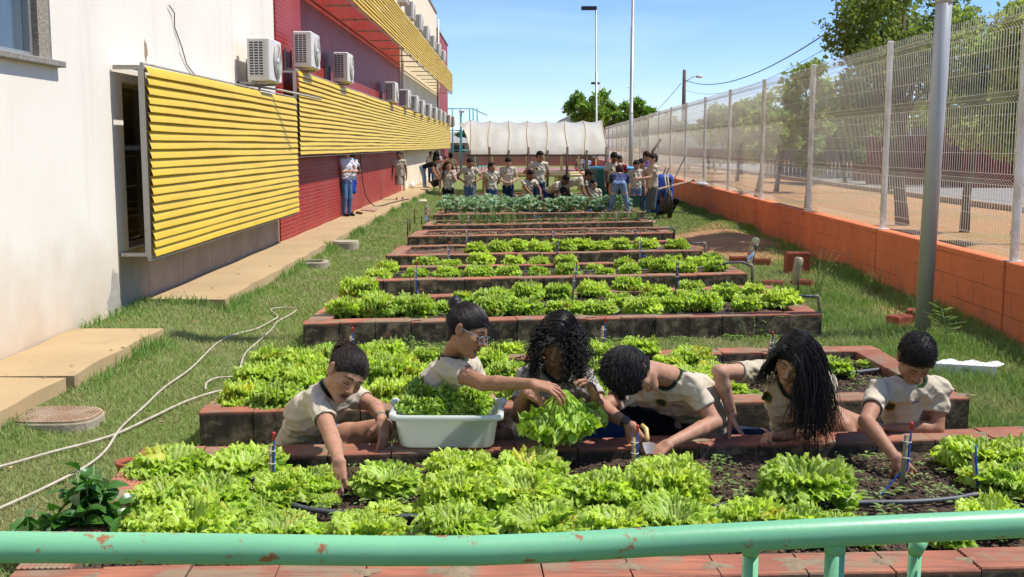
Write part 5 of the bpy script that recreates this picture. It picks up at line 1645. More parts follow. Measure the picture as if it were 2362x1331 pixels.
pipe('irrigation_pipe', [G(x, y, .17) for x, y in ((1950, 862), (1990, 857), (2050, 850), (2100, 846), (2150, 838))], .014, M['pvc_grey'], 'grey pipe across the bare right part of the second bed')
pipe('irrigation_pipe', [G(x, y, .165) for x, y in ((810, 715), (1000, 712), (1200, 706), (1400, 702), (1600, 694), (1780, 690))], .012, M['pvc_grey'], 'grey pipe running through the lettuces of the third bed')
pipe('irrigation_pipe', [G(x, y, .165) for x, y in ((880, 634), (1060, 629), (1160, 626), (1300, 626), (1500, 622), (1640, 615))], .011, M['pvc_grey'], 'blue grey pipe along the middle of the fourth bed')
pipe('irrigation_pipe', [G(x, y, .165) for x, y in ((1440, 576), (1500, 577), (1530, 573), (1560, 570))], .010, M['pvc_grey'], 'short grey pipe at the right of the fifth bed')
def riser(pts, r, label, D, mat=None):
    pp = [P(x, y, D) for x, y in pts]
    t = thing('water_riser', label, 'pipe riser', pp[-1], 'pipe risers at the right ends of the beds')
    k = len(pp)-2
    mb = MB()
    sm = []
    mb.tube(pp[:-1], r, 8); obj('hose', mb, M['pvc_grey'], t)
    mb = MB(); g0 = Vector((pp[-1].x, pp[-1].y, 0)); mb.tube([pp[-2]+Vector((-.03, 0, .0)), pp[-2]+Vector((.01, 0, .0)), pp[-2]+Vector((.018, 0, -.02)), g0], [r*1.5, r*1.5, r*1.4, r*1.25], 8)
    obj('riser_pipe', mb, mat or material('dirty_pvc', (.34, .30, .23), .7, (.22, .17, .11), 14), t)
dp = None
riser([(1648, 615), (1680, 606), (1712, 605), (1732, 612), (1735, 640)], .014, 'grey hose joined to an upright pipe at the right end of the fourth bed', 13.0)
riser([(1835, 684), (1860, 683), (1884, 684), (1892, 715)], .014, 'short pipe elbow at the right end of the third bed', 10.6)
riser([(1580, 562), (1600, 561), (1624, 561), (1626, 592)], .014, 'pale upright pipe with elbow at the right end of the fifth bed', 15.8)
riser([(1500, 529), (1545, 527), (1553, 528), (1554, 548)], .013, 'orange hose on an upright pipe at the right end of the sixth bed', 18.6, M['pvc_grey'])
riser([(1450, 506), (1490, 502), (1503, 503), (1504, 520)], .013, 'thin upright pipe at the right end of the onion bed', 21.4)
# garden hoses on the lawn
M['hose'] = material('pale_grey_hose', (.52, .47, .38), .6, (.38, .32, .24), 12)
def zg(p): p.z = float(gheight(p.x, p.y))+.022; return p
pipe('garden_hose', [zg(G(x, y, 0)) for x, y in ((-60, 1108), (40, 1075), (120, 1050), (200, 1028), (270, 1005), (345, 970), (420, 935), (480, 915), (510, 908))], .0078, M['hose'], 'pale hose from the left edge rising to the second bed corner', 'garden hose', 'hoses on the lawn')
pipe('garden_hose', [zg(G(x, y, 0)) for x, y in ((-60, 1215), (40, 1170), (120, 1130), (200, 1085), (245, 1045), (280, 990), (335, 940), (380, 900), (440, 860), (500, 800), (545, 775), (590, 762), (628, 742), (640, 732), (625, 718), (660, 714), (683, 718), (672, 728), (640, 745), (625, 765), (590, 800), (565, 825), (552, 862), (540, 876), (500, 880), (478, 890), (474, 905))], .0072, M['hose'], 'long pale hose looping across the lawn with a bend at its far end', 'garden hose', 'hoses on the lawn')
# manhole covers
M['lid'] = material('rusty_checker_lid', (.42, .32, .22), .85, (.30, .19, .11), 9)
def manhole(px, py, z, rx, ry, h, mats, label, ring=False, checker=False):
    c = G(px, py, z); c.z = 0
    t = thing('manhole', label, 'manhole cover', c, 'drain covers in the lawn')
    mb = MB(); n = 28
    def sup(a, rx_, ry_, e=3.2):
        ca, sa = math.cos(a), math.sin(a)
        k = (abs(ca)**e+abs(sa)**e)**(-1/e)
        return ca*rx_*k, sa*ry_*k
    def ringv(rx_, ry_, zz): return [(c.x+sup(2*math.pi*i/n, rx_, ry_)[0], c.y+sup(2*math.pi*i/n, rx_, ry_)[1], zz) for i in range(n)]
    if ring:
        rs = [ringv(rx, ry, -.05), ringv(rx, ry, h-.01), ringv(rx*.97, ry*.97, h), ringv(rx*.72, ry*.72, h), ringv(rx*.68, ry*.68, h-.1)]
    else:
        rs = [ringv(rx, ry, -.05), ringv(rx*.99, ry*.99, h-.02), ringv(rx*.97, ry*.97, h-.012)]
    vs = [v for r in rs for v in r]
    fs = [(i*n+j, i*n+(j+1) % n, (i+1)*n+(j+1) % n, (i+1)*n+j) for i in range(len(rs)-1) for j in range(n)]
    fs.append(tuple((len(rs)-1)*n+j for j in range(n)))
    mb.add(vs, fs); obj('rim', mb, mats[0], t)
    if not ring:
        mb = MB(); rs = [ringv(rx*.95, ry*.95, h-.011), ringv(rx*.95, ry*.95, h), ringv(rx*.93, ry*.93, h+.004)]
        vs = [v for r in rs for v in r]
        fs = [(i*n+j, i*n+(j+1) % n, (i+1)*n+(j+1) % n, (i+1)*n+j) for i in range(2) for j in range(n)]
        fs.append(tuple(2*n+j for j in range(n))); mb.add(vs, fs)
        if checker:
            for i in range(-9, 10):
                for j in range(-9, 10):
                    x, y = i*rx*2/21, j*ry*2/21
                    if (abs(x)/rx)**3.2+(abs(y)/ry)**3.2 > .68: continue
                    mb.box((c.x+x, c.y+y, h+.0055), (rx*.055, ry*.055, .005), math.pi/4 if (i+j) % 2 else 0)
        obj('lid', mb, mats[1], t)
M['oldconc'] = material('old_concrete', (.44, .38, .28), .95, (.33, .28, .20), 6, bump=.5, bscale=50)
manhole(128, 955, .06, .27, .20, .06, (M['oldconc'], M['lid']), 'rusty checkered drain cover on a raised rim in the lawn at the lower left', checker=True)
manhole(798, 556, .13, .20, .22, .13, (M['oldconc'], M['oldconc']), 'round pale concrete lid standing out of the grass beside the walkway')
manhole(717, 604, .08, .24, .22, .09, (M['oldconc'], M['oldconc']), 'open grass filled concrete ring in the lawn, nearer than the pale lid', ring=True)
# white tub with lettuces
M['tub'] = material('white_translucent_plastic', (.76, .79, .74), .35, trans=0.0, tlc=.35, spec=.5)
def tub():
    Y = 5.16
    L0 = P(905, 1052, Y); R0 = P(1153, 1052, Y)
    cx = (L0.x+R0.x)/2; zb = .205; hh_ = .165; Lx = .50; Ly = .34
    cy = Y+.17
    c = Vector((cx, cy, zb))
    t = thing('plastic_tub', 'white plastic tub full of picked lettuces standing on the near bed wall', 'tub', c)
    def rr(sx, sy, z, cr_=.05, n=6):
        out = []
        for (qx, qy, a0) in ((1, 1, 0), (-1, 1, 90), (-1, -1, 180), (1, -1, 270)):
            for i in range(n+1):
                a = math.radians(a0+90*i/n)
                out.append((cx+qx*(sx/2-cr_)+cr_*math.cos(a), cy+qy*(sy/2-cr_)+cr_*math.sin(a), zb+z))
        return out
    layers = [(Lx-.06, Ly-.05, 0), (Lx-.045, Ly-.04, .01), (Lx, Ly, hh_-.012), (Lx+.04, Ly+.035, hh_-.010), (Lx+.044, Ly+.04, hh_-.022), (Lx+.052, Ly+.046, hh_-.022), (Lx+.052, Ly+.046, hh_+.002), (Lx+.03, Ly+.03, hh_+.004), (Lx-.006, Ly-.006, hh_), (Lx-.065, Ly-.055, .008)]
    rings = [rr(*l) for l in layers]; k = len(rings[0])
    vs = [v for r in rings for v in r]
    fs = [(i*k+j, i*k+(j+1) % k, (i+1)*k+(j+1) % k, (i+1)*k+j) for i in range(len(rings)-1) for j in range(k)]
    fs.append(tuple(range(k))[::-1]); fs.append(tuple((len(rings)-1)*k+j for j in range(k)))
    mb = MB(); mb.add(vs, fs, True)
    o = obj('tub_body', mb, M['tub'], t)
    for s_ in (-1, 1):
        mb = MB()
        mb.box((cx+s_*(Lx/2+.022), cy+.08, zb+hh_+.010), (.030, .09, .022), bev=.006)
        mb.box((cx+s_*(Lx/2-.04), cy-Ly/2-.002, zb+.07), (.012, .012, .12), bev=.004) if False else None
        obj('handle', mb, M['tub'], t)
    k = 0
    lbl = ['picked lettuce heaped at the front left inside the white tub', 'picked lettuce at the front right inside the white tub', 'picked lettuce at the back left inside the white tub, highest of the heap', 'darker picked lettuce at the back right inside the white tub', 'picked lettuce in the middle of the white tub']
    for (dx, dy, dz, s_, rx) in ((-.115, -.03, .150, .66, .1), (.115, -.03, .140, .60, -.08), (-.105, .05, .200, .64, -.2), (.12, .055, .165, .60, -.2), (-.01, .03, .150, .60, .05)):
        me = LET[(k*3+1) % 9].copy(); me.materials.clear(); me.materials.append(M['lettuce_dark'])
        o = bpy.data.objects.new('picked_lettuce', me); C.objects.link(o)
        o.location = (cx+dx, cy+dy, zb+dz-.02); o.scale = (s_, s_*.8, s_*1.1); o.rotation_euler = (rx, rx*.6, k*1.7)
        tag(o, lbl[k], 'lettuce', 'picked lettuces'); k += 1
    return t
tub()
# lettuce held by the two girls
o = bpy.data.objects.new('picked_lettuce', LHELD); o.data.materials.clear(); o.data.materials.append(M['lettuce_dark']); C.objects.link(o)
o.location = P(1294, 898, 5.16); o.rotation_euler = (math.radians(180), math.radians(-6), .7); o.scale = (1.08, 1.0, 1.3)
tag(o, 'freshly picked lettuce held head down between the girl with glasses and the curly haired girl', 'lettuce', 'picked lettuces')
# styrofoam slab, bricks, bottles, planks, bags
c = G(2236, 858, 0.02)
mb = MB(); mb.grid(lambda u, v: (c.x+(u-.5)*.40+(v-.5)*.12, c.y+(v-.5)*.14-(u-.5)*.12, .085+.012*math.sin(u*17+v*9)*math.sin(v*11)), 24, 8)
mb.grid(lambda u, v: (c.x+(u-.5)*.40-.06, c.y-.07-(u-.5)*.12, .085*v+.012*math.sin(u*17)*math.sin(0)*v), 24, 2)
tag(obj('foam_scrap', mb, material('white_foam', (.78, .77, .74), .9, bump=.4, bscale=120), loc=c), 'torn piece of white foam lying in the shaded grass by the orange wall', 'foam scrap')
def loose_brick(px, py, yaw, label, dims=(.24, .17, .08), z=None, tilt=0):
    c = G(px, py, .04); c.z = dims[2]/2+.005 if z is None else z
    mb = MB(); R = Matrix.Rotation(yaw, 3, 'Z') @ Matrix.Rotation(tilt, 3, 'Y')
    mb.box(c, dims, R, bev=.004)
    n = 7
    for i in range(n):
        q = R @ Vector((0, -dims[1]/2+dims[1]*(i+.5)/n, dims[2]/2+.003)); mb.box(c+q, (dims[0]*.99, dims[1]/n*.55, .008), R)
    tag(obj('loose_brick', mb, M['brick_plain'], loc=c), label, 'brick', 'loose bricks')
loose_brick(1704, 600, .05, 'clay brick lying behind the upright plastic bottle')
loose_brick(1757, 605, -.3, 'clay brick lying right of the plastic bottle on its stick')
loose_brick(1783, 658, -.35, 'clay brick lying in the grass right of the fourth bed')
loose_brick(1850, 655, -.45, 'clay brick at the foot of the second bottle stick')
c = G(1840, 622, 0)
for i in range(3):
    loose_brick(1838, 622, 0.0, ['lowest', 'middle', 'top'][i]+' brick of the small stack beside the orange wall', (.30, .19, .085), z=.045+i*.088)
loose_brick(2075, 745, .6, 'broken brick half buried at the foot of the orange wall', (.22, .14, .1))
loose_brick(2110, 730, 1.1, 'brick chunk left of the big light pole', (.18, .14, .1))
M['bottle'] = material('clear_plastic_bottle', (.85, .87, .85), .12, trans=.9, spec=.5)
M['dirty_bottle'] = material('dusty_plastic_bottle', (.48, .40, .24), .45, trans=.35, spec=.5)
def bottle(px, py, D, label, mat, sc_=1.0, rot=0, dirn=1):
    c = P(px, py, D)
    t = thing('plastic_bottle', label, 'plastic bottle', c, 'upturned bottles on sticks')
    pr = [(.012, -.16), (.014, -.14), (.018, -.13), (.045, -.07), (.048, .0), (.044, .03), (.048, .06), (.048, .13), (.030, .15), (.002, .145)]
    R = Matrix.Rotation(rot, 3, 'Y')
    mb = MB(); mb.lathe([(r*sc_, z*sc_) for r, z in pr], c, 18, rot=R); obj('bottle_body', mb, mat, t)
    e = Vector((c.x-math.sin(rot)*.1*sc_+.03, c.y, 0))
    mb = MB(); mb.tube([e, c+Vector((.03, .03, .05))], .010, 7); obj('stick', mb, M['dark_stick'], t)
bottle(1736, 575, 13.3, 'clear plastic bottle turned upside down on a stick near the orange wall', M['bottle'], 1.0, .35)
bottle(1838, 625, 11.8, 'brownish dusty plastic bottle on a stick beside the small brick stack', M['dirty_bottle'], 1.0, .15)
bottle(985, 492, 21.5, 'clear plastic bottle on a stick at the left end of the kale bed', M['bottle'], 1.1, 0)
mb = MB()
for (px, py, h_) in ((956, 519, .35), (945, 533, .25), (940, 548, .35), (972, 520, .2)):
    c = G(px, py, 0); mb2 = MB(); mb2.tube([c, c+Vector((.01, 0, h_))], .014, 6)
    tag(obj('wooden_peg', mb2, M['dark_stick'], loc=c), 'short dark wooden peg by the left bed ends, %s' % {956: 'rearmost on the right', 945: 'third from the front', 940: 'nearest the camera', 972: 'closest to the clear bottle'}[px], 'peg', 'wooden pegs')
def plank(pts, th, label, mat, name='wooden_plank', grp='planks'):
    mb = MB(); pts = [Vector(p) for p in pts]
    n = len(pts); vs = [tuple(p) for p in pts]+[tuple(p+Vector((0, 0, th))) for p in pts]
    mb.add(vs, [tuple(range(n))[::-1], tuple(range(n, 2*n))]+[(i, (i+1) % n, n+(i+1) % n, n+i) for i in range(n)])
    tag(obj(name, mb, mat, loc=pts[0]), label, 'plank', grp)
M['plank'] = material('weathered_pink_board', (.42, .27, .17), .9, (.36, .22, .14), 3)
plank([G(x, y, .155) for x, y in ((832, 485), (865, 488), (872, 481), (838, 476))], .015, 'flat board lying on the walkway beside the leaning woman', M['plank'])
plank([G(x, y, .02) for x, y in ((935, 466), (985, 467), (983, 461), (937, 461))], .03, 'pale timber offcut on the lawn near the walkway', material('pale_timber', (.50, .42, .30), .9))
pipe('loose_cable', [B(26.5, .06, 2.3), B(26.6, .07, 1.2), B(27, .10, .5), B(27.4, .25, .18), B(27.6, .45, .17), B(29, .55, .17), B(31, .8, .17)], .012, M['black'], 'black cable hanging down the red wall and trailing over the walkway', 'cable', None)
mb = MB(); mb.lathe([(.01, 0), (.09, .02), (.12, .10), (.08, .2), (.03, .24)], B(39.0, .2, .15), 14)
tag(obj('white_bag', mb, material('white_plastic_bag', (.75, .75, .72), .5), loc=B(39, .2, .15)), 'small white bag on the walkway behind the girl walking', 'bag')
mb = MB(); bx = G(1612, 425, .66); 
c = Vector((FX(28.)+.02, 28.0, WT+.03)); mb.box(c, (.16, 1.1, .06), bev=.02)
tag(obj('white_rag', mb, material('white_rag', (.7, .7, .68), .9, bump=.6, bscale=30), loc=c), 'white rag lying on top of the orange wall by a fence post', 'rag')
c = G(268, 752, .05)
mb = MB(); mb.box(c+Vector((0, 0, .0)), (.06, .08, .05), .3, bev=.01); mb.box(c+Vector((.05, -.02, -.01)), (.05, .05, .04), .8, bev=.01, m=1)
tag(obj('litter', mb, [M['red_tip'], M['foam_'] if 'foam_' in M else M['twine']], loc=c), 'small red and white scrap at the foot of the wall corner', 'litter')
c = G(300, 745, .06)
mb = MB(); mb.tube([c, c+Vector((.2, .1, .0)), c+Vector((.45, .12, .0)), c+Vector((.6, .2, -.02))], .012, 7)
tag(obj('clay_pipe', mb, M['brick_plain'], loc=c), 'thin reddish pipe on the ground between the two concrete slabs', 'pipe')

# ================================================================ plastic greenhouse
M['film'] = material('milky_plastic_film', (.86, .84, .79), .22, (.80, .76, .66), 1.2, tlc=.45, spec=.6, bump=.35, bscale=2.2, bdist=.15, stretch=(1, 1, .5))
M['rafter'] = material('rough_pole_wood', (.15, .10, .07), .9, (.09, .06, .045), 10)
M['bambooy'] = material('yellow_bamboo', (.48, .38, .20), .6, (.38, .28, .14), 6)
Dg = 36.5
gt = thing('greenhouse', 'open sided greenhouse of wooden posts with a sagging milky plastic roof', 'greenhouse', P(1240, 440, Dg))
xL = P(1083, 357, Dg).x; xR = P(1397, 357, Dg).x
zl = P(1240, 357, Dg).z; zt = P(1240, 280, Dg+1.8).z
def film(u, v):
    # v 0 = front lower edge, 1 = ridge, beyond: back slope handled separately
    x = xL+(xR-xL)*u
    a = v*math.pi/2
    y = Dg+2.2*(1-math.cos(a)) if False else Dg+2.3*(v**1.25)
    z = zl+(zt-zl)*math.sin(a)**.85
    k = 7
    z -= .07*abs(math.sin(u*math.pi*k))*(.3+.7*v)
    y -= .10*math.sin(u*math.pi*k)**2*math.sin(v*math.pi)
    z += .03*math.sin(u*3.1)+.06*(abs(u-.5)*2)**3*v
    x += .05*math.sin(v*6+u*20)*(1-v)
    return (x, y, z)
mb = MB(); mb.grid(film, 90, 26)
def back(u, v):
    x, y, z = film(u, 1.0)
    return (x, y+2.3*v, z-(zt-zl)*(1-math.cos(v*math.pi/2)))
mb.grid(back, 60, 14)
# flap at the left end blown outwards
A_ = Vector(film(0, 0)); 
tipp = P(1050, 292, Dg+.6)
def flap(u, v):
    e = Vector(film(0, v*.97+.03)); 
    w_ = math.sin(clamp(v, 0, 1)*math.pi)**.8
    p = e.lerp(Vector((tipp.x, e.y-.2, tipp.z+(e.z-tipp.z)*.35)), u*clamp(1.25*v, 0, 1)*(1-.1*v))
    return tuple(p+Vector((0, .08*math.sin(u*5+v*4), 0)))
mb.grid(flap, 14, 20)
obj('plastic_film', mb, M['film'], gt)
mb = MB()
for i in range(8):
    u = i/7; x = xL+(xR-xL)*u
    pts = [Vector(film(u, v))+Vector((0, -.012, .004)) for v in [k/10 for k in range(11)]]
    mb.tube(pts, .014, 5, m=0)
obj('hoop', mb, M['bambooy'], gt)
for i in range(8):
    u = i/7; x = xL+(xR-xL)*u
    mb = MB(); mb.tube([(x, Dg-.03, 0), (x+.02, Dg-.03, zl+(.25 if i % 2 else .15))], [.05, .04], 7); obj('post', mb, M['rafter'], gt)
    mb = MB(); mb.tube([(x, Dg+4.5, 0), (x, Dg+4.5, zl)], .045, 6); obj('post', mb, M['bambooy'], gt)
mb = MB(); mb.tube([(xL-.1, Dg-.05, zl-.02), (xR+.1, Dg-.05, zl-.01)], .035, 6); mb.tube([(xL-.1, Dg+4.5, zl-.02), (xR+.1, Dg+4.5, zl)], .035, 6)
obj('beam', mb, M['rafter'], gt)
# bamboo benches inside
for j, (yy, zz, lb) in enumerate(((Dg+1.6, .62, 'front'), (Dg+3.0, .66, 'back'))):
    t = thing('bamboo_bench', 'long yellow bamboo bench at the %s inside the greenhouse' % lb, 'bench', (0, yy, 0), 'bamboo benches')
    mb = MB()
    for k in range(5): mb.tube([(xL+.3, yy+k*.11, zz), (xR-.4, yy+k*.11, zz+.02)], .045, 7)
    obj('bench_top', mb, M['bambooy'], t)
    for k in range(5):
        x = xL+.5+(xR-xL-1.1)*k/4
        mb = MB(); mb.tube([(x, yy+.2, 0), (x, yy+.2, zz)], .03, 6); mb.tube([(x-.12, yy+.05, 0), (x-.12, yy+.05, zz)], .02, 5); obj('leg', mb, M['bambooy'], t)
# far back garden beds between kale and greenhouse
for (ya, ll, lb) in ((29.5, 4.2, 'low brick bed of lettuces half hidden behind the standing students'), (32.5, 4.0, 'farthest low brick bed just before the greenhouse')):
    t = thing('raised_bed', lb, 'raised bed', (-1.6, ya, 0), 'brick raised beds')
    a, b_ = Vector((-1.75, ya, .2)), Vector((2.5, ya+.45, .2))
    for (p, q, inw) in ((a, b_, 1), (a+Vector((0, 1.6, 0)), b_+Vector((0, 1.6, 0)), -1)):
        mb = MB(); brick_row(mb, p, q, .14, .235, inw, (True, True), 3); o = obj('brick_wall', mb, [M['brick'], M['hole'], M['brick_plain'], M['mortar']], t)
        s_ = np.ones((len(o.data.vertices), 4), dtype=np.float32)*.4; o.data.color_attributes.new('side', 'FLOAT_COLOR', 'POINT').data.foreach_set('color', s_.ravel())
    mb = MB(); mb.grid(lambda u, v: (-1.7+4.1*u, ya+.1+u*.45+1.4*v, .15+.02*math.sin(u*40)*math.sin(v*9)), 40, 10); obj('soil', mb, M['soil_light'], t)
mb = MB(); c = P(1180, 450, 28.6); c.z = .02
mb.prism([(c.x-.7, 28.3), (c.x+.9, 28.4), (c.x+.8, 28.9), (c.x-.6, 28.9)], .20, .22)
tag(obj('blue_tray', mb, material('light_blue_plastic', (.10, .45, .62), .5), loc=c), 'light blue plastic tray on the bed behind the standing students', 'tray')

# ================================================================ tank, barrel and tools by the wall
Dt = 30.0
c = P(1428, 460, Dt); c.z = 0
tk = thing('water_tank', 'big blue round water tank with pale lettering behind the students by the fence', 'water tank', c)
M['blue_tank'] = material('blue_tank_plastic', (.02, .17, .33), .35, (.02, .14, .28), 2)
M['blue_lid'] = material('light_blue_rim', (.05, .38, .62), .4)
rT = .78; zT = P(1428, 384, Dt).z
mb = MB(); mb.lathe([(rT*.88, 0), (rT, zT-.10), (rT*1.04, zT-.09), (rT*1.04, zT-.02), (rT*.98, zT)], c, 36); obj('tank_body', mb, M['blue_tank'], tk)
mb = MB(); mb.lathe([(rT*1.05, zT-.055), (rT*1.06, zT-.01), (rT*1.0, zT+.004)], c, 36, capb=False, capt=False); mb.lathe([(rT*.995, zT-.01), (.02, zT+.03)], c, 36, m=1); obj('lid', mb, [M['blue_lid'], M['blue_tank']], tk)
def text_mesh(name, body, size, pos, rot, mat, parent=None, wrap=None, ext=.004, bold=0):
    cu = bpy.data.curves.new(name, 'FONT'); cu.body = body; cu.size = size; cu.align_x = 'CENTER'; cu.extrude = ext; cu.offset = bold; cu.resolution_u = 3
    to = bpy.data.objects.new(name, cu); C.objects.link(to)
    bpy.context.view_layer.update()
    dg = bpy.context.evaluated_depsgraph_get()
    me = bpy.data.meshes.new_from_object(to.evaluated_get(dg))
    bpy.data.objects.remove(to); bpy.data.curves.remove(cu)
    V = np.zeros(len(me.vertices)*3); me.vertices.foreach_get('co', V); V = V.reshape(-1, 3)
    F = [tuple(p.vertices) for p in me.polygons]
    return V, F
V, F = text_mesh('lettering', 'lbs', .42, None, None, None, bold=.012)
cx_ = P(1441, 400, Dt).x-c.x
V2 = []
for (x, y, z) in V:
    a = (x*.62+cx_*0-.0)/rT - math.pi/2 + math.asin(clamp((P(1443, 400, Dt).x-c.x)/rT, -.9, .9))
    r = rT*(.88+.12*((zT-.44+y)/(zT-.1)))+.006+z
    V2.append((c.x+math.cos(a)*r, c.y+math.sin(a)*r, zT-.44+y))
mb = MB(); mb.add(V2, F); obj('lettering', mb, material('faded_white_lettering', (.42, .46, .46), .7), tk)
c = P(1524, 470, 27.0); c.z = 0
mb = MB(); zT2 = P(1524, 402, 27).z; mb.lathe([(.26, 0), (.30, .05), (.31, zT2*.5), (.30, zT2-.08), (.25, zT2)], c, 24)
for zz in (.33, .62): mb.lathe([(.305, zT2*zz-.02), (.325, zT2*zz), (.305, zT2*zz+.02)], c, 24, capb=False, capt=False)
tag(obj('blue_barrel', mb, material('royal_blue_plastic', (.015, .07, .36), .4), loc=c), 'royal blue plastic drum against the orange wall behind the boy in grey shorts', 'barrel')
c = P(1372, 470, 33.5); c.z = 0
mb = MB(); mb.lathe([(.22, 0), (.25, .2), (.25, .85), (.20, .92)], c, 20)
tag(obj('blue_drum', mb, M['blue_tank'], loc=c), 'dark blue drum at the right end of the greenhouse', 'drum')
def stick(a, b_, r, mat, label, name='tool_handle', grp='long tool handles'):
    mb = MB(); mb.tube([a, a.lerp(b_, .5), b_], r, 7); return tag(obj(name, mb, mat, loc=a), label, 'tool', grp)
stick(P(1503, 520, 24.5), P(1581, 360, 25.5), .014, M['black'], 'long thin black iron rod leaning on the orange wall')
stick(P(1516, 437, 24), P(1600, 416, 27.5), .028, M['plank'], 'pale wooden pole sticking out level over the orange wall')
stick(P(1504, 352, 30.0), P(1524, 322, 30.5), .035, M['rafter'], 'thick wooden stake rising behind the heads near the fence')
stick(P(1531, 415, 27.2), P(1543, 388, 27.3), .02, M['rafter'], 'first short wooden handle standing in the blue drum')
stick(P(1526, 415, 27.2), P(1536, 386, 27.3), .02, M['rafter'], 'second short wooden handle standing in the blue drum')
stick(P(1348, 405, 34), P(1325, 386, 34), .02, M['red_tip'], 'red tipped handle leaning across the greenhouse bench')
# wheelbarrow leaning up against the wall, its black wheel and tray edge on
c = P(1545, 462, 25.2); c.z = 0
wb = thing('wheelbarrow', 'dark wheelbarrow tipped on end against the orange wall', 'wheelbarrow', c)
mb = MB()
mb.tube([(c.x, c.y+math.cos(a)*.30, .32+math.sin(a)*.30) for a in [i*math.pi/12 for i in range(25)]], .035, 8, cap=False)
for k in range(5): a = k*2*math.pi/5; mb.tube([(c.x, c.y, .32), (c.x, c.y+math.cos(a)*.28, .32+math.sin(a)*.28)], .01, 5)
obj('wheel', mb, M['black'], wb)
mb = MB(); mb.lathe([(.10, 0), (.22, .16), (.24, .16)], (c.x-.18, c.y+.1, .25), 20, rot=Matrix.Rotation(1.2, 3, 'Y')); obj('tray', mb, M['ac_dark'], wb)
for s_ in (-.2, .2):
    mb = MB(); mb.tube([(c.x, c.y+s_, .3), (c.x-.1, c.y+s_*1.2, 1.0)], .018, 6); obj('handle', mb, M['steel_white'], wb)
# ================================================================ people: smooth implicit bodies turned into one mesh each
class Field:
    def __init__(s, lo, hi, h):
        s.lo = np.array(lo, dtype=float); s.h = h
        s.n = np.maximum(4, np.ceil((np.array(hi)-s.lo)/h).astype(int)+1)
        s.a = np.full(s.n, .5, dtype=np.float32)
    def sub(s, lo, hi):
        i0 = np.clip(np.floor((np.array(lo)-s.lo)/s.h).astype(int), 0, s.n-1)
        i1 = np.clip(np.ceil((np.array(hi)-s.lo)/s.h).astype(int)+1, 0, s.n)
        if np.any(i1 <= i0): return None, None
        sl = tuple(slice(a, b) for a, b in zip(i0, i1))
        ax = [s.lo[k]+s.h*np.arange(i0[k], i1[k]) for k in range(3)]
        return sl, ax
    def put(s, prim, k=.02, op='u'):
        lo, hi = prim.bounds(k+4*s.h)
        sl, ax = s.sub(lo, hi)
        if sl is None: return
        d = prim.ev(ax[0][:, None, None], ax[1][None, :, None], ax[2][None, None, :]).astype(np.float32)
        a = s.a[sl]
        if op == 'u':
            h_ = np.clip(.5+.5*(a-d)/k, 0, 1); s.a[sl] = a*(1-h_)+d*h_-k*h_*(1-h_)
        elif op == 's':
            h_ = np.clip(.5-.5*(a+d)/k, 0, 1); s.a[sl] = a*(1-h_)-d*h_+k*h_*(1-h_)
    def mesh(s):
        return surface_nets(s.a, s.lo, s.h)
class Cap:
    def __init__(s, a, b, ra, rb=None):
        s.a = np.array(a, dtype=float); s.b = np.array(b, dtype=float); s.ra = ra; s.rb = ra if rb is None else rb
    def bounds(s, m):
        r = max(s.ra, s.rb)+m
        return np.minimum(s.a, s.b)-r, np.maximum(s.a, s.b)+r
    def ev(s, x, y, z):
        ba = s.b-s.a; L = max(1e-9, float(ba @ ba))
        px, py, pz = x-s.a[0], y-s.a[1], z-s.a[2]
        t = np.clip((px*ba[0]+py*ba[1]+pz*ba[2])/L, 0, 1)
        return np.sqrt((px-ba[0]*t)**2+(py-ba[1]*t)**2+(pz-ba[2]*t)**2)-(s.ra+(s.rb-s.ra)*t)
    def grow(s, g): return Cap(s.a, s.b, s.ra+g, s.rb+g)
class Ell:
    def __init__(s, c, r, R=None):
        s.c = np.array(c, dtype=float); s.r = np.array(r, dtype=float); s.R = np.eye(3) if R is None else np.array(R)
    def bounds(s, m):
        r = float(max(s.r))+m
        return s.c-r, s.c+r
    def ev(s, x, y, z):
        px, py, pz = x-s.c[0], y-s.c[1], z-s.c[2]
        R = s.R
        q = [(px*R[0, k]+py*R[1, k]+pz*R[2, k]) for k in range(3)]
        k0 = np.sqrt((q[0]/s.r[0])**2+(q[1]/s.r[1])**2+(q[2]/s.r[2])**2)
        k1 = np.sqrt((q[0]/s.r[0]**2)**2+(q[1]/s.r[1]**2)**2+(q[2]/s.r[2]**2)**2)
        return k0*(k0-1)/np.maximum(k1, 1e-6)
class Half:      # everything on the +n side of point p
    def __init__(s, p, n): s.p = np.array(p, dtype=float); s.nn = np.array(nvec(n))
    def bounds(s, m): return np.array([-99.]*3), np.array([99.]*3)
    def ev(s, x, y, z): return -((x-s.p[0])*s.nn[0]+(y-s.p[1])*s.nn[1]+(z-s.p[2])*s.nn[2])
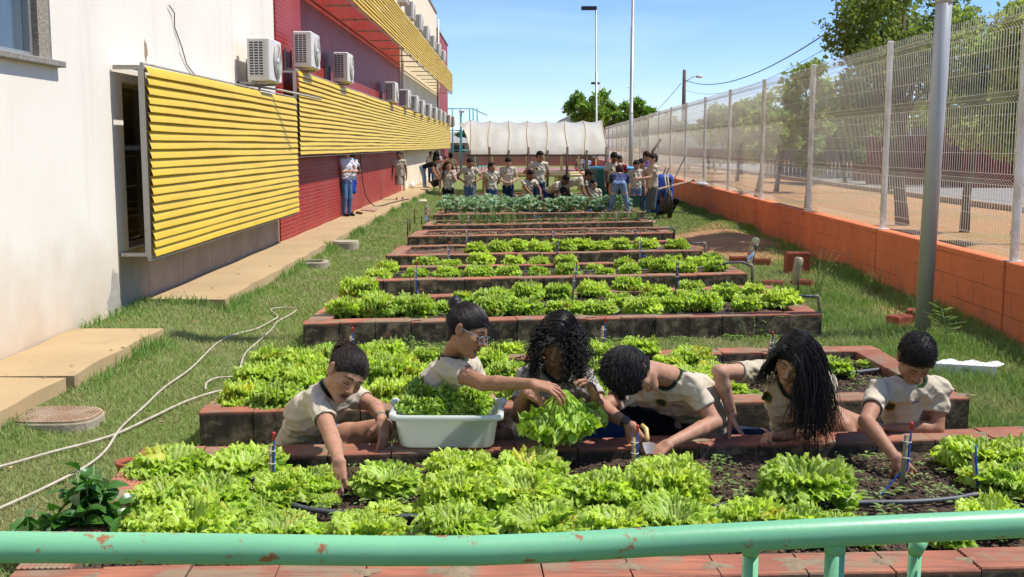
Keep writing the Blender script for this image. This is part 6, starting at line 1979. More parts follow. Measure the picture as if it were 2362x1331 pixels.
def surface_nets(a, lo, h):
    s = a < 0
    c = np.zeros(tuple(np.array(a.shape)-1), dtype=np.int8)
    for dx in (0, 1):
        for dy in (0, 1):
            for dz in (0, 1):
                c += s[dx:s.shape[0]-1+dx, dy:s.shape[1]-1+dy, dz:s.shape[2]-1+dz]
    act = (c > 0) & (c < 8)
    idx = np.argwhere(act)
    if len(idx) == 0: return np.zeros((0, 3)), np.zeros((0, 4), dtype=int)
    vid = np.full(act.shape, -1, dtype=np.int64); vid[act] = np.arange(len(idx))
    acc = np.zeros((len(idx), 3)); cnt = np.zeros(len(idx))
    corners = [(x, y, z) for x in (0, 1) for y in (0, 1) for z in (0, 1)]
    val = {cn: a[idx[:, 0]+cn[0], idx[:, 1]+cn[1], idx[:, 2]+cn[2]].astype(float) for cn in corners}
    for c0 in corners:
        for ax in range(3):
            if c0[ax] == 1: continue
            c1 = list(c0); c1[ax] = 1; c1 = tuple(c1)
            v0, v1 = val[c0], val[c1]
            m = (v0 < 0) != (v1 < 0)
            t = np.where(m, v0/np.where(m, v0-v1, 1), 0)
            p = np.zeros((len(idx), 3)); p[:] = c0; p[:, ax] += t
            acc[m] += p[m]; cnt[m] += 1
    V = (idx+acc/cnt[:, None])*h+lo
    FS = []
    for ax in range(3):
        sl0 = [slice(None)]*3; sl1 = [slice(None)]*3
        sl0[ax] = slice(0, -1); sl1[ax] = slice(1, None)
        cr = s[tuple(sl0)] != s[tuple(sl1)]
        o1, o2 = (ax+1) % 3, (ax+2) % 3
        e = np.argwhere(cr)
        e = e[(e[:, o1] > 0) & (e[:, o2] > 0) & (e[:, o1] < s.shape[o1]-1) & (e[:, o2] < s.shape[o2]-1)]
        def g(d1, d2):
            q = e.copy(); q[:, o1] -= d1; q[:, o2] -= d2
            return vid[q[:, 0], q[:, 1], q[:, 2]]
        q = np.stack([g(1, 1), g(0, 1), g(0, 0), g(1, 0)], 1)
        fl = s[e[:, 0], e[:, 1], e[:, 2]]
        q[~fl] = q[~fl][:, ::-1]
        FS.append(q)
    F = np.concatenate(FS)
    F = F[(F >= 0).all(1)]
    return V, F
def smooth_mesh(V, F, it=1, lam=.5):
    for _ in range(it):
        acc = np.zeros_like(V); cnt = np.zeros(len(V))
        for k in range(4):
            i, j = F[:, k], F[:, (k+1) % 4]
            np.add.at(acc, i, V[j]); np.add.at(cnt, i, 1); np.add.at(acc, j, V[i]); np.add.at(cnt, j, 1)
        V = V*(1-lam)+lam*acc/np.maximum(cnt, 1)[:, None]
    return V
def npmesh(name, parts, mats, colfn=None):
    """parts: list of (V, F, material index, colour array or None)"""
    V = np.concatenate([p[0] for p in parts]); off = 0; Fs = []; fm = []
    for p in parts:
        Fs.append(p[1]+off); off += len(p[0]); fm.append(np.full(len(p[1]), p[2]))
    F = np.concatenate(Fs); fm = np.concatenate(fm)
    return V, F, fm
def link_np(name, V, F, fm, mats, parent=None, loc=None, col=None):
    base = np.array(wloc(parent)) if parent is not None else np.array(loc)
    me = mesh_from(name, V-base, F, fm, np.ones(len(F)), mats)
    if col is not None:
        c = np.concatenate([col, np.ones((len(col), 1))], 1).astype(np.float32)
        me.color_attributes.new('col', 'FLOAT_COLOR', 'POINT').data.foreach_set('color', c.ravel())
    o = bpy.data.objects.new(name, me); C.objects.link(o)
    if parent is not None: o.parent = parent
    else: o.location = Vector(base)
    WL[o.name] = Vector(base)
    return o
def prim_sdf(prims, Pn, k=.03):
    d = None
    for p in prims:
        e = p.ev(Pn[:, 0], Pn[:, 1], Pn[:, 2])
        if d is None: d = e
        else:
            h_ = np.clip(.5+.5*(d-e)/k, 0, 1); d = d*(1-h_)+e*h_-k*h_*(1-h_)
    return d
M['skin'] = material('skin', (.4, .2, .12), .55, (.82, .74, .70), 34, .38, .72, 6, bump=.14, bscale=320, bdist=.002, sss=.10, attr='col', spec=.30)
M['cloth'] = material('cotton_shirt', (.6, .5, .4), .9, (.93, .92, .90), 9, .35, .7, 6, bump=.30, bscale=16, bdist=.02, attr='col', spec=.15)
M['denim'] = material('denim', (.1, .15, .3), .9, (.72, .78, .85), 30, .35, .7, 6, bump=.35, bscale=24, bdist=.015, attr='col', spec=.15)
M['hair_far'] = material('matte_dark_hair', (.012, .009, .008), .75, (.6, .55, .5), 60, attr='col', spec=.2)
M['hair'] = material('dark_hair', (.012, .009, .008), .50, (.5, .45, .42), 90, .3, .7, 3, bump=.7, bscale=170, bdist=.003, attr='col', spec=.35, stretch=(1, 1, .5))
SKIN = {'tan': (.50, .285, .19), 'brown': (.39, .20, .12), 'dark': (.23, .11, .065), 'deep': (.13, .062, .042), 'light': (.58, .36, .26), 'mid': (.455, .245, .155)}
BEIGE = (.54, .475, .365); COLLAR = (.018, .045, .022)
def frame(f, u):
    f = nvec(f); u = Vector(u); u = (u-f*u.dot(f)).normalized(); r = f.cross(u)
    return np.array([[r.x, f.x, u.x], [r.y, f.y, u.y], [r.z, f.z, u.z]])     # columns: local x (his/her right), y forward, z up
class Head:
    def __init__(s, c, f, u, sc_=1.0):
        s.c = np.array(c); s.R = frame(f, u); s.s = sc_
    def w(s, p): return s.c+s.R @ (np.array(p, dtype=float)*s.s)
    def loc(s, V): return ((V-s.c) @ s.R)/s.s
    def cap(s, a, b, ra, rb=None): return Cap(s.w(a), s.w(b), ra*s.s, (ra if rb is None else rb)*s.s)
    def ell(s, c, r, rot=None):
        R = s.R if rot is None else s.R @ np.array(rot)
        return Ell(s.w(c), np.array(r)*s.s, R)
def head_field(hd, neck, h, nose=1.0, detail=True, narrow=1.0):
    c = hd.c; m = .17*hd.s
    N_ = np.array(neck)
    lo = np.minimum(c-m, N_-.07); hi = np.maximum(c+m, N_+.07)
    F = Field(lo, hi, h)
    n = narrow
    F.put(hd.ell((0, -.018, .030), (.074, .094, .084)), .02)
    F.put(hd.ell((0, .018, -.022), (.060*n, .066, .080)), .035)
    F.put(hd.cap((-.030*n, .012, -.062), (0, .058, -.086), .030, .020), .025)
    F.put(hd.cap((.030*n, .012, -.062), (0, .058, -.086), .030, .020), .025)
    for sx in (-1, 1):
        F.put(hd.ell((sx*.040*n, .052, -.022), (.021, .020, .020)), .022)          # cheek
    F.put(hd.cap((-.030, .071, .022), (.030, .071, .022), .010), .020)               # brow ridge
    F.put(hd.cap(((0, -.022, -.05)), hd.loc(N_[None])[0], .047, .056), .03)
    if detail:
        for sx in (-1, 1):
            F.put(hd.ell((sx*.031, .090, .002), (.017, .014, .0105)), .010, 's')      # socket
            F.put(hd.ell((sx*.031, .0665, .001), (.0165, .0150, .0115)), .004)        # lids over the eyeball
        F.put(hd.cap((0, .080, .010), (0, .0985*(.9+.1*nose), -.026), .0062, .0105), .012)  # nose
        for sx in (-1, 1):
            F.put(hd.ell((sx*.0125, .088, -.031), (.0082, .0095, .0070)), .006)
            F.put(hd.ell((sx*.0075, .092, -.0385), (.0036, .0045, .003)), .003, 's')
        F.put(hd.ell((0, .079, -.0505), (.0235, .0125, .0062)), .006)                 # upper lip
        F.put(hd.ell((0, .078, -.0610), (.0195, .0125, .0068)), .006)                 # lower lip
        F.put(hd.cap((-.021, .084, -.0553), (.021, .084, -.0553), .0022), .004, 's')
        F.put(hd.ell((0, .075, -.071), (.018, .010, .004)), .010, 's')
        F.put(hd.ell((0, .068, -.088), (.016, .014, .013)), .014)                     # chin
        for sx in (-1, 1):
            rot = Matrix.Rotation(sx*.35, 3, 'Z') @ Matrix.Rotation(.15, 3, 'X')
            F.put(hd.ell((sx*.079, -.008, .000), (.0085, .0195, .0320), rot), .006)   # ear
            F.put(hd.ell((sx*.089, -.004, .002), (.0075, .0105, .0175), rot), .004, 's')
    else:
        F.put(hd.cap((0, .080, .008), (0, .098, -.028), .008, .013), .012)
        for sx in (-1, 1): F.put(hd.ell((sx*.079, -.008, 0), (.012, .020, .030)), .006)
    return F
def paint_head(hd, V, skin, lips=None, brow=(.02, .014, .012), eyes='down', scalp=None):
    q = hd.loc(V); x, y, z = q[:, 0], q[:, 1], q[:, 2]; ax_ = np.abs(x)
    col = np.tile(np.array(skin), (len(V), 1))
    def mixc(mask, c, k=1.0):
        m = (np.clip(mask, 0, 1)*k)[:, None]; col[:] = col*(1-m)+np.array(c)*m
    near = (np.abs(z) < .13) & (np.linalg.norm(q, axis=1) < .15)
    fr = (y > .045) & near
    lip = 1-((x/.0225)**2+((z+.0565)/.0105)**2)
    mixc(np.clip(lip*4, 0, 1)*fr*(y > .07), lips if lips is not None else (skin[0]*.85, skin[1]*.55, skin[2]*.55), .85)
    seam = (np.abs(z+.0553) < .0016) & (ax_ < .020) & (y > .072)
    mixc(seam*1.0, (.05, .015, .012), .8)
    bz = .0245+.005*np.sin(np.clip((ax_-.012)/.036, 0, 1)*math.pi)-.003*np.clip((ax_-.03)/.02, 0, 1)
    bw = .0042*(1-.5*np.clip((ax_-.02)/.03, 0, 1))
    br = np.clip(1.6-np.abs(z-bz)/bw, 0, 1)*((ax_ > .012) & (ax_ < .049))*fr
    mixc(br, brow, .9)
    if eyes == 'down':
        ln = np.clip(1.5-np.abs(z+.0045+((ax_-.031)/.016)**2*-.003)/.0022, 0, 1)*((np.abs(ax_-.031)) < .0155)*fr
        mixc(ln, (.012, .008, .007), .95)
        lid = np.clip(1-(((ax_-.031)/.017)**2+((z-.004)/.008)**2), 0, 1)*fr
        mixc(lid, (skin[0]*.62, skin[1]*.55, skin[2]*.52), .7)
    else:
        e = 1-(((ax_-.031)/.0140)**2+((z+.0005)/.0050)**2)
        mixc(np.clip(e*6, 0, 1)*fr, (.55, .52, .50), 1)
        ir = 1-(((ax_-.031)/.0058)**2+((z+.0005)/.0056)**2)
        mixc(np.clip(ir*6, 0, 1)*fr*(e > -.1), (.018, .010, .007), 1)
        ln = np.clip(1.4-np.abs(z-.0045+((ax_-.031)/.016)**2*.004)/.0017, 0, 1)*((np.abs(ax_-.031)) < .0155)*fr
        mixc(ln, (.012, .008, .007), .95)
    mixc(np.clip(1-np.abs(ax_-.040)/.022, 0, 1)*np.clip(1-np.abs(z+.03)/.03, 0, 1)*fr, (skin[0]*1.08, skin[1]*.88, skin[2]*.85), .35)
    return col
def hand_field(W, d, pn, side, sc_=1.0, curl=(.3, .35, .4, .45), spread=.12, thumb=(.7, .5, .35), h=.0027, forearm=None, fr=.021):
    """W wrist, d towards the fingers, pn out of the palm, side: +1/-1 which way the thumb lies"""
    W = Vector(W); d = nvec(d); pn = Vector(pn); pn = (pn-d*pn.dot(d)).normalized(); t = d.cross(pn)*side
    F = Field(np.array(W)-.15*sc_, np.array(W)+.22*sc_ if False else np.array(W)+.15*sc_+np.abs(np.array(d))*.09*sc_, h)
    lo = np.minimum(np.array(W)-.065, np.array(W+d*.21*sc_)-.085); hi = np.maximum(np.array(W)+.065, np.array(W+d*.21*sc_)+.085)
    F = Field(lo, hi, h)
    if forearm is not None:
        fa = Vector(forearm); q = W.lerp(fa, .22)
        F.put(Cap(q, W, fr*1.12, fr*.98), .01)
    off = (.0265, .0090, -.0085, -.0250); kl = (.078, .083, .079, .070)
    for j in range(4):
        a = W+t*(off[j]*.55*sc_)+d*.004; b = W+d*(kl[j]*sc_)+t*(off[j]*sc_)-pn*.002
        F.put(Cap(a, b, .0150*sc_, .0108*sc_), .012)
    F.put(Cap(W+d*.03*sc_+t*.018*sc_+pn*.006*sc_, W+d*.055*sc_-t*.012*sc_+pn*.005*sc_, .014*sc_), .012)
    seg = (.040, .025, .019)
    for j in range(4):
        k_ = (1.0, 1.10, 1.02, .82)[j]*sc_
        p = W+d*(kl[j]*sc_)+t*(off[j]*sc_)-pn*.002
        ang = 0; sp = (1.4, .35, -.5, -1.5)[j]*spread
        r = (.0092, .0095, .0090, .0078)[j]*sc_
        dd = (d+t*sp).normalized()
        for i in range(3):
            ang += curl[j]*(.9, 1.15, .8)[i]
            di = dd*math.cos(ang)+pn*math.sin(ang)
            q = p+di*(seg[i]*k_)
            F.put(Cap(p, q, r*(1.03-.10*i), r*(.95-.12*i)), .0035)
            p = q
    p = W+d*.018*sc_+t*.022*sc_+pn*.004*sc_
    a0 = (d*.62+t*thumb[0]+pn*thumb[1]).normalized(); q = p+a0*.042*sc_; F.put(Cap(p, q, .0135*sc_, .0108*sc_), .010)
    a1 = (d*.85+t*thumb[0]*.45+pn*(thumb[1]+thumb[2])).normalized(); p2 = q+a1*.030*sc_; F.put(Cap(q, p2, .0105*sc_, .0092*sc_), .004)
    a2 = (d*.95+t*thumb[0]*.15+pn*(thumb[1]+thumb[2]*1.6)).normalized(); F.put(Cap(p2, p2+a2*.022*sc_, .0090*sc_, .0072*sc_), .003)
    return F
def strands(name, parent, hd, roots, dirs, L, colliders, n_seg=16, ds=None, stiff=.75, grav=.35, r=.0016, col=(.012, .009, .008), curly=0, curlr=.006, noise=.15, seed=0, colvar=.4, outward=None, taper=True):
    rg = np.random.default_rng(seed)
    n = len(roots); Pn = np.array(roots, dtype=float); D = np.array(dirs, dtype=float)
    if np.isscalar(L): L = np.full(n, L)
    L = L*rg.uniform(.62, 1.08, n); dsv = (L/n_seg)[:, None]
    path = [Pn.copy()]
    nz_ = rg.normal(size=(n, 3))*noise
    for i in range(n_seg):
        v = D*stiff+np.array([0, 0, -1.0])*grav*(1+.5*i/n_seg)+nz_*.25
        v /= np.linalg.norm(v, axis=1)[:, None]
        Pn = Pn+v*dsv
        for _ in range(2):
            d = prim_sdf(colliders, Pn)
            e = .002
            g = np.stack([prim_sdf(colliders, Pn+np.eye(3)[k]*e)-d for k in range(3)], 1)/e
            g /= np.maximum(np.linalg.norm(g, axis=1)[:, None], 1e-6)
            push = np.maximum(0, .004+.004*rg.uniform(0, 1, n)-d)[:, None]
            Pn = Pn+g*push
        D = Pn-path[-1]; D /= np.maximum(np.linalg.norm(D, axis=1)[:, None], 1e-9)
        path.append(Pn.copy())
    path = np.stack(path, 1)       # n, seg+1, 3
    if curly:
        m = n_seg*3
        t0 = np.linspace(0, n_seg, m+1); i0 = np.minimum(t0.astype(int), n_seg-1); f = (t0-i0)[None, :, None]
        path = path[:, i0]*(1-f)+path[:, i0+1]*f
        T = np.gradient(path, axis=1); T /= np.maximum(np.linalg.norm(T, axis=2)[..., None], 1e-9)
        A = np.cross(T, np.array([.31, .87, .38])); A /= np.maximum(np.linalg.norm(A, axis=2)[..., None], 1e-9); Bv = np.cross(T, A)
        ph = rg.uniform(0, 6.28, n)[:, None]+t0[None]*(L/n_seg)[:, None]*curly
        k_ = curlr*np.clip(t0/3, 0, 1)[None]*rg.uniform(.6, 1.2, n)[:, None]
        path = path+(A*np.cos(ph)[..., None]+Bv*np.sin(ph)[..., None])*k_[..., None]
    return tube_paths(name, parent, path, r, col, colvar, rg, taper)
def tube_paths(name, parent, path, r, col, colvar, rg, taper=True):
    n = path.shape[0]; S = path.shape[1]
    T = np.gradient(path, axis=1); T /= np.maximum(np.linalg.norm(T, axis=2)[..., None], 1e-9)
    A = np.cross(T, np.array([.2, .35, .9])); A /= np.maximum(np.linalg.norm(A, axis=2)[..., None], 1e-9); Bv = np.cross(T, A)
    rr = r*(np.linspace(1, .45, S) if taper else np.ones(S))
    ring = []
    for k in range(3):
        a = 2*math.pi*k/3
        ring.append(path+(A*math.cos(a)+Bv*math.sin(a))*rr[None, :, None])
    V = np.stack(ring, 2).reshape(-1, 3)      # n,S,3
    base = (np.arange(n)*S*3)[:, None, None]; i = np.arange(S-1)[None, :, None]; k = np.arange(3)[None, None, :]
    k2 = (k+1) % 3
    F = np.stack([base+i*3+k, base+i*3+k2, base+(i+1)*3+k2, base+(i+1)*3+k], -1).reshape(-1, 4)
    cv = np.repeat((np.array(col)[None]*(1+rg.uniform(-colvar, colvar*1.6, (n, 1)))), S*3, 0)
    return link_np(name, V, F, None, [M['hair']], parent, None, cv)
def combed(name, parent, hd, n, seed, target, knot, grow, col, r=.0011, mask=None, lift=.0015, top=0.0):
    rg = np.random.default_rng(seed)
    _, _, Pl = scalp_points(hd, n, seed, mask or (lambda p: hairline(p, -.06)), grow)
    cc = np.array((0, -.019, .030+top*.5)); rad = np.array((.074, .094, .084))+grow; rad[2] += top
    a = (Pl-cc)/rad; a /= np.linalg.norm(a, axis=1)[:, None]
    b = (np.array(target)-cc)/rad; b /= np.linalg.norm(b)
    b = b[None]+rg.normal(size=(n, 3))*.06; b /= np.linalg.norm(b, axis=1)[:, None]
    pts = []
    wob = rg.normal(size=(n, 3))*.012
    for t in np.linspace(0, 1, 12):
        q = a*(1-t)+b*t+wob*math.sin(t*3.14); q /= np.maximum(np.linalg.norm(q, axis=1)[:, None], 1e-6)
        pts.append(cc+q*(rad+(rg.uniform(-.0005, 1, n)[:, None]*lift*.3)+(lift*np.sin(np.arange(n))[:, None]*.5+lift*.4)))
    k = np.array(knot)[None]+rg.normal(size=(n, 3))*.008
    pts.append(k)
    path = np.stack(pts, 1)
    path = hd.c+(path*hd.s) @ hd.R.T
    return tube_paths(name, parent, path, r, col, .7, rg)
def fuzz(parent, hd, n, seed, grow, col, L=.022):
    rg = np.random.default_rng(seed)
    P0, N0, Pl = scalp_points(hd, n, seed, lambda p: hairline(p, -.10), grow)
    D = N0*.45+rg.normal(size=(n, 3))*.5; D /= np.linalg.norm(D, axis=1)[:, None]
    strands('flyaway_hair', parent, hd, P0, D, L, [hd.ell((0, -.018, .030), (.074, .094, .084))], 5, None, .8, .1, .0006, col, 0, 0, .6, seed)
def scalp_points(hd, n, seed, mask, grow=.008):
    rg = np.random.default_rng(seed); out = []
    while len(out) < n:
        v = rg.normal(size=3); v /= np.linalg.norm(v)
        p = np.array((0, -.018, .030))+v*(np.array((.074, .094, .084))+grow)
        if mask(p): out.append((p, v))
    Pl = np.array([o[0] for o in out]); Nl = np.array([o[1] for o in out])
    return hd.c+(Pl*hd.s) @ hd.R.T, Nl @ hd.R.T, Pl
def hairline(p, g=0.0):
    f = ((p[0]/.068)**2+((p[1]-.105)/.072)**2+((p[2]+.030)/.093)**2)
    return f > 1+g and p[2] > -.022+.95*p[1]
def hair_cap(hd, h, grow=.009, top=0.0, extra=(), noise_=.0, nf=120, seed=0, low=0.0):
    m = .18*hd.s
    F = Field(hd.c-m, hd.c+m, h)
    F.put(hd.ell((0, -.020, .030+top*.5), (.074+grow, .094+grow, .084+grow+top)), .01)
    F.put(hd.cap((0, -.05, -.01), (0, -.045, -.052-low), .056, .044), .02)
    for e in extra: F.put(e, .015)
    F.put(hd.ell((0, .110, -.030), (.068, .074, .095)), .008, 's')
    # nape and ear cut
    n = np.array((0, .95, -1.0)); n = hd.R @ (n/np.linalg.norm(n))
    F.put(Half(hd.w((0, 0, -.020-low)), n), .008, 's')
    for sx in (-1, 1): F.put(hd.ell((sx*.086, .004, -.004), (.022, .024, .036)), .006, 's')
    if noise_:
        ax = [F.lo[k]+F.h*np.arange(F.n[k]) for k in range(3)]
        X, Y, Z = ax[0][:, None, None], ax[1][None, :, None], ax[2][None, None, :]
        F.a = F.a+(noise_*(np.sin(X*nf+seed)*np.sin(Y*nf*1.1+1)*np.sin(Z*nf*.9+2)+.6*np.sin(X*nf*2.1+Y*40)*np.sin(Y*nf*1.9+Z*50)*np.sin(Z*nf*2.2))).astype(np.float32)
    return F
def limb(F, pts, rs, k=.02):
    for i in range(len(pts)-1): F.put(Cap(pts[i], pts[i+1], rs[i], rs[i+1]), k)
def torso_prims(J, g=0.0, sc_=1.0, w=1.0):
    """torso as a chain of rounded bars; J: N neck, SR, SL shoulders, C chest, W waist (opt), PV pelvis, plat pelvis lateral"""
    N_, SR, SL, Cc, PV = [np.array(J[k]) for k in ('N', 'SR', 'SL', 'C', 'PV')]
    lat = SR-SL; lat = lat/np.linalg.norm(lat)
    pl = np.array(J.get('plat', lat)); pl = pl/np.linalg.norm(pl)
    ml = (lat+pl); ml = ml/np.linalg.norm(ml)
    Wc = Cc*.45+PV*.55
    if 'W' in J: Wc = np.array(J['W'])
    s_ = sc_
    pr = [Cap(SR, SL, (.047+g)*s_), Cap(N_*.75+Cc*.25, Cc, (.060+g)*s_, (.085+g)*s_)]
    sh = (SR+SL)/2
    for sg in (-1, 1):
        a = sh+lat*sg*.075*s_*w; c = Cc+lat*sg*.065*s_*w; d = Wc+ml*sg*.045*s_*w; e = PV+pl*sg*.060*s_*w
        pr.append(Cap(a, c, (.058+g)*s_, (.080+g)*s_)); pr.append(Cap(c, d, (.080+g)*s_, (.074+g)*s_)); pr.append(Cap(d, e, (.074+g)*s_, (.086+g)*s_))
    return pr
def fig_bounds(pts, m):
    A = np.array([tuple(p) for p in pts]); return A.min(0)-m, A.max(0)+m
def decal(parent, bvh, c, nrm, up, outline, mats, rings=5, off=.0025, name='shirt_emblem', border=.80):
    nrm = nvec(nrm); up = Vector(up); up = (up-nrm*up.dot(nrm)).normalized(); rt_ = up.cross(nrm)
    mb = MB(); n = len(outline); vs = []
    for k in range(rings+1):
        f = k/rings
        if k == rings-1: f = border
        for (x, y) in outline:
            p = Vector(c)+rt_*(x*f)+up*(y*f)
            hit = bvh.ray_cast(p+nrm*.12, -nrm, .3)
            q = hit[0]+nrm*off if hit[0] is not None else p
            vs.append(tuple(q))
    fs = [(k*n+i, k*n+(i+1) % n, (k+1)*n+(i+1) % n, (k+1)*n+i) for k in range(rings) for i in range(n)]
    mb.add(vs, fs, True)
    mb.fm = [1 if (i//n) == rings-1 else 0 for i in range(len(fs))]
    return obj(name, mb, mats, parent)
M['crest'] = material('dark_green_crest', (.018, .045, .025), .6, (.16, .19, .06), 260, .5, .62)
M['crest_edge'] = material('yellow_crest_edge', (.60, .38, .03), .6)
M['blue_print'] = material('blue_print', (.02, .06, .32), .6)
SHIELD = [(0, -.036), (.012, -.030), (.022, -.018), (.027, -.002), (.027, .012), (.019, .020), (.015, .030), (0, .032), (-.015, .030), (-.019, .020), (-.027, .012), (-.027, -.002), (-.022, -.018), (-.012, -.030)]
TXT = text_mesh('t', 'PALMAS', .015, None, None, None, bold=.0004, ext=.0)
def person(label, J, head, skin, hairf, shirtc=BEIGE, collar=COLLAR, legs=None, legc=(.05, .10, .22), leg_cut=1.0, hands=None, hs=(.0050, .0030), lips=None, sc_=1.07,
           brow=(.02, .014, .012), eyes='down', fold=.0034, sleeve=.55, near=True, group='students', crest=None, logo=None, skirt=None, cat='person', shoe=None, hem=None, width=1.0, narrow=1.0):
    h, hh_ = hs
    sk = SKIN[skin] if isinstance(skin, str) else skin
    hd = Head(*head)
    arms = [('SR', 'ER', 'WR'), ('SL', 'EL', 'WL')]
    base = Vector(J['PV']); base.z = 0
    base.z = float(gheight(base.x, base.y))
    allp = [J[k] for k in J if k != 'plat']
    # ---- body
    lo, hi = fig_bounds(allp, .14*sc_)
    F = Field(lo, hi, h)
    tp_ = torso_prims(J, -.012, sc_, width)
    for p in tp_: F.put(p, .03)
    F.put(Cap(J['N'], Vector(J['N']).lerp(Vector(hd.w((0, -.02, -.05))), .6), .050*sc_, .047*sc_), .03)
    for S_, E_, W_ in arms:
        if S_ not in J or E_ not in J: continue
        limb(F, [J[S_], Vector(J[S_]).lerp(Vector(J[E_]), .45), J[E_]], [.045*sc_, .040*sc_, .0345*sc_], .02)
        e = Vector(J[E_]); w_ = Vector(J[W_])
        limb(F, [e, e.lerp(w_, .3), w_], [.0345*sc_, .0345*sc_, .0225*sc_], .012)
    if legs:
        for (a, b_, c_) in legs:
            a, b_, c_ = Vector(a), Vector(b_), Vector(c_)
            limb(F, [a, a.lerp(b_, .5), b_], [.078*sc_, .068*sc_, .050*sc_], .03)
            limb(F, [b_, b_.lerp(c_, .35), c_], [.047*sc_, .050*sc_, .032*sc_], .02)
    V, Fc = F.mesh()
    parts = [(V, Fc, 0)]
    cols = [np.tile(np.array(sk), (len(V), 1))]
    Fh = head_field(hd, J['N'], hh_, detail=near or hh_ < .006, narrow=narrow)
    Vh, Fhc = Fh.mesh(); parts.append((Vh, Fhc, 0)); cols.append(paint_head(hd, Vh, sk, lips, brow, eyes))
    if hands:
        for hk in hands:
            Wk = J[hk['w']]
            Ff = hand_field(Wk, hk['d'], hk['pn'], hk['side'], hk.get('s', sc_*1.0), hk.get('curl', (.3, .35, .4, .45)), hk.get('spread', .12)*1.35, hk.get('thumb', (.7, .5, .35)), .0027 if near else .0045, J[hk['w'].replace('W', 'E')], .0225*sc_)
            v_, f_ = Ff.mesh(); parts.append((v_, f_, 0)); cols.append(np.tile(np.array(sk)*np.array([1.02, .98, .98]), (len(v_), 1)))
    Vb, Fb, fm = npmesh('b', parts, None)
    o = link_np('person', Vb, Fb, fm, [M['skin']], None, base, np.concatenate(cols))
    tag(o, label, cat, group)
    # ---- shirt
    if shirtc is not None:
        F = Field(lo, hi, h)
        tp2 = torso_prims(J, .006, sc_, width)
        for p in tp2: F.put(p, .04)
        for S_, E_, W_ in arms:
            if S_ not in J or E_ not in J: continue
            s0, e0 = Vector(J[S_]), Vector(J[E_])
            F.put(Cap(s0, s0.lerp(e0, sleeve), .049*sc_, .0515*sc_), .03)
        if fold:
            ax = [F.lo[k]+F.h*np.arange(F.n[k]) for k in range(3)]
            X, Y, Z = ax[0][:, None, None], ax[1][None, :, None], ax[2][None, None, :]
            s1 = np.sin(X*62+Z*44+2.2*np.sin(Z*15+Y*9)); s2 = np.sin(X*24-Z*80+1.7*np.sin(X*17+Y*21)+Y*30); s3 = np.sin(Z*120+3*np.sin(X*24)+Y*44)
            F.a = F.a+(fold*(s1*.9+s2*.8+s3*.35)-fold*1.2*np.abs(s1*s2)).astype(np.float32)
        for S_, E_, W_ in arms:
            if S_ not in J or E_ not in J: continue
            s0, e0 = Vector(J[S_]), Vector(J[E_]); cpt = s0.lerp(e0, sleeve); dn = (e0-s0).normalized()
            # cut the cuff and hollow it
            F.put(Cap(cpt+dn*.045*sc_+dn*.03, cpt+dn*.35*sc_, .085*sc_), .006, 's') if False else None
            sub_lo, sub_hi = fig_bounds([cpt, cpt+dn*.12], .09*sc_)
            sl, axx = F.sub(sub_lo, sub_hi)
            if sl is not None:
                hp = Half(cpt+dn*.012, dn).ev(axx[0][:, None, None], axx[1][None, :, None], axx[2][None, None, :])
                near_ = Cap(cpt, cpt+dn*.12, .088*sc_).ev(axx[0][:, None, None], axx[1][None, :, None], axx[2][None, None, :])
                cut = np.maximum(hp, near_)
                F.a[sl] = np.maximum(F.a[sl], -cut)
            F.put(Cap(cpt-dn*.015, e0, .0435*sc_, .042*sc_), .003, 's')
        nb = Vector(J['N']); hb = Vector(hd.w((0, -.02, -.05)))
        F.put(Cap(nb.lerp(hb, -.12), nb.lerp(hb, 1.4), .053*sc_, .062*sc_), .006, 's')
        if hem is not None: F.put(Half(hem[0], hem[1]), .004, 's')
        V, Fc = F.mesh()
        V = smooth_mesh(V, Fc, 1, .4)
        col = np.tile(np.array(shirtc), (len(V), 1))
        if collar is not None:
            d = Cap(nb.lerp(hb, -.12), nb.lerp(hb, 1.4), .053*sc_, .062*sc_).ev(V[:, 0], V[:, 1], V[:, 2])
            m = np.clip((.021*sc_-d)/(.004 if near else .012), 0, 1)[:, None]
            col = col*(1-m)+np.array(collar)*m
        sh = link_np('shirt', V, Fc, None, [M['cloth']], o, None, col)
        if crest is not None or logo is not None:
            bv = BVHTree.FromPolygons([tuple(v) for v in V], [tuple(f) for f in Fc])
            if crest is not None:
                decal(o, bv, crest[0], crest[1], crest[2], [(x*crest[3], y*crest[3]) for x, y in SHIELD], [M['crest'], M['crest_edge']])
            if logo is not None:
                nrm = nvec(logo[1]); up = Vector(logo[2]); up = (up-nrm*up.dot(nrm)).normalized(); rt_ = up.cross(nrm)
                mb = MB(); vs = []
                for (x, y, z) in TXT[0]:
                    p = Vector(logo[0])+rt_*x*logo[3]+up*y*logo[3]
                    hit = bv.ray_cast(p+nrm*.12, -nrm, .3)
                    vs.append(tuple(hit[0]+nrm*.003) if hit[0] is not None else tuple(p))
                mb.add(vs, TXT[1], False)
                obj('shirt_lettering', mb, M['blue_print'], o)
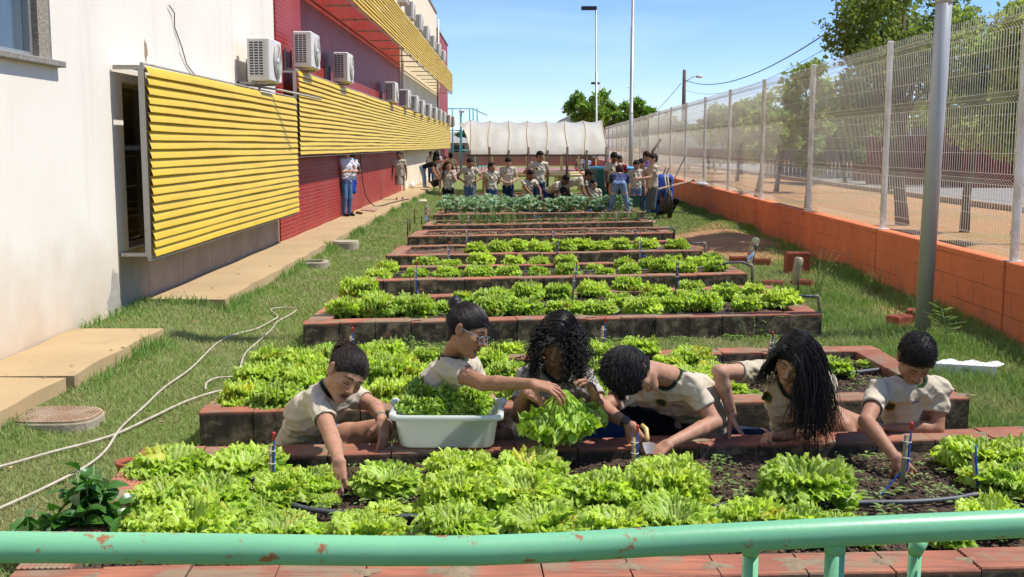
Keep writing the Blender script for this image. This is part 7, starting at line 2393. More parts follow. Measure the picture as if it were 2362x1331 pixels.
    # ---- trousers
    if legs and legc is not None:
        lp = [p for t3 in legs for p in t3]
        lo2, hi2 = fig_bounds(lp+[J['PV']], .13*sc_)
        F = Field(lo2, hi2, h)
        PV = np.array(J['PV']); pl = np.array(J.get('plat', np.array(J['SR'])-np.array(J['SL']))); pl = pl/np.linalg.norm(pl)
        F.put(Cap(PV-pl*.055*sc_, PV+pl*.055*sc_, .088*sc_), .03)
        for (a, b_, c_) in legs:
            a, b_, c_ = Vector(a), Vector(b_), Vector(c_)
            if leg_cut <= 1.0:
                e = a.lerp(b_, leg_cut); F.put(Cap(a, e, .088*sc_, .074*sc_ if leg_cut < .9 else .062*sc_), .03)
                if leg_cut < 1.0:
                    dn = (b_-a).normalized()
                    sl, axx = F.sub(*fig_bounds([e, e+dn*.12], .1*sc_))
                    hp = np.maximum(Half(e, dn).ev(axx[0][:, None, None], axx[1][None, :, None], axx[2][None, None, :]), Cap(e, e+dn*.12, .1*sc_).ev(axx[0][:, None, None], axx[1][None, :, None], axx[2][None, None, :]))
                    F.a[sl] = np.maximum(F.a[sl], -hp)
                if leg_cut >= 1.0: pass
            else:
                F.put(Cap(a, b_, .088*sc_, .060*sc_), .03)
                e = b_.lerp(c_, leg_cut-1.0)
                F.put(Cap(b_, e, .060*sc_, (.060-.016*(leg_cut-1))*sc_), .02)
        if skirt:
            F.put(Cap(PV, Vector(J['PV'])-Vector((0, 0, .30*sc_)), .10*sc_, .17*sc_), .02)
            F.put(Half(Vector(J['PV'])-Vector((0, 0, .31*sc_)), (0, 0, -1)), .004, 's')
        if fold:
            ax = [F.lo[k]+F.h*np.arange(F.n[k]) for k in range(3)]
            X, Y, Z = ax[0][:, None, None], ax[1][None, :, None], ax[2][None, None, :]
            F.a = F.a+(fold*.8*np.sin(X*60+2*np.sin(Z*30)+Y*35)*np.sin(Z*55+X*20)).astype(np.float32)
        V, Fc = F.mesh(); V = smooth_mesh(V, Fc, 1, .4)
        link_np('skirt' if skirt else ('trousers' if leg_cut > 1.3 else 'shorts'), V, Fc, None, [M['denim']], o, None, np.tile(np.array(legc), (len(V), 1)))
    if shoe is not None:
        for fpt, fd in shoe[0]:
            F = Field(np.array(fpt)-.2, np.array(fpt)+.2, h); fd = nvec(fd)
            F.put(Cap(fpt, Vector(fpt)+fd*.14*sc_+Vector((0, 0, -.01)), .035*sc_, .028*sc_), .01)
            F.put(Half((fpt[0], fpt[1], shoe[2]), (0, 0, -1)), .004, 's')
            V, Fc = F.mesh(); link_np('shoe' if shoe[1] != sk else 'foot', V, Fc, None, [M['skin'] if shoe[1] == sk else M['cloth']], o, None, np.tile(np.array(shoe[1]), (len(V), 1)))
    hairf(o, hd, tp_)
    return o, hd
def hair_simple(col=(.014, .010, .009), grow=.009, top=.004, noise_=0, nf=120, h=.0035, extra=None, low=0.0, n_st=0, Ls=.03, st_r=.0013, stiff=.9, curly=0, seed=0, comb=None, sleek=False):
    def f(o, hd, tp_):
        ex = extra(hd) if extra else ()
        F = hair_cap(hd, h, grow, top, ex, noise_, nf, seed, low)
        V, Fc = F.mesh()
        rg = np.random.default_rng(seed)
        c = np.tile(np.array(col), (len(V), 1))*(1+.25*np.sin(V[:, :1]*300)*np.sin(V[:, 2:]*260))
        ob = link_np('hair', V, Fc, None, [M['hair']], o, None, c)
        if n_st:
            P0, N0, Pl = scalp_points(hd, n_st, seed+5, lambda p: hairline(p, -.02), grow+top*.6)
            cb = np.array(comb if comb is not None else (0, -1, 0)); cb = hd.R @ cb
            D = cb[None]*1.0+N0*.25
            T = D-N0*(D*N0).sum(1)[:, None]*(1.0 if sleek else .8); T /= np.linalg.norm(T, axis=1)[:, None]
            strands('hair_strands', ob, hd, P0, T, Ls, [hd.ell((0, -.020, .030+top*.5), (.074+grow-.003, .094+grow-.003, .084+grow+top-.003))], 7, None, stiff, .05, st_r, col, curly, .004, .06 if sleek else .28, seed)
        return ob
    return f
# ------------------------------------------------------------------ the six seated students
V3 = lambda a: np.array(tuple(a))
def k1_hair(o, hd, tp_):
    f = hair_simple((.016, .010, .008), .006, 0, h=.003, seed=3)
    ob = f(o, hd, tp_)
    combed('combed_hair', ob, hd, 1500, 71, (0, -.105, .06), (0, -.112, .06), .0065, (.022, .013, .010))
    fuzz(ob, hd, 420, 95, .007, (.03, .016, .010))
    rg = np.random.default_rng(5); n = 420
    v = rg.normal(size=(n, 3)); v /= np.linalg.norm(v, axis=1)[:, None]
    c = hd.w((0, -.110, .062)); roots = c+v*.026; 
    D = v*.5+(hd.R @ np.array((0, -1, -.2)))[None]*.55; D /= np.linalg.norm(D, axis=1)[:, None]
    strands('ponytail', ob, hd, roots, D, .075, [hd.ell((0, -.018, .030), (.080, .100, .090))], 9, None, .85, .25, .0016, (.05, .022, .012), 260, .007, .35, 6)
J1 = dict(N=V3(P(770, 893, 5.30)), SR=V3(P(730, 920, 5.20)), SL=V3(P(806, 906, 5.52)), C=V3(P(722, 950, 5.45)), PV=V3(P(692, 1040, 5.74)),
          ER=V3(P(764, 1006, 4.95)), WR=V3(P(782, 1064, 4.70)), EL=V3(P(866, 938, 5.42)), WL=V3(P(880, 966, 5.22)), plat=(-.8, -.5, 0))
o1, h1 = person('girl with tied back hair and dark red lips reaching down into the lettuces', J1,
    (P(799, 864, 5.16), (.42, -.80, -.42), (.58, -.10, .80), 1.09), 'mid', k1_hair, legs=[(P(680, 1035, 5.74), P(790, 1050, 5.52), P(900, 1048, 5.62)), (P(725, 1030, 5.70), P(882, 988, 5.52), P(770, 1045, 5.60))],
    legc=(.10, .17, .28), leg_cut=.42, lips=(.20, .018, .045), hands=[dict(w='WR', d=(.03, -.42, -.90), pn=(.2, .9, -.35), side=-1, curl=(.12, .16, .2, .3), spread=.16, thumb=(.75, .25, .2)), dict(w='WL', d=(.12, -.10, -.99), pn=(-.8, .5, .1), side=-1, curl=(.22, .22, .28, .3), spread=.12)],
    logo=None)
mb = MB(); wl_ = Vector(J1['WL']).lerp(Vector(J1['EL']), .10); ax_ = nvec(Vector(J1['WL'])-Vector(J1['EL'])); u_ = ax_.orthogonal().normalized(); v_ = ax_.cross(u_)
mb.tube([wl_+(u_*math.cos(a)+v_*math.sin(a))*.0275 for a in [i*math.pi/10 for i in range(21)]], .0028, 6, cap=False)
tag(obj('bracelet', mb, material('green_beads', (.05, .22, .16), .4), loc=wl_), 'thin green bracelet on the wrist beside the white tub', 'bracelet')

def k2_hair(o, hd, tp_):
    f = hair_simple((.012, .009, .009), .007, .002, h=.003, seed=13, extra=lambda hd: (hd.ell((0, -.116, .088), (.034, .032, .034)), hd.cap((0, -.085, .07), (0, -.11, .082), .024)))
    ob = f(o, hd, tp_)
    combed('combed_hair', ob, hd, 1500, 72, (0, -.105, .085), (0, -.115, .085), .0075, (.015, .011, .010), top=.002)
    fuzz(ob, hd, 420, 96, .008, (.015, .011, .010))
    rg = np.random.default_rng(15); n = 34
    side = np.where(rg.uniform(0, 1, n) < .55, 1, -1)
    pl = np.stack([side*rg.uniform(.012, .045, n), rg.uniform(.060, .072, n), rg.uniform(.058, .074, n)], 1)
    roots = hd.c+pl @ hd.R.T
    D = np.tile(hd.R @ np.array((0, .9, .1)), (n, 1))
    strands('loose_locks', ob, hd, roots, D, .21, [hd.ell((0, .01, -.01), (.080, .088, .105))], 16, None, .86, .22, .0012, (.012, .009, .009), 0, 0, .18, 16)
J2 = dict(N=V3(P(1046, 824, 5.48)), SR=V3(P(1036, 850, 5.36)), SL=V3(P(1080, 842, 5.66)), C=V3(P(1022, 885, 5.55)), PV=V3(P(1005, 1000, 5.68)),
          ER=V3(P(1114, 884, 5.22)), WR=V3(P(1228, 885, 5.10)), EL=V3(P(1120, 910, 5.70)), WL=V3(P(1150, 960, 5.62)), plat=(-.3, -.95, 0))
o2, h2 = person('girl with glasses and a hair bun in profile, stretching her arm over the white tub', J2,
    (P(1080, 763, 5.34), (.84, -.40, -.36), (.34, .05, .94), 1.07), 'brown', k2_hair, legs=[(P(1000, 1000, 5.62), P(1160, 1005, 5.60), P(1040, 1040, 5.72)), (P(1010, 1000, 5.76), P(1120, 1030, 5.74), P(1010, 1045, 5.8))],
    legc=(.035, .075, .17), leg_cut=.85, sleeve=.42, hands=[dict(w='WR', d=(.88, -.1, -.18), pn=(-.15, .35, -.92), side=-1, curl=(.34, .38, .32, .30), spread=.20, thumb=(.4, .9, .2)), dict(w='WL', d=(.2, -.3, -.9), pn=(-1, 0, 0), side=-1)])
mb = MB(); hd = h2
for sx in (-1, 1):
    ring = [hd.w((sx*.031+.024*math.cos(a), .0985-.010*abs(math.cos(a))*(1 if sx*math.cos(a) > 0 else 0), -.003+.017*math.sin(a))) for a in [i*math.pi/10 for i in range(21)]]
    mb.tube(ring, .0028, 5, cap=False)
    mb.tube([hd.w((sx*.054, .090, .004)), hd.w((sx*.074, .05, .008)), hd.w((sx*.083, -.005, .010))], .0016, 5)
mb.tube([hd.w((-.008, .0995, .0)), hd.w((0, .102, .004)), hd.w((.008, .0995, 0))], .0016, 5)
obj('glasses', mb, material('blue_grey_glasses_frame', (.22, .26, .34), .25), o2)

def k3_hair(o, hd, tp_):
    f = hair_simple((.010, .008, .008), .012, .008, h=.0035, seed=23, noise_=.002)
    ob = f(o, hd, tp_)
    for sg in (-1, 1): combed('combed_hair', ob, hd, 900, 73+sg, (sg*.085, -.02, -.02), (sg*.096, -.02, -.05), .013, (.012, .009, .009), .0016, lambda p, sg=sg: hairline(p, -.06) and p[0]*sg > -.012*sg-.004, .004, .009)
    P0, N0, Pl = scalp_points(hd, 800, 24, lambda p: hairline(p, .0) and p[2] > -.03, .012)
    part = np.sign(Pl[:, 0]+.012)
    lx = hd.R @ np.array((1, 0, 0)); fw = hd.R @ np.array((0, 1, 0))
    D = part[:, None]*lx[None]*.85+N0*.35-fw[None]*.25*(Pl[:, 1:2] > .02)
    D /= np.linalg.norm(D, axis=1)[:, None]
    strands('curly_locks', ob, hd, P0, D, .27, [hd.ell((0, .0, -.0), (.088, .098, .110)), hd.ell((.01, .14, -.04), (.066, .12, .14)), *[p.grow(.012) for p in tp_[:4]]], 14, None, .62, .50, .0023, (.011, .008, .008), 150, .0085, .45, 25)
J3 = dict(N=V3(P(1284, 858, 5.58)), SR=V3(P(1216, 872, 5.58)), SL=V3(P(1346, 872, 5.64)), C=V3(P(1262, 930, 5.62)), PV=V3(P(1238, 1035, 5.74)),
          ER=V3(P(1196, 958, 5.46)), WR=V3(P(1212, 905, 5.28)), EL=V3(P(1392, 950, 5.50)), WL=V3(P(1376, 925, 5.28)))
o3, h3_ = person('girl with long dark curly hair seated behind the held lettuce, looking down at it', J3,
    (P(1287, 785, 5.42), (-.26, -.78, -.58), (.10, -.45, .88), 1.05), 'mid', k3_hair, shirtc=(.44, .41, .36), legs=[(P(1245, 1030, 5.72), P(1425, 992, 5.56), P(1330, 1040, 5.62)), (P(1230, 1035, 5.70), P(1350, 1035, 5.46), P(1480, 1035, 5.60))],
    legc=(.022, .06, .17), leg_cut=1.9, hands=[dict(w='WR', d=(.75, -.1, -.35), pn=(.1, .2, -.95), side=1, curl=(.5, .5, .55, .6), spread=.12), dict(w='WL', d=(-.30, -.12, .80), pn=(-.75, -.3, -.3), side=1, curl=(.62, .62, .6, .6), spread=.10, thumb=(.9, .1, .1))])
def k4_hair(o, hd, tp_):
    f = hair_simple((.011, .010, .012), .015, .012, h=.0032, seed=33, noise_=.0015, n_st=1500, Ls=.05, st_r=.0014, comb=(.25, .75, .0), extra=lambda hd: (hd.cap((-.035, .055, .085), (.040, .055, .085), .020), hd.cap((-.05, .03, .09), (.05, .03, .09), .022)))
    ob = f(o, hd, tp_)
    combed('combed_hair', ob, hd, 1600, 93, (.03, .085, .075), (.035, .098, .066), .019, (.013, .011, .012), .0015, None, .006, .013)
    fuzz(ob, hd, 500, 94, .020, (.013, .011, .012))
J4 = dict(N=V3(P(1545, 868, 5.42)), SR=V3(P(1462, 905, 5.58)), SL=V3(P(1596, 888, 5.36)), C=V3(P(1582, 912, 5.56)), W=V3(P(1622, 950, 5.70)), PV=V3(P(1640, 1015, 5.80)),
          ER=V3(P(1386, 940, 5.46)), WR=V3(P(1454, 982, 5.26)), EL=V3(P(1648, 974, 5.28)), WL=V3(P(1540, 1025, 5.06)), plat=(-.6, .7, 0))
o4, h4_ = person('boy with thick black hair and black watch bending low with a trowel', J4,
    (P(1462, 862, 5.22), (.14, -.48, -.86), (-.92, -.30, .05), 1.03), 'mid', k4_hair, legs=[(P(1640, 1015, 5.76), P(1450, 960, 5.62), P(1500, 1050, 5.70)), (P(1630, 1020, 5.80), P(1560, 1030, 5.50), P(1660, 1050, 5.60))],
    legc=(.012, .013, .016), leg_cut=1.9, hands=[dict(w='WR', d=(.45, -.25, -.82), pn=(.3, .75, -.3), side=-1, curl=(.35, .5, .6, .65), spread=.08, thumb=(.55, .7, .3)), dict(w='WL', d=(-.72, -.38, -.45), pn=(0, .3, -1), side=-1, curl=(.4, .45, .5, .5))],
    crest=(P(1515, 940, 5.40), (-.35, -.8, -.1), (-.1, 0, 1), 1.0), logo=(P(1562, 955, 5.35), (-.15, -.95, -.2), (.0, 0, 1), 1.0), width=1.1)
w4 = Vector(J4['WR']).lerp(Vector(J4['ER']), .14); ax_ = nvec(Vector(J4['WR'])-Vector(J4['ER'])); u_ = ax_.orthogonal().normalized(); v_ = ax_.cross(u_)
wt_ = thing('wristwatch', 'chunky black wristwatch on the arm of the boy holding the trowel', 'wristwatch', w4)
mb = MB(); mb.tube([w4-ax_*.012, w4-ax_*.010, w4+ax_*.010, w4+ax_*.012], [.0275, .0295, .0295, .0275], 20); obj('strap', mb, M['black'], wt_)
mb = MB(); q = w4+Vector((-.004, -.022, .018)); mb.lathe([(.018, 0), (.021, .004), (.021, .010), (.017, .012)], q, 18, rot=Vector((-.1, -.75, .6)).to_track_quat('Z', 'Y').to_matrix()); obj('watch_case', mb, M['ac_dark'], wt_)
tw = thing('trowel', 'small hand trowel with pale wooden handle held by the boy with the watch', 'trowel', P(1495, 1000, 5.10))
mb = MB(); mb.tube([P(1480, 980, 5.14), P(1490, 990, 5.12), P(1493, 1010, 5.09), P(1494, 1018, 5.08)], [.010, .013, .011, .008], 12); obj('handle', mb, material('pale_varnished_wood', (.62, .42, .16), .4), tw)
mb = MB(); a = P(1495, 1020, 5.07); b_ = P(1497, 1046, 4.98)
mb.grid(lambda u, v: tuple(Vector(a).lerp(Vector(b_), v)+Vector(((u-.5)*.055*(1-.5*v*v), .010*(abs(u-.5)*2)**2*-1, 0))), 8, 8); mb.grid(lambda u, v: tuple(Vector(a).lerp(Vector(b_), v)+Vector(((u-.5)*.055*(1-.5*v*v), .010*(abs(u-.5)*2)**2*-1+.0015, 0))), 8, 8)
obj('blade', mb, material('worn_steel', (.45, .45, .44), .35, metal=.7), tw)

def k5_hair(o, hd, tp_):
    f = hair_simple((.010, .008, .008), .009, .004, h=.0033, seed=43)
    ob = f(o, hd, tp_)
    for sg in (-1, 1): combed('combed_hair', ob, hd, 1500, 83+sg, (sg*.085, -.02, -.02), (sg*.094, -.025, -.05), .010, (.011, .009, .009), .0014, lambda p, sg=sg: hairline(p, -.06) and (p[0]-.030)*sg > -.004, .003, .006)
    fuzz(ob, hd, 300, 97, .012, (.011, .009, .009), .03)
    P0, N0, Pl = scalp_points(hd, 2600, 44, lambda p: hairline(p, .0) and p[2] > -.02, .010)
    part = np.where(Pl[:, 0] > .034, 1.0, -1.0)
    lx = hd.R @ np.array((1, 0, 0)); fw = hd.R @ np.array((0, 1, 0))
    D = part[:, None]*lx[None]*.9+N0*.25-fw[None]*.35
    D /= np.linalg.norm(D, axis=1)[:, None]
    L = np.where(Pl[:, 0] < .034, .42, .20)
    D = D-fw[None]*np.where(Pl[:, :1] > .034, 1.2, 0.)
    D /= np.linalg.norm(D, axis=1)[:, None]
    strands('long_hair', ob, hd, P0, D, L, [hd.ell((0, .004, -.0), (.083, .092, .112)), hd.ell((.036, .15, -.06), (.078, .14, .18)), *[p.grow(.016) for p in tp_[:5]]], 20, None, .70, .42, .0021, (.011, .008, .008), 26, .006, .26, 45, taper=True)
J5 = dict(N=V3(P(1832, 893, 5.52)), SR=V3(P(1752, 858, 5.54)), SL=V3(P(1902, 885, 5.62)), C=V3(P(1838, 930, 5.60)), PV=V3(P(1838, 1040, 5.84)),
          ER=V3(P(1660, 858, 5.38)), WR=V3(P(1688, 955, 5.44)), EL=V3(P(1890, 990, 5.52)), WL=V3(P(1806, 1006, 5.38)))
o5, h5_ = person('girl with very long straight black hair, one elbow raised, fist on the brick edge', J5,
    (P(1830, 828, 5.32), (-.42, -.74, -.52), (.18, -.40, .90), 1.05), 'tan', k5_hair, shirtc=(.50, .44, .33), legs=[(P(1820, 1035, 5.8), P(1690, 1010, 5.66), P(1720, 1045, 5.55)), (P(1850, 1040, 5.84), P(1960, 1040, 5.65), P(1860, 1050, 5.6))],
    legc=(.016, .026, .060), leg_cut=1.9, sleeve=.50, hands=[dict(w='WR', d=(-.12, .0, -.98), pn=(.75, -.1, 0), side=1, curl=(.18, .2, .22, .25), spread=.14), dict(w='WL', d=(-.80, -.25, .12), pn=(-.05, -.35, -.9), side=-1, curl=(1.15, 1.2, 1.2, 1.2), spread=.02, thumb=(.3, .9, .5))],
    crest=(P(1770, 920, 5.50), (-.25, -.95, .1), (-.15, 0, 1), 1.05), logo=(P(1832, 926, 5.48), (0, -1, 0), (.12, 0, 1), 1.0))
def k6_hair(o, hd, tp_):
    f = hair_simple((.011, .009, .009), .008, .006, h=.003, seed=53, noise_=.0022, nf=330, n_st=1800, Ls=.012, st_r=.0013, curly=500, comb=(0, .3, .2), stiff=.7)
    return f(o, hd, tp_)
J6 = dict(N=V3(P(2102, 896, 5.60)), SR=V3(P(2030, 900, 5.46)), SL=V3(P(2166, 896, 5.62)), C=V3(P(2102, 945, 5.66)), PV=V3(P(2098, 1040, 5.92)),
          ER=V3(P(1998, 972, 5.22)), WR=V3(P(2066, 1056, 4.99)), EL=V3(P(2160, 988, 5.56)), WL=V3(P(2052, 988, 5.54)))
o6, h6_ = person('boy with short black curly hair at the right, head bowed, fingers in the soil', J6,
    (P(2112, 830, 5.44), (-.08, -.66, -.74), (.06, -.70, .70), 1.03), 'brown', k6_hair, shirtc=(.52, .455, .345), legs=[(P(2060, 1030, 5.9), P(1925, 958, 5.86), P(1985, 1040, 5.72)), (P(2110, 1040, 5.92), P(2160, 1040, 5.70), P(2060, 1050, 5.68))],
    legc=(.012, .016, .035), leg_cut=.40, hands=[dict(w='WR', d=(.50, -.25, -.62), pn=(.2, .7, -.6), side=-1, curl=(.3, .35, .4, .5), spread=.14), dict(w='WL', d=(-.95, -.08, .05), pn=(0, -.3, -.9), side=-1, curl=(.7, .75, .8, .85))],
    crest=(P(2052, 937, 5.50), (-.15, -.95, 0), (.06, 0, 1), 1.15), logo=(P(2111, 930, 5.50), (.1, -.95, 0), (0, 0, 1), 1.0), width=1.05)

# ------------------------------------------------------------------ people further off
def far_hair(col=(.014, .010, .009), long=0.0, bun=False, grow=.010, top=.004, curly=False, dirn=(0, -1, -.2)):
    def f(o, hd, tp_):
        h = .0055
        ex = []
        if bun: ex = [hd.ell((0, -.125, -.01), (.032, .032, .032))]
        F = hair_cap(hd, h, grow, top, ex, .003 if curly else .0012, 200, 1)
        V, Fc = F.mesh()
        ob = link_np('hair', V, Fc, None, [M['hair_far']], o, None, np.tile(np.array(col), (len(V), 1)))
        if long:
            P0, N0, Pl = scalp_points(hd, 260, 7, lambda p: hairline(p, 0) and p[1] < .03, .010)
            lx = hd.R @ np.array((1, 0, 0)); fw = hd.R @ np.array((0, 1, 0))
            D = np.sign(Pl[:, :1])*lx[None]*.6-fw[None]*.5+N0*.2; D /= np.linalg.norm(D, axis=1)[:, None]
            strands('long_hair', ob, hd, P0, D, long, [hd.ell((0, .0, 0), (.082, .094, .108)), *[p.grow(.012) for p in tp_[:4]]], 10, None, .6, .6, .006, col, 0, 0, .2, 8, .5)
    return f
def stand(px, D, H, yaw, label, skin, hairf, gz=0.0, lean=0.0, side=0.0, headdir=(0, 0), armR='down', armL='down', legc=(.03, .07, .16), leg_cut=1.95, shirtc=BEIGE, collar=COLLAR,
          crouch=0.0, step=0.0, group='students standing farther off', skirt=None, shoe=None, hs=(.0105, .0062), sc_=None, crest=True, lips=None, lx=0.0, hem=None, sleeve=.5, eyes='down', legpose=None, Hhead=None):
    g = P(px, 450, D); base = Vector((g.x, D, gz))
    s_ = H/1.62 if sc_ is None else sc_
    s_ = max(s_, .84)
    cy, sy = math.cos(yaw), math.sin(yaw)
    # body axes: yaw 0 faces the camera (-Y)
    fw = Vector((sy, -cy, 0)); rt_ = Vector((-cy, -sy, 0))    # person's right
    up = Vector((0, 0, 1))
    def L(r, f, u): return base+rt_*r+fw*f+up*u
    hz = H*.50*(1-crouch)
    PV = L(side*.1, -.10*math.sin(lean)*(1 if lean > .4 else 0), hz)
    ax = fw*math.sin(lean)+up*math.cos(lean); nrm = fw*math.cos(lean)-up*math.sin(lean)
    ax = (ax+rt_*side*.3).normalized()
    Cc = PV+ax*H*.205; Nn = PV+ax*H*.325-nrm*.005
    SR = PV+ax*H*.295+rt_*H*.105; SL = PV+ax*H*.295-rt_*H*.105
    hy, hp = headdir
    f2 = fw*math.cos(hy)+rt_*math.sin(hy)
    la = min(lean, 1.2)*.75
    hu = (up*math.cos(la)+fw*math.sin(la)).normalized()
    hf = (f2*math.cos(hp)-up*math.sin(hp)).normalized()
    hu2 = (hu-hf*hu.dot(hf)).normalized()
    hc = Nn+(ax*.45+hu2*.55).normalized()*H*.085+f2*.018
    def arm(S, sg, pose):
        r_ = rt_*sg
        ua, fa = H*.175, H*.155
        dn = -ax
        down = -up
        if pose == 'down': e = S+(down*.96+r_*.20).normalized()*ua; w_ = e+(down*.93+fw*.30+r_*.05).normalized()*fa; hd_ = (w_-e)
        elif pose == 'hip': e = S+(down*.72+r_*.62-fw*.30).normalized()*ua; w_ = e+(down*.40-r_*.62+fw*.55).normalized()*fa; hd_ = -r_+fw*.2+down*.3
        elif pose == 'face': e = S+(down*.80+fw*.55+r_*.1).normalized()*ua; w_ = e+(up*.86+fw*.12-r_*.40).normalized()*fa*1.08; hd_ = up-r_*.3
        elif pose == 'clasp': e = S+(down*.9+r_*.25+fw*.2).normalized()*ua; w_ = e+(down*.35-r_*.72+fw*.55).normalized()*fa; hd_ = -r_+down*.3
        elif pose == 'cross': e = S+(down*.85+r_*.2+fw*.35).normalized()*ua; w_ = e+(up*.05-r_*.9+fw*.35).normalized()*fa; hd_ = -r_
        elif pose == 'behind': e = S+(down*.85+r_*.35-fw*.35).normalized()*ua; w_ = e+(down*.55-r_*.55-fw*.5).normalized()*fa; hd_ = -r_+down
        elif pose == 'reach': e = S+(down*.93+fw*.30+r_*.15).normalized()*ua; w_ = e+(down*.85+fw*.5).normalized()*fa; hd_ = down+fw*.4
        elif pose == 'fwd': e = S+(down*.75+fw*.6+r_*.1).normalized()*ua; w_ = e+(fw*.85+down*.1-r_*.3).normalized()*fa; hd_ = fw
        elif pose == 'knee': e = S+(down*.6+fw*.7+r_*.1).normalized()*ua; w_ = e+(down*.6+fw*.6-r_*.3).normalized()*fa; hd_ = down+fw
        return e, w_, hd_.normalized()
    ER, WR, dR = arm(SR, 1, armR); EL, WL_, dL = arm(SL, -1, armL)
    J = dict(N=V3(Nn), SR=V3(SR), SL=V3(SL), C=V3(Cc), PV=V3(PV), ER=V3(ER), WR=V3(WR), EL=V3(EL), WL=V3(WL_), plat=tuple(rt_))
    hips = [PV+rt_*.075*s_, PV-rt_*.075*s_]
    legs = []
    for sg, hp_ in ((1, hips[0]), (-1, hips[1])):
        st = step*sg
        if crouch < .25:
            ft = L(sg*.09*s_+.0, st*.28, .045)
            kn = hp_.lerp(ft, .5)+fw*(.03+.02*abs(st))
            if legpose == 'wide': ft = L(sg*.24, 0, .045); kn = hp_.lerp(ft, .5)+fw*.02
        elif crouch < .9:
            ft = L(sg*.11*s_, -.05 if sg > 0 else .18, .045); kn = L(sg*.15*s_, .38, hz+.03) if sg < 0 else L(sg*.13, .25, .12)
        else:
            ft = L(sg*.2, .2, .05); kn = L(sg*.30, .25, .25)
        legs.append((V3(hp_), V3(kn), V3(ft)))
    cr_ = None; lg_ = None
    if crest:
        cr_ = (Cc+rt_*.075*s_+ax*.03+nrm*.10, nrm, ax, 1.3*s_)
        lg_ = (Cc-rt_*.07*s_+ax*.035+nrm*.10, nrm, ax, 1.3)
    if skirt: leg_cut = .1
    hands = [dict(w='WR', d=tuple(dR), pn=tuple(-rt_ if abs(dR.dot(rt_)) < .7 else -fw), side=-1, s=.9*s_), dict(w='WL', d=tuple(dL), pn=tuple(rt_ if abs(dL.dot(rt_)) < .7 else -fw), side=1, s=.9*s_)]
    feet = None
    if shoe is not None:
        feet = ([(legs[0][2]+np.array((0, 0, -.005)), fw), (legs[1][2]+np.array((0, 0, -.005)), fw)], shoe, gz+.003)
    hm = None
    if lean < .5 and crouch < .2: hm = (V3(PV-ax*.02), tuple(-ax))
    return person(label, J, (hc, tuple(hf), tuple(hu2), .98*max(.93, min(1.05, H/1.5))), skin, hairf, shirtc, collar, legs, legc, leg_cut, hands, hs, lips, s_, sc_ and (.02, .014, .012) or (.02, .014, .012), eyes, .004, sleeve, False, group, cr_, lg_, skirt, 'person', feet, hm)
NB = (.012, .012, .014)
gs = 'students standing behind the kale bed'
def HT(ytop, D, gz=0): return (1.65-(ytop-335)*D/FPX*1.0-gz)
D0 = 25.8
stand(1034, 25.4, HT(369, 25.4), .15, 'girl with long reddish brown hair and black trousers, leftmost behind the kale', 'tan', far_hair((.075, .028, .014), .42), armR='down', armL='face', legc=(.008, .008, .009), group=gs, headdir=(-.3, .1))
stand(1083, 25.8, HT(362, 25.8), .1, 'girl in light jeans with both hands on her hips behind the kale', 'brown', far_hair(bun=True, curly=True), armR='hip', armL='hip', legc=(.13, .19, .27), group=gs, headdir=(-.4, .35))
stand(1134, 25.6, HT(373, 25.6), .35, 'smiling girl with black hair in a low bun looking right, in blue jeans', 'brown', far_hair(bun=True), armR='down', armL='behind', legc=(.035, .075, .15), group=gs, headdir=(-.5, .0))
stand(1172, 25.9, HT(361, 25.9), .05, 'boy with neat black hair and clasped hands looking down, in dark jeans', 'light', far_hair(grow=.012, top=.01), armR='clasp', armL='clasp', legc=(.018, .035, .075), group=gs, headdir=(0, .4))
stand(1212, 25.5, 1.46, .55, 'boy kneeling on one knee between two standing boys behind the kale', 'dark', far_hair(grow=.006), armR='knee', armL='knee', crouch=.42, lean=.35, legc=(.02, .05, .12), group=gs, headdir=(-.2, .4))
stand(1243, 26.0, HT(346, 26.0), .2, 'tallest boy with cropped hair and hands on hips, looking down to the right', 'brown', far_hair(grow=.006, top=.006), armR='hip', armL='behind', legc=(.02, .05, .12), leg_cut=1.2, group=gs, headdir=(-.7, .3))
stand(1272, 25.3, 1.48, .75, 'boy with very short hair bending forward right of the tallest boy', 'deep', far_hair(grow=.005), armR='reach', armL='reach', lean=1.15, crouch=.18, legc=(.02, .05, .12), group=gs, headdir=(0, .7))
stand(1308, 25.2, 1.58, 1.25, 'boy bending far over with both arms down into the kale, in dark trousers', 'dark', far_hair(grow=.009), armR='reach', armL='reach', lean=1.30, crouch=.04, legc=(.025, .025, .028), group=gs, headdir=(0, .5))
stand(1368, 25.6, 1.40, .1, 'girl sitting low behind the kale, only head and shoulders showing', 'tan', far_hair(bun=True), armR='down', armL='down', crouch=.72, legc=(.02, .05, .12), group=gs, headdir=(-.5, .1), eyes='open')
stand(1414, 26.4, HT(350, 26.4), .2, 'dark skinned tall boy with thick black hair and his hand raised to his face', 'dark', far_hair(grow=.016, top=.012), armR='down', armL='face', legc=(.01, .012, .02), group=gs, headdir=(-.1, .35))
stand(1427, 27.6, HT(356, 27.6), .2, 'boy in a dark red shirt mostly hidden behind the tall boy touching his face', 'dark', far_hair(grow=.008), legc=NB, shirtc=(.16, .015, .02), collar=None, crest=False, group=gs, headdir=(-.2, .2))
stand(1428, 24.6, 1.60, math.pi-.1, 'woman seen from behind bending over the kale in pale blue jeans and navy top', 'light', far_hair((.05, .028, .018), curly=True, grow=.016), armR='reach', armL='reach', lean=1.22, legpose='wide', legc=(.20, .30, .46), shirtc=(.05, .06, .13), collar=None, crest=False, group='adults helping in the garden', headdir=(0, .4))
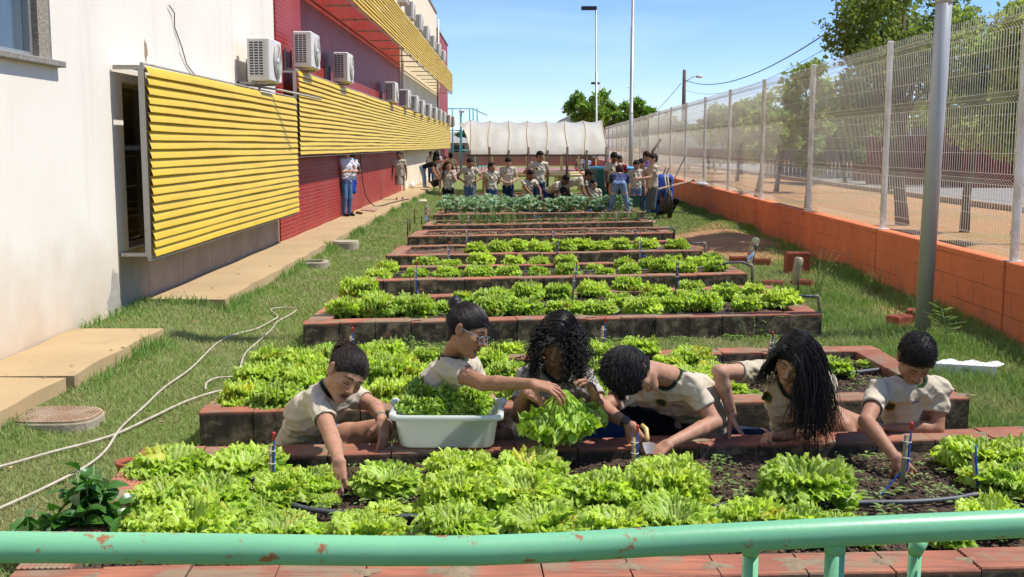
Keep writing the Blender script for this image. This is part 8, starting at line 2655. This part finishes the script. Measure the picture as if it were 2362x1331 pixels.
stand(1486, 28.2, HT(347, 28.2), .35, 'man in a purple polo shirt with short brown hair looking down', 'tan', far_hair((.06, .028, .016), top=.012), shirtc=(.16, .10, .40), collar=(.5, .5, .55), legc=(.05, .09, .16), crest=False, armR='clasp', armL='down', group='adults helping in the garden', headdir=(-.5, .55))
stand(1467, 25.3, HT(367, 25.3), .15, 'girl in short denim shorts with hair tied back, looking down, in front of the tank', 'tan', far_hair((.02, .017, .016), bun=True), armR='behind', armL='down', legc=(.15, .21, .31), leg_cut=.5, group=gs, headdir=(.3, .45), shoe=SKIN['tan'])
stand(1506, 23.5, HT(352, 23.5), -1.25, 'barefoot boy in grey knee shorts facing left and eating beside the orange wall', 'light', far_hair((.04, .025, .017), grow=.012, top=.01), armR='face', armL='fwd', legc=(.11, .12, .13), leg_cut=1.15, group=gs, headdir=(0, .1), shoe=SKIN['light'], crest=False)
stand(1491, 26.6, 1.38, -.9, 'person in a light blue shirt and jeans mostly hidden behind the eating boy', 'mid', far_hair(), lean=.3, shirtc=(.40, .48, .64), collar=None, legc=(.08, .14, .25), crest=False, group=gs, headdir=(0, .4))
stand(1528, 26.2, 1.22, .6, 'person in a bright blue shirt crouching in front of the blue drum', 'deep', far_hair(grow=.012), lean=.35, crouch=.45, shirtc=(.02, .09, .42), collar=None, legc=NB, crest=False, group=gs, headdir=(0, .5))
# along the walkway
stand(799, 23.6, 1.50, .95, 'woman in white polo shirt and blue jeans leaning on the red wall with folded arms', 'light', far_hair((.03, .018, .013), bun=True), gz=.15, armR='cross', armL='cross', shirtc=(.66, .66, .70), collar=(.06, .10, .28), legc=(.10, .18, .31), crest=False, group='people by the red wall', headdir=(-.2, .35), shoe=(.02, .018, .018), hs=(.0095, .006))
stand(812, 24.4, 1.46, 1.15, 'dark skinned boy in blue shorts hidden behind the leaning woman, one leg bent', 'deep', far_hair(grow=.006), gz=.15, armR='cross', armL='cross', shirtc=(.66, .66, .70), collar=None, legc=(.02, .06, .30), leg_cut=.8, step=.6, crest=False, group='people by the red wall', headdir=(0, .2), shoe=SKIN['deep'])
stand(922, 31.0, 1.34, .05, 'girl in beige top and pleated skirt walking towards the camera on the walkway', 'dark', far_hair(grow=.008, curly=True), gz=.15, legc=(.42, .34, .26), skirt=True, step=.35, shirtc=(.50, .44, .33), group='people by the red wall', headdir=(.1, 0), shoe=(.20, .06, .05), crest=False, collar=None, eyes='open')
stand(980, 40.0, 1.50, 1.35, 'boy in black shirt and light jeans bending to hold a black basket on the walkway', 'mid', far_hair(), gz=.12, lean=1.25, armR='reach', armL='reach', shirtc=(.012, .012, .014), collar=None, legc=(.25, .36, .50), crest=False, group='people by the red wall', headdir=(0, .4), shoe=(.05, .03, .02), hs=(.013, .008))
c = P(1003, 416, 39.7)
mb = MB(); mb.lathe([(.14, -.22), (.20, .0), (.21, .02), (.20, .01), (.13, -.20)], c, 20, capt=False, rot=Matrix.Rotation(-.35, 3, 'Y')); mb.tube([c+Vector((.20, 0, .02)), c+Vector((.42, 0, .14))], .02, 6)
tag(obj('black_basket', mb, M['black'], loc=c), 'black basket held by the bending boy on the walkway', 'basket')
stand(995, 45.0, 1.38, -.2, 'boy in beige shirt standing at the wall behind the bending boy', 'dark', far_hair(), gz=.05, legc=(.03, .06, .15), group='students at the far end', headdir=(.2, .2), hs=(.014, .009), crest=False)
stand(1008, 43.0, 1.42, math.pi*.9, 'girl in white top and mauve trousers with long dark hair seen from behind', 'dark', far_hair(long=.4), gz=.05, shirtc=(.62, .62, .66), collar=None, legc=(.30, .19, .17), group='students at the far end', hs=(.014, .009), crest=False)
stand(1040, 38.5, 1.42, math.pi, 'boy in pale shirt seen from behind at the end of the school wall', 'brown', far_hair(), legc=(.35, .28, .2), leg_cut=1.1, group='students at the far end', hs=(.014, .009), crest=False)
stand(1029, 40.5, 1.26, .3, 'girl half hidden left of the boy seen from behind', 'brown', far_hair(bun=True), shirtc=(.55, .42, .38), legc=(.3, .2, .2), group='students at the far end', hs=(.014, .009), crest=False)
stand(1337, 46.0, 1.30, .4, 'child in dark clothes under the greenhouse roof, left of three', 'deep', far_hair(curly=True), shirtc=(.30, .24, .20), collar=None, legc=(.1, .07, .06), group='children behind the greenhouse', hs=(.015, .009), crest=False)
stand(1353, 47.0, 1.22, 0, 'child in pale blue top under the greenhouse roof, middle of three', 'deep', far_hair(curly=True), shirtc=(.40, .45, .60), collar=None, legc=(.05, .07, .15), group='children behind the greenhouse', hs=(.015, .009), crest=False)
stand(1372, 48.0, 1.12, -.3, 'small child in a red top under the greenhouse roof, right of three', 'deep', far_hair(), shirtc=(.45, .03, .05), collar=None, legc=(.05, .05, .08), group='children behind the greenhouse', hs=(.015, .009), crest=False)
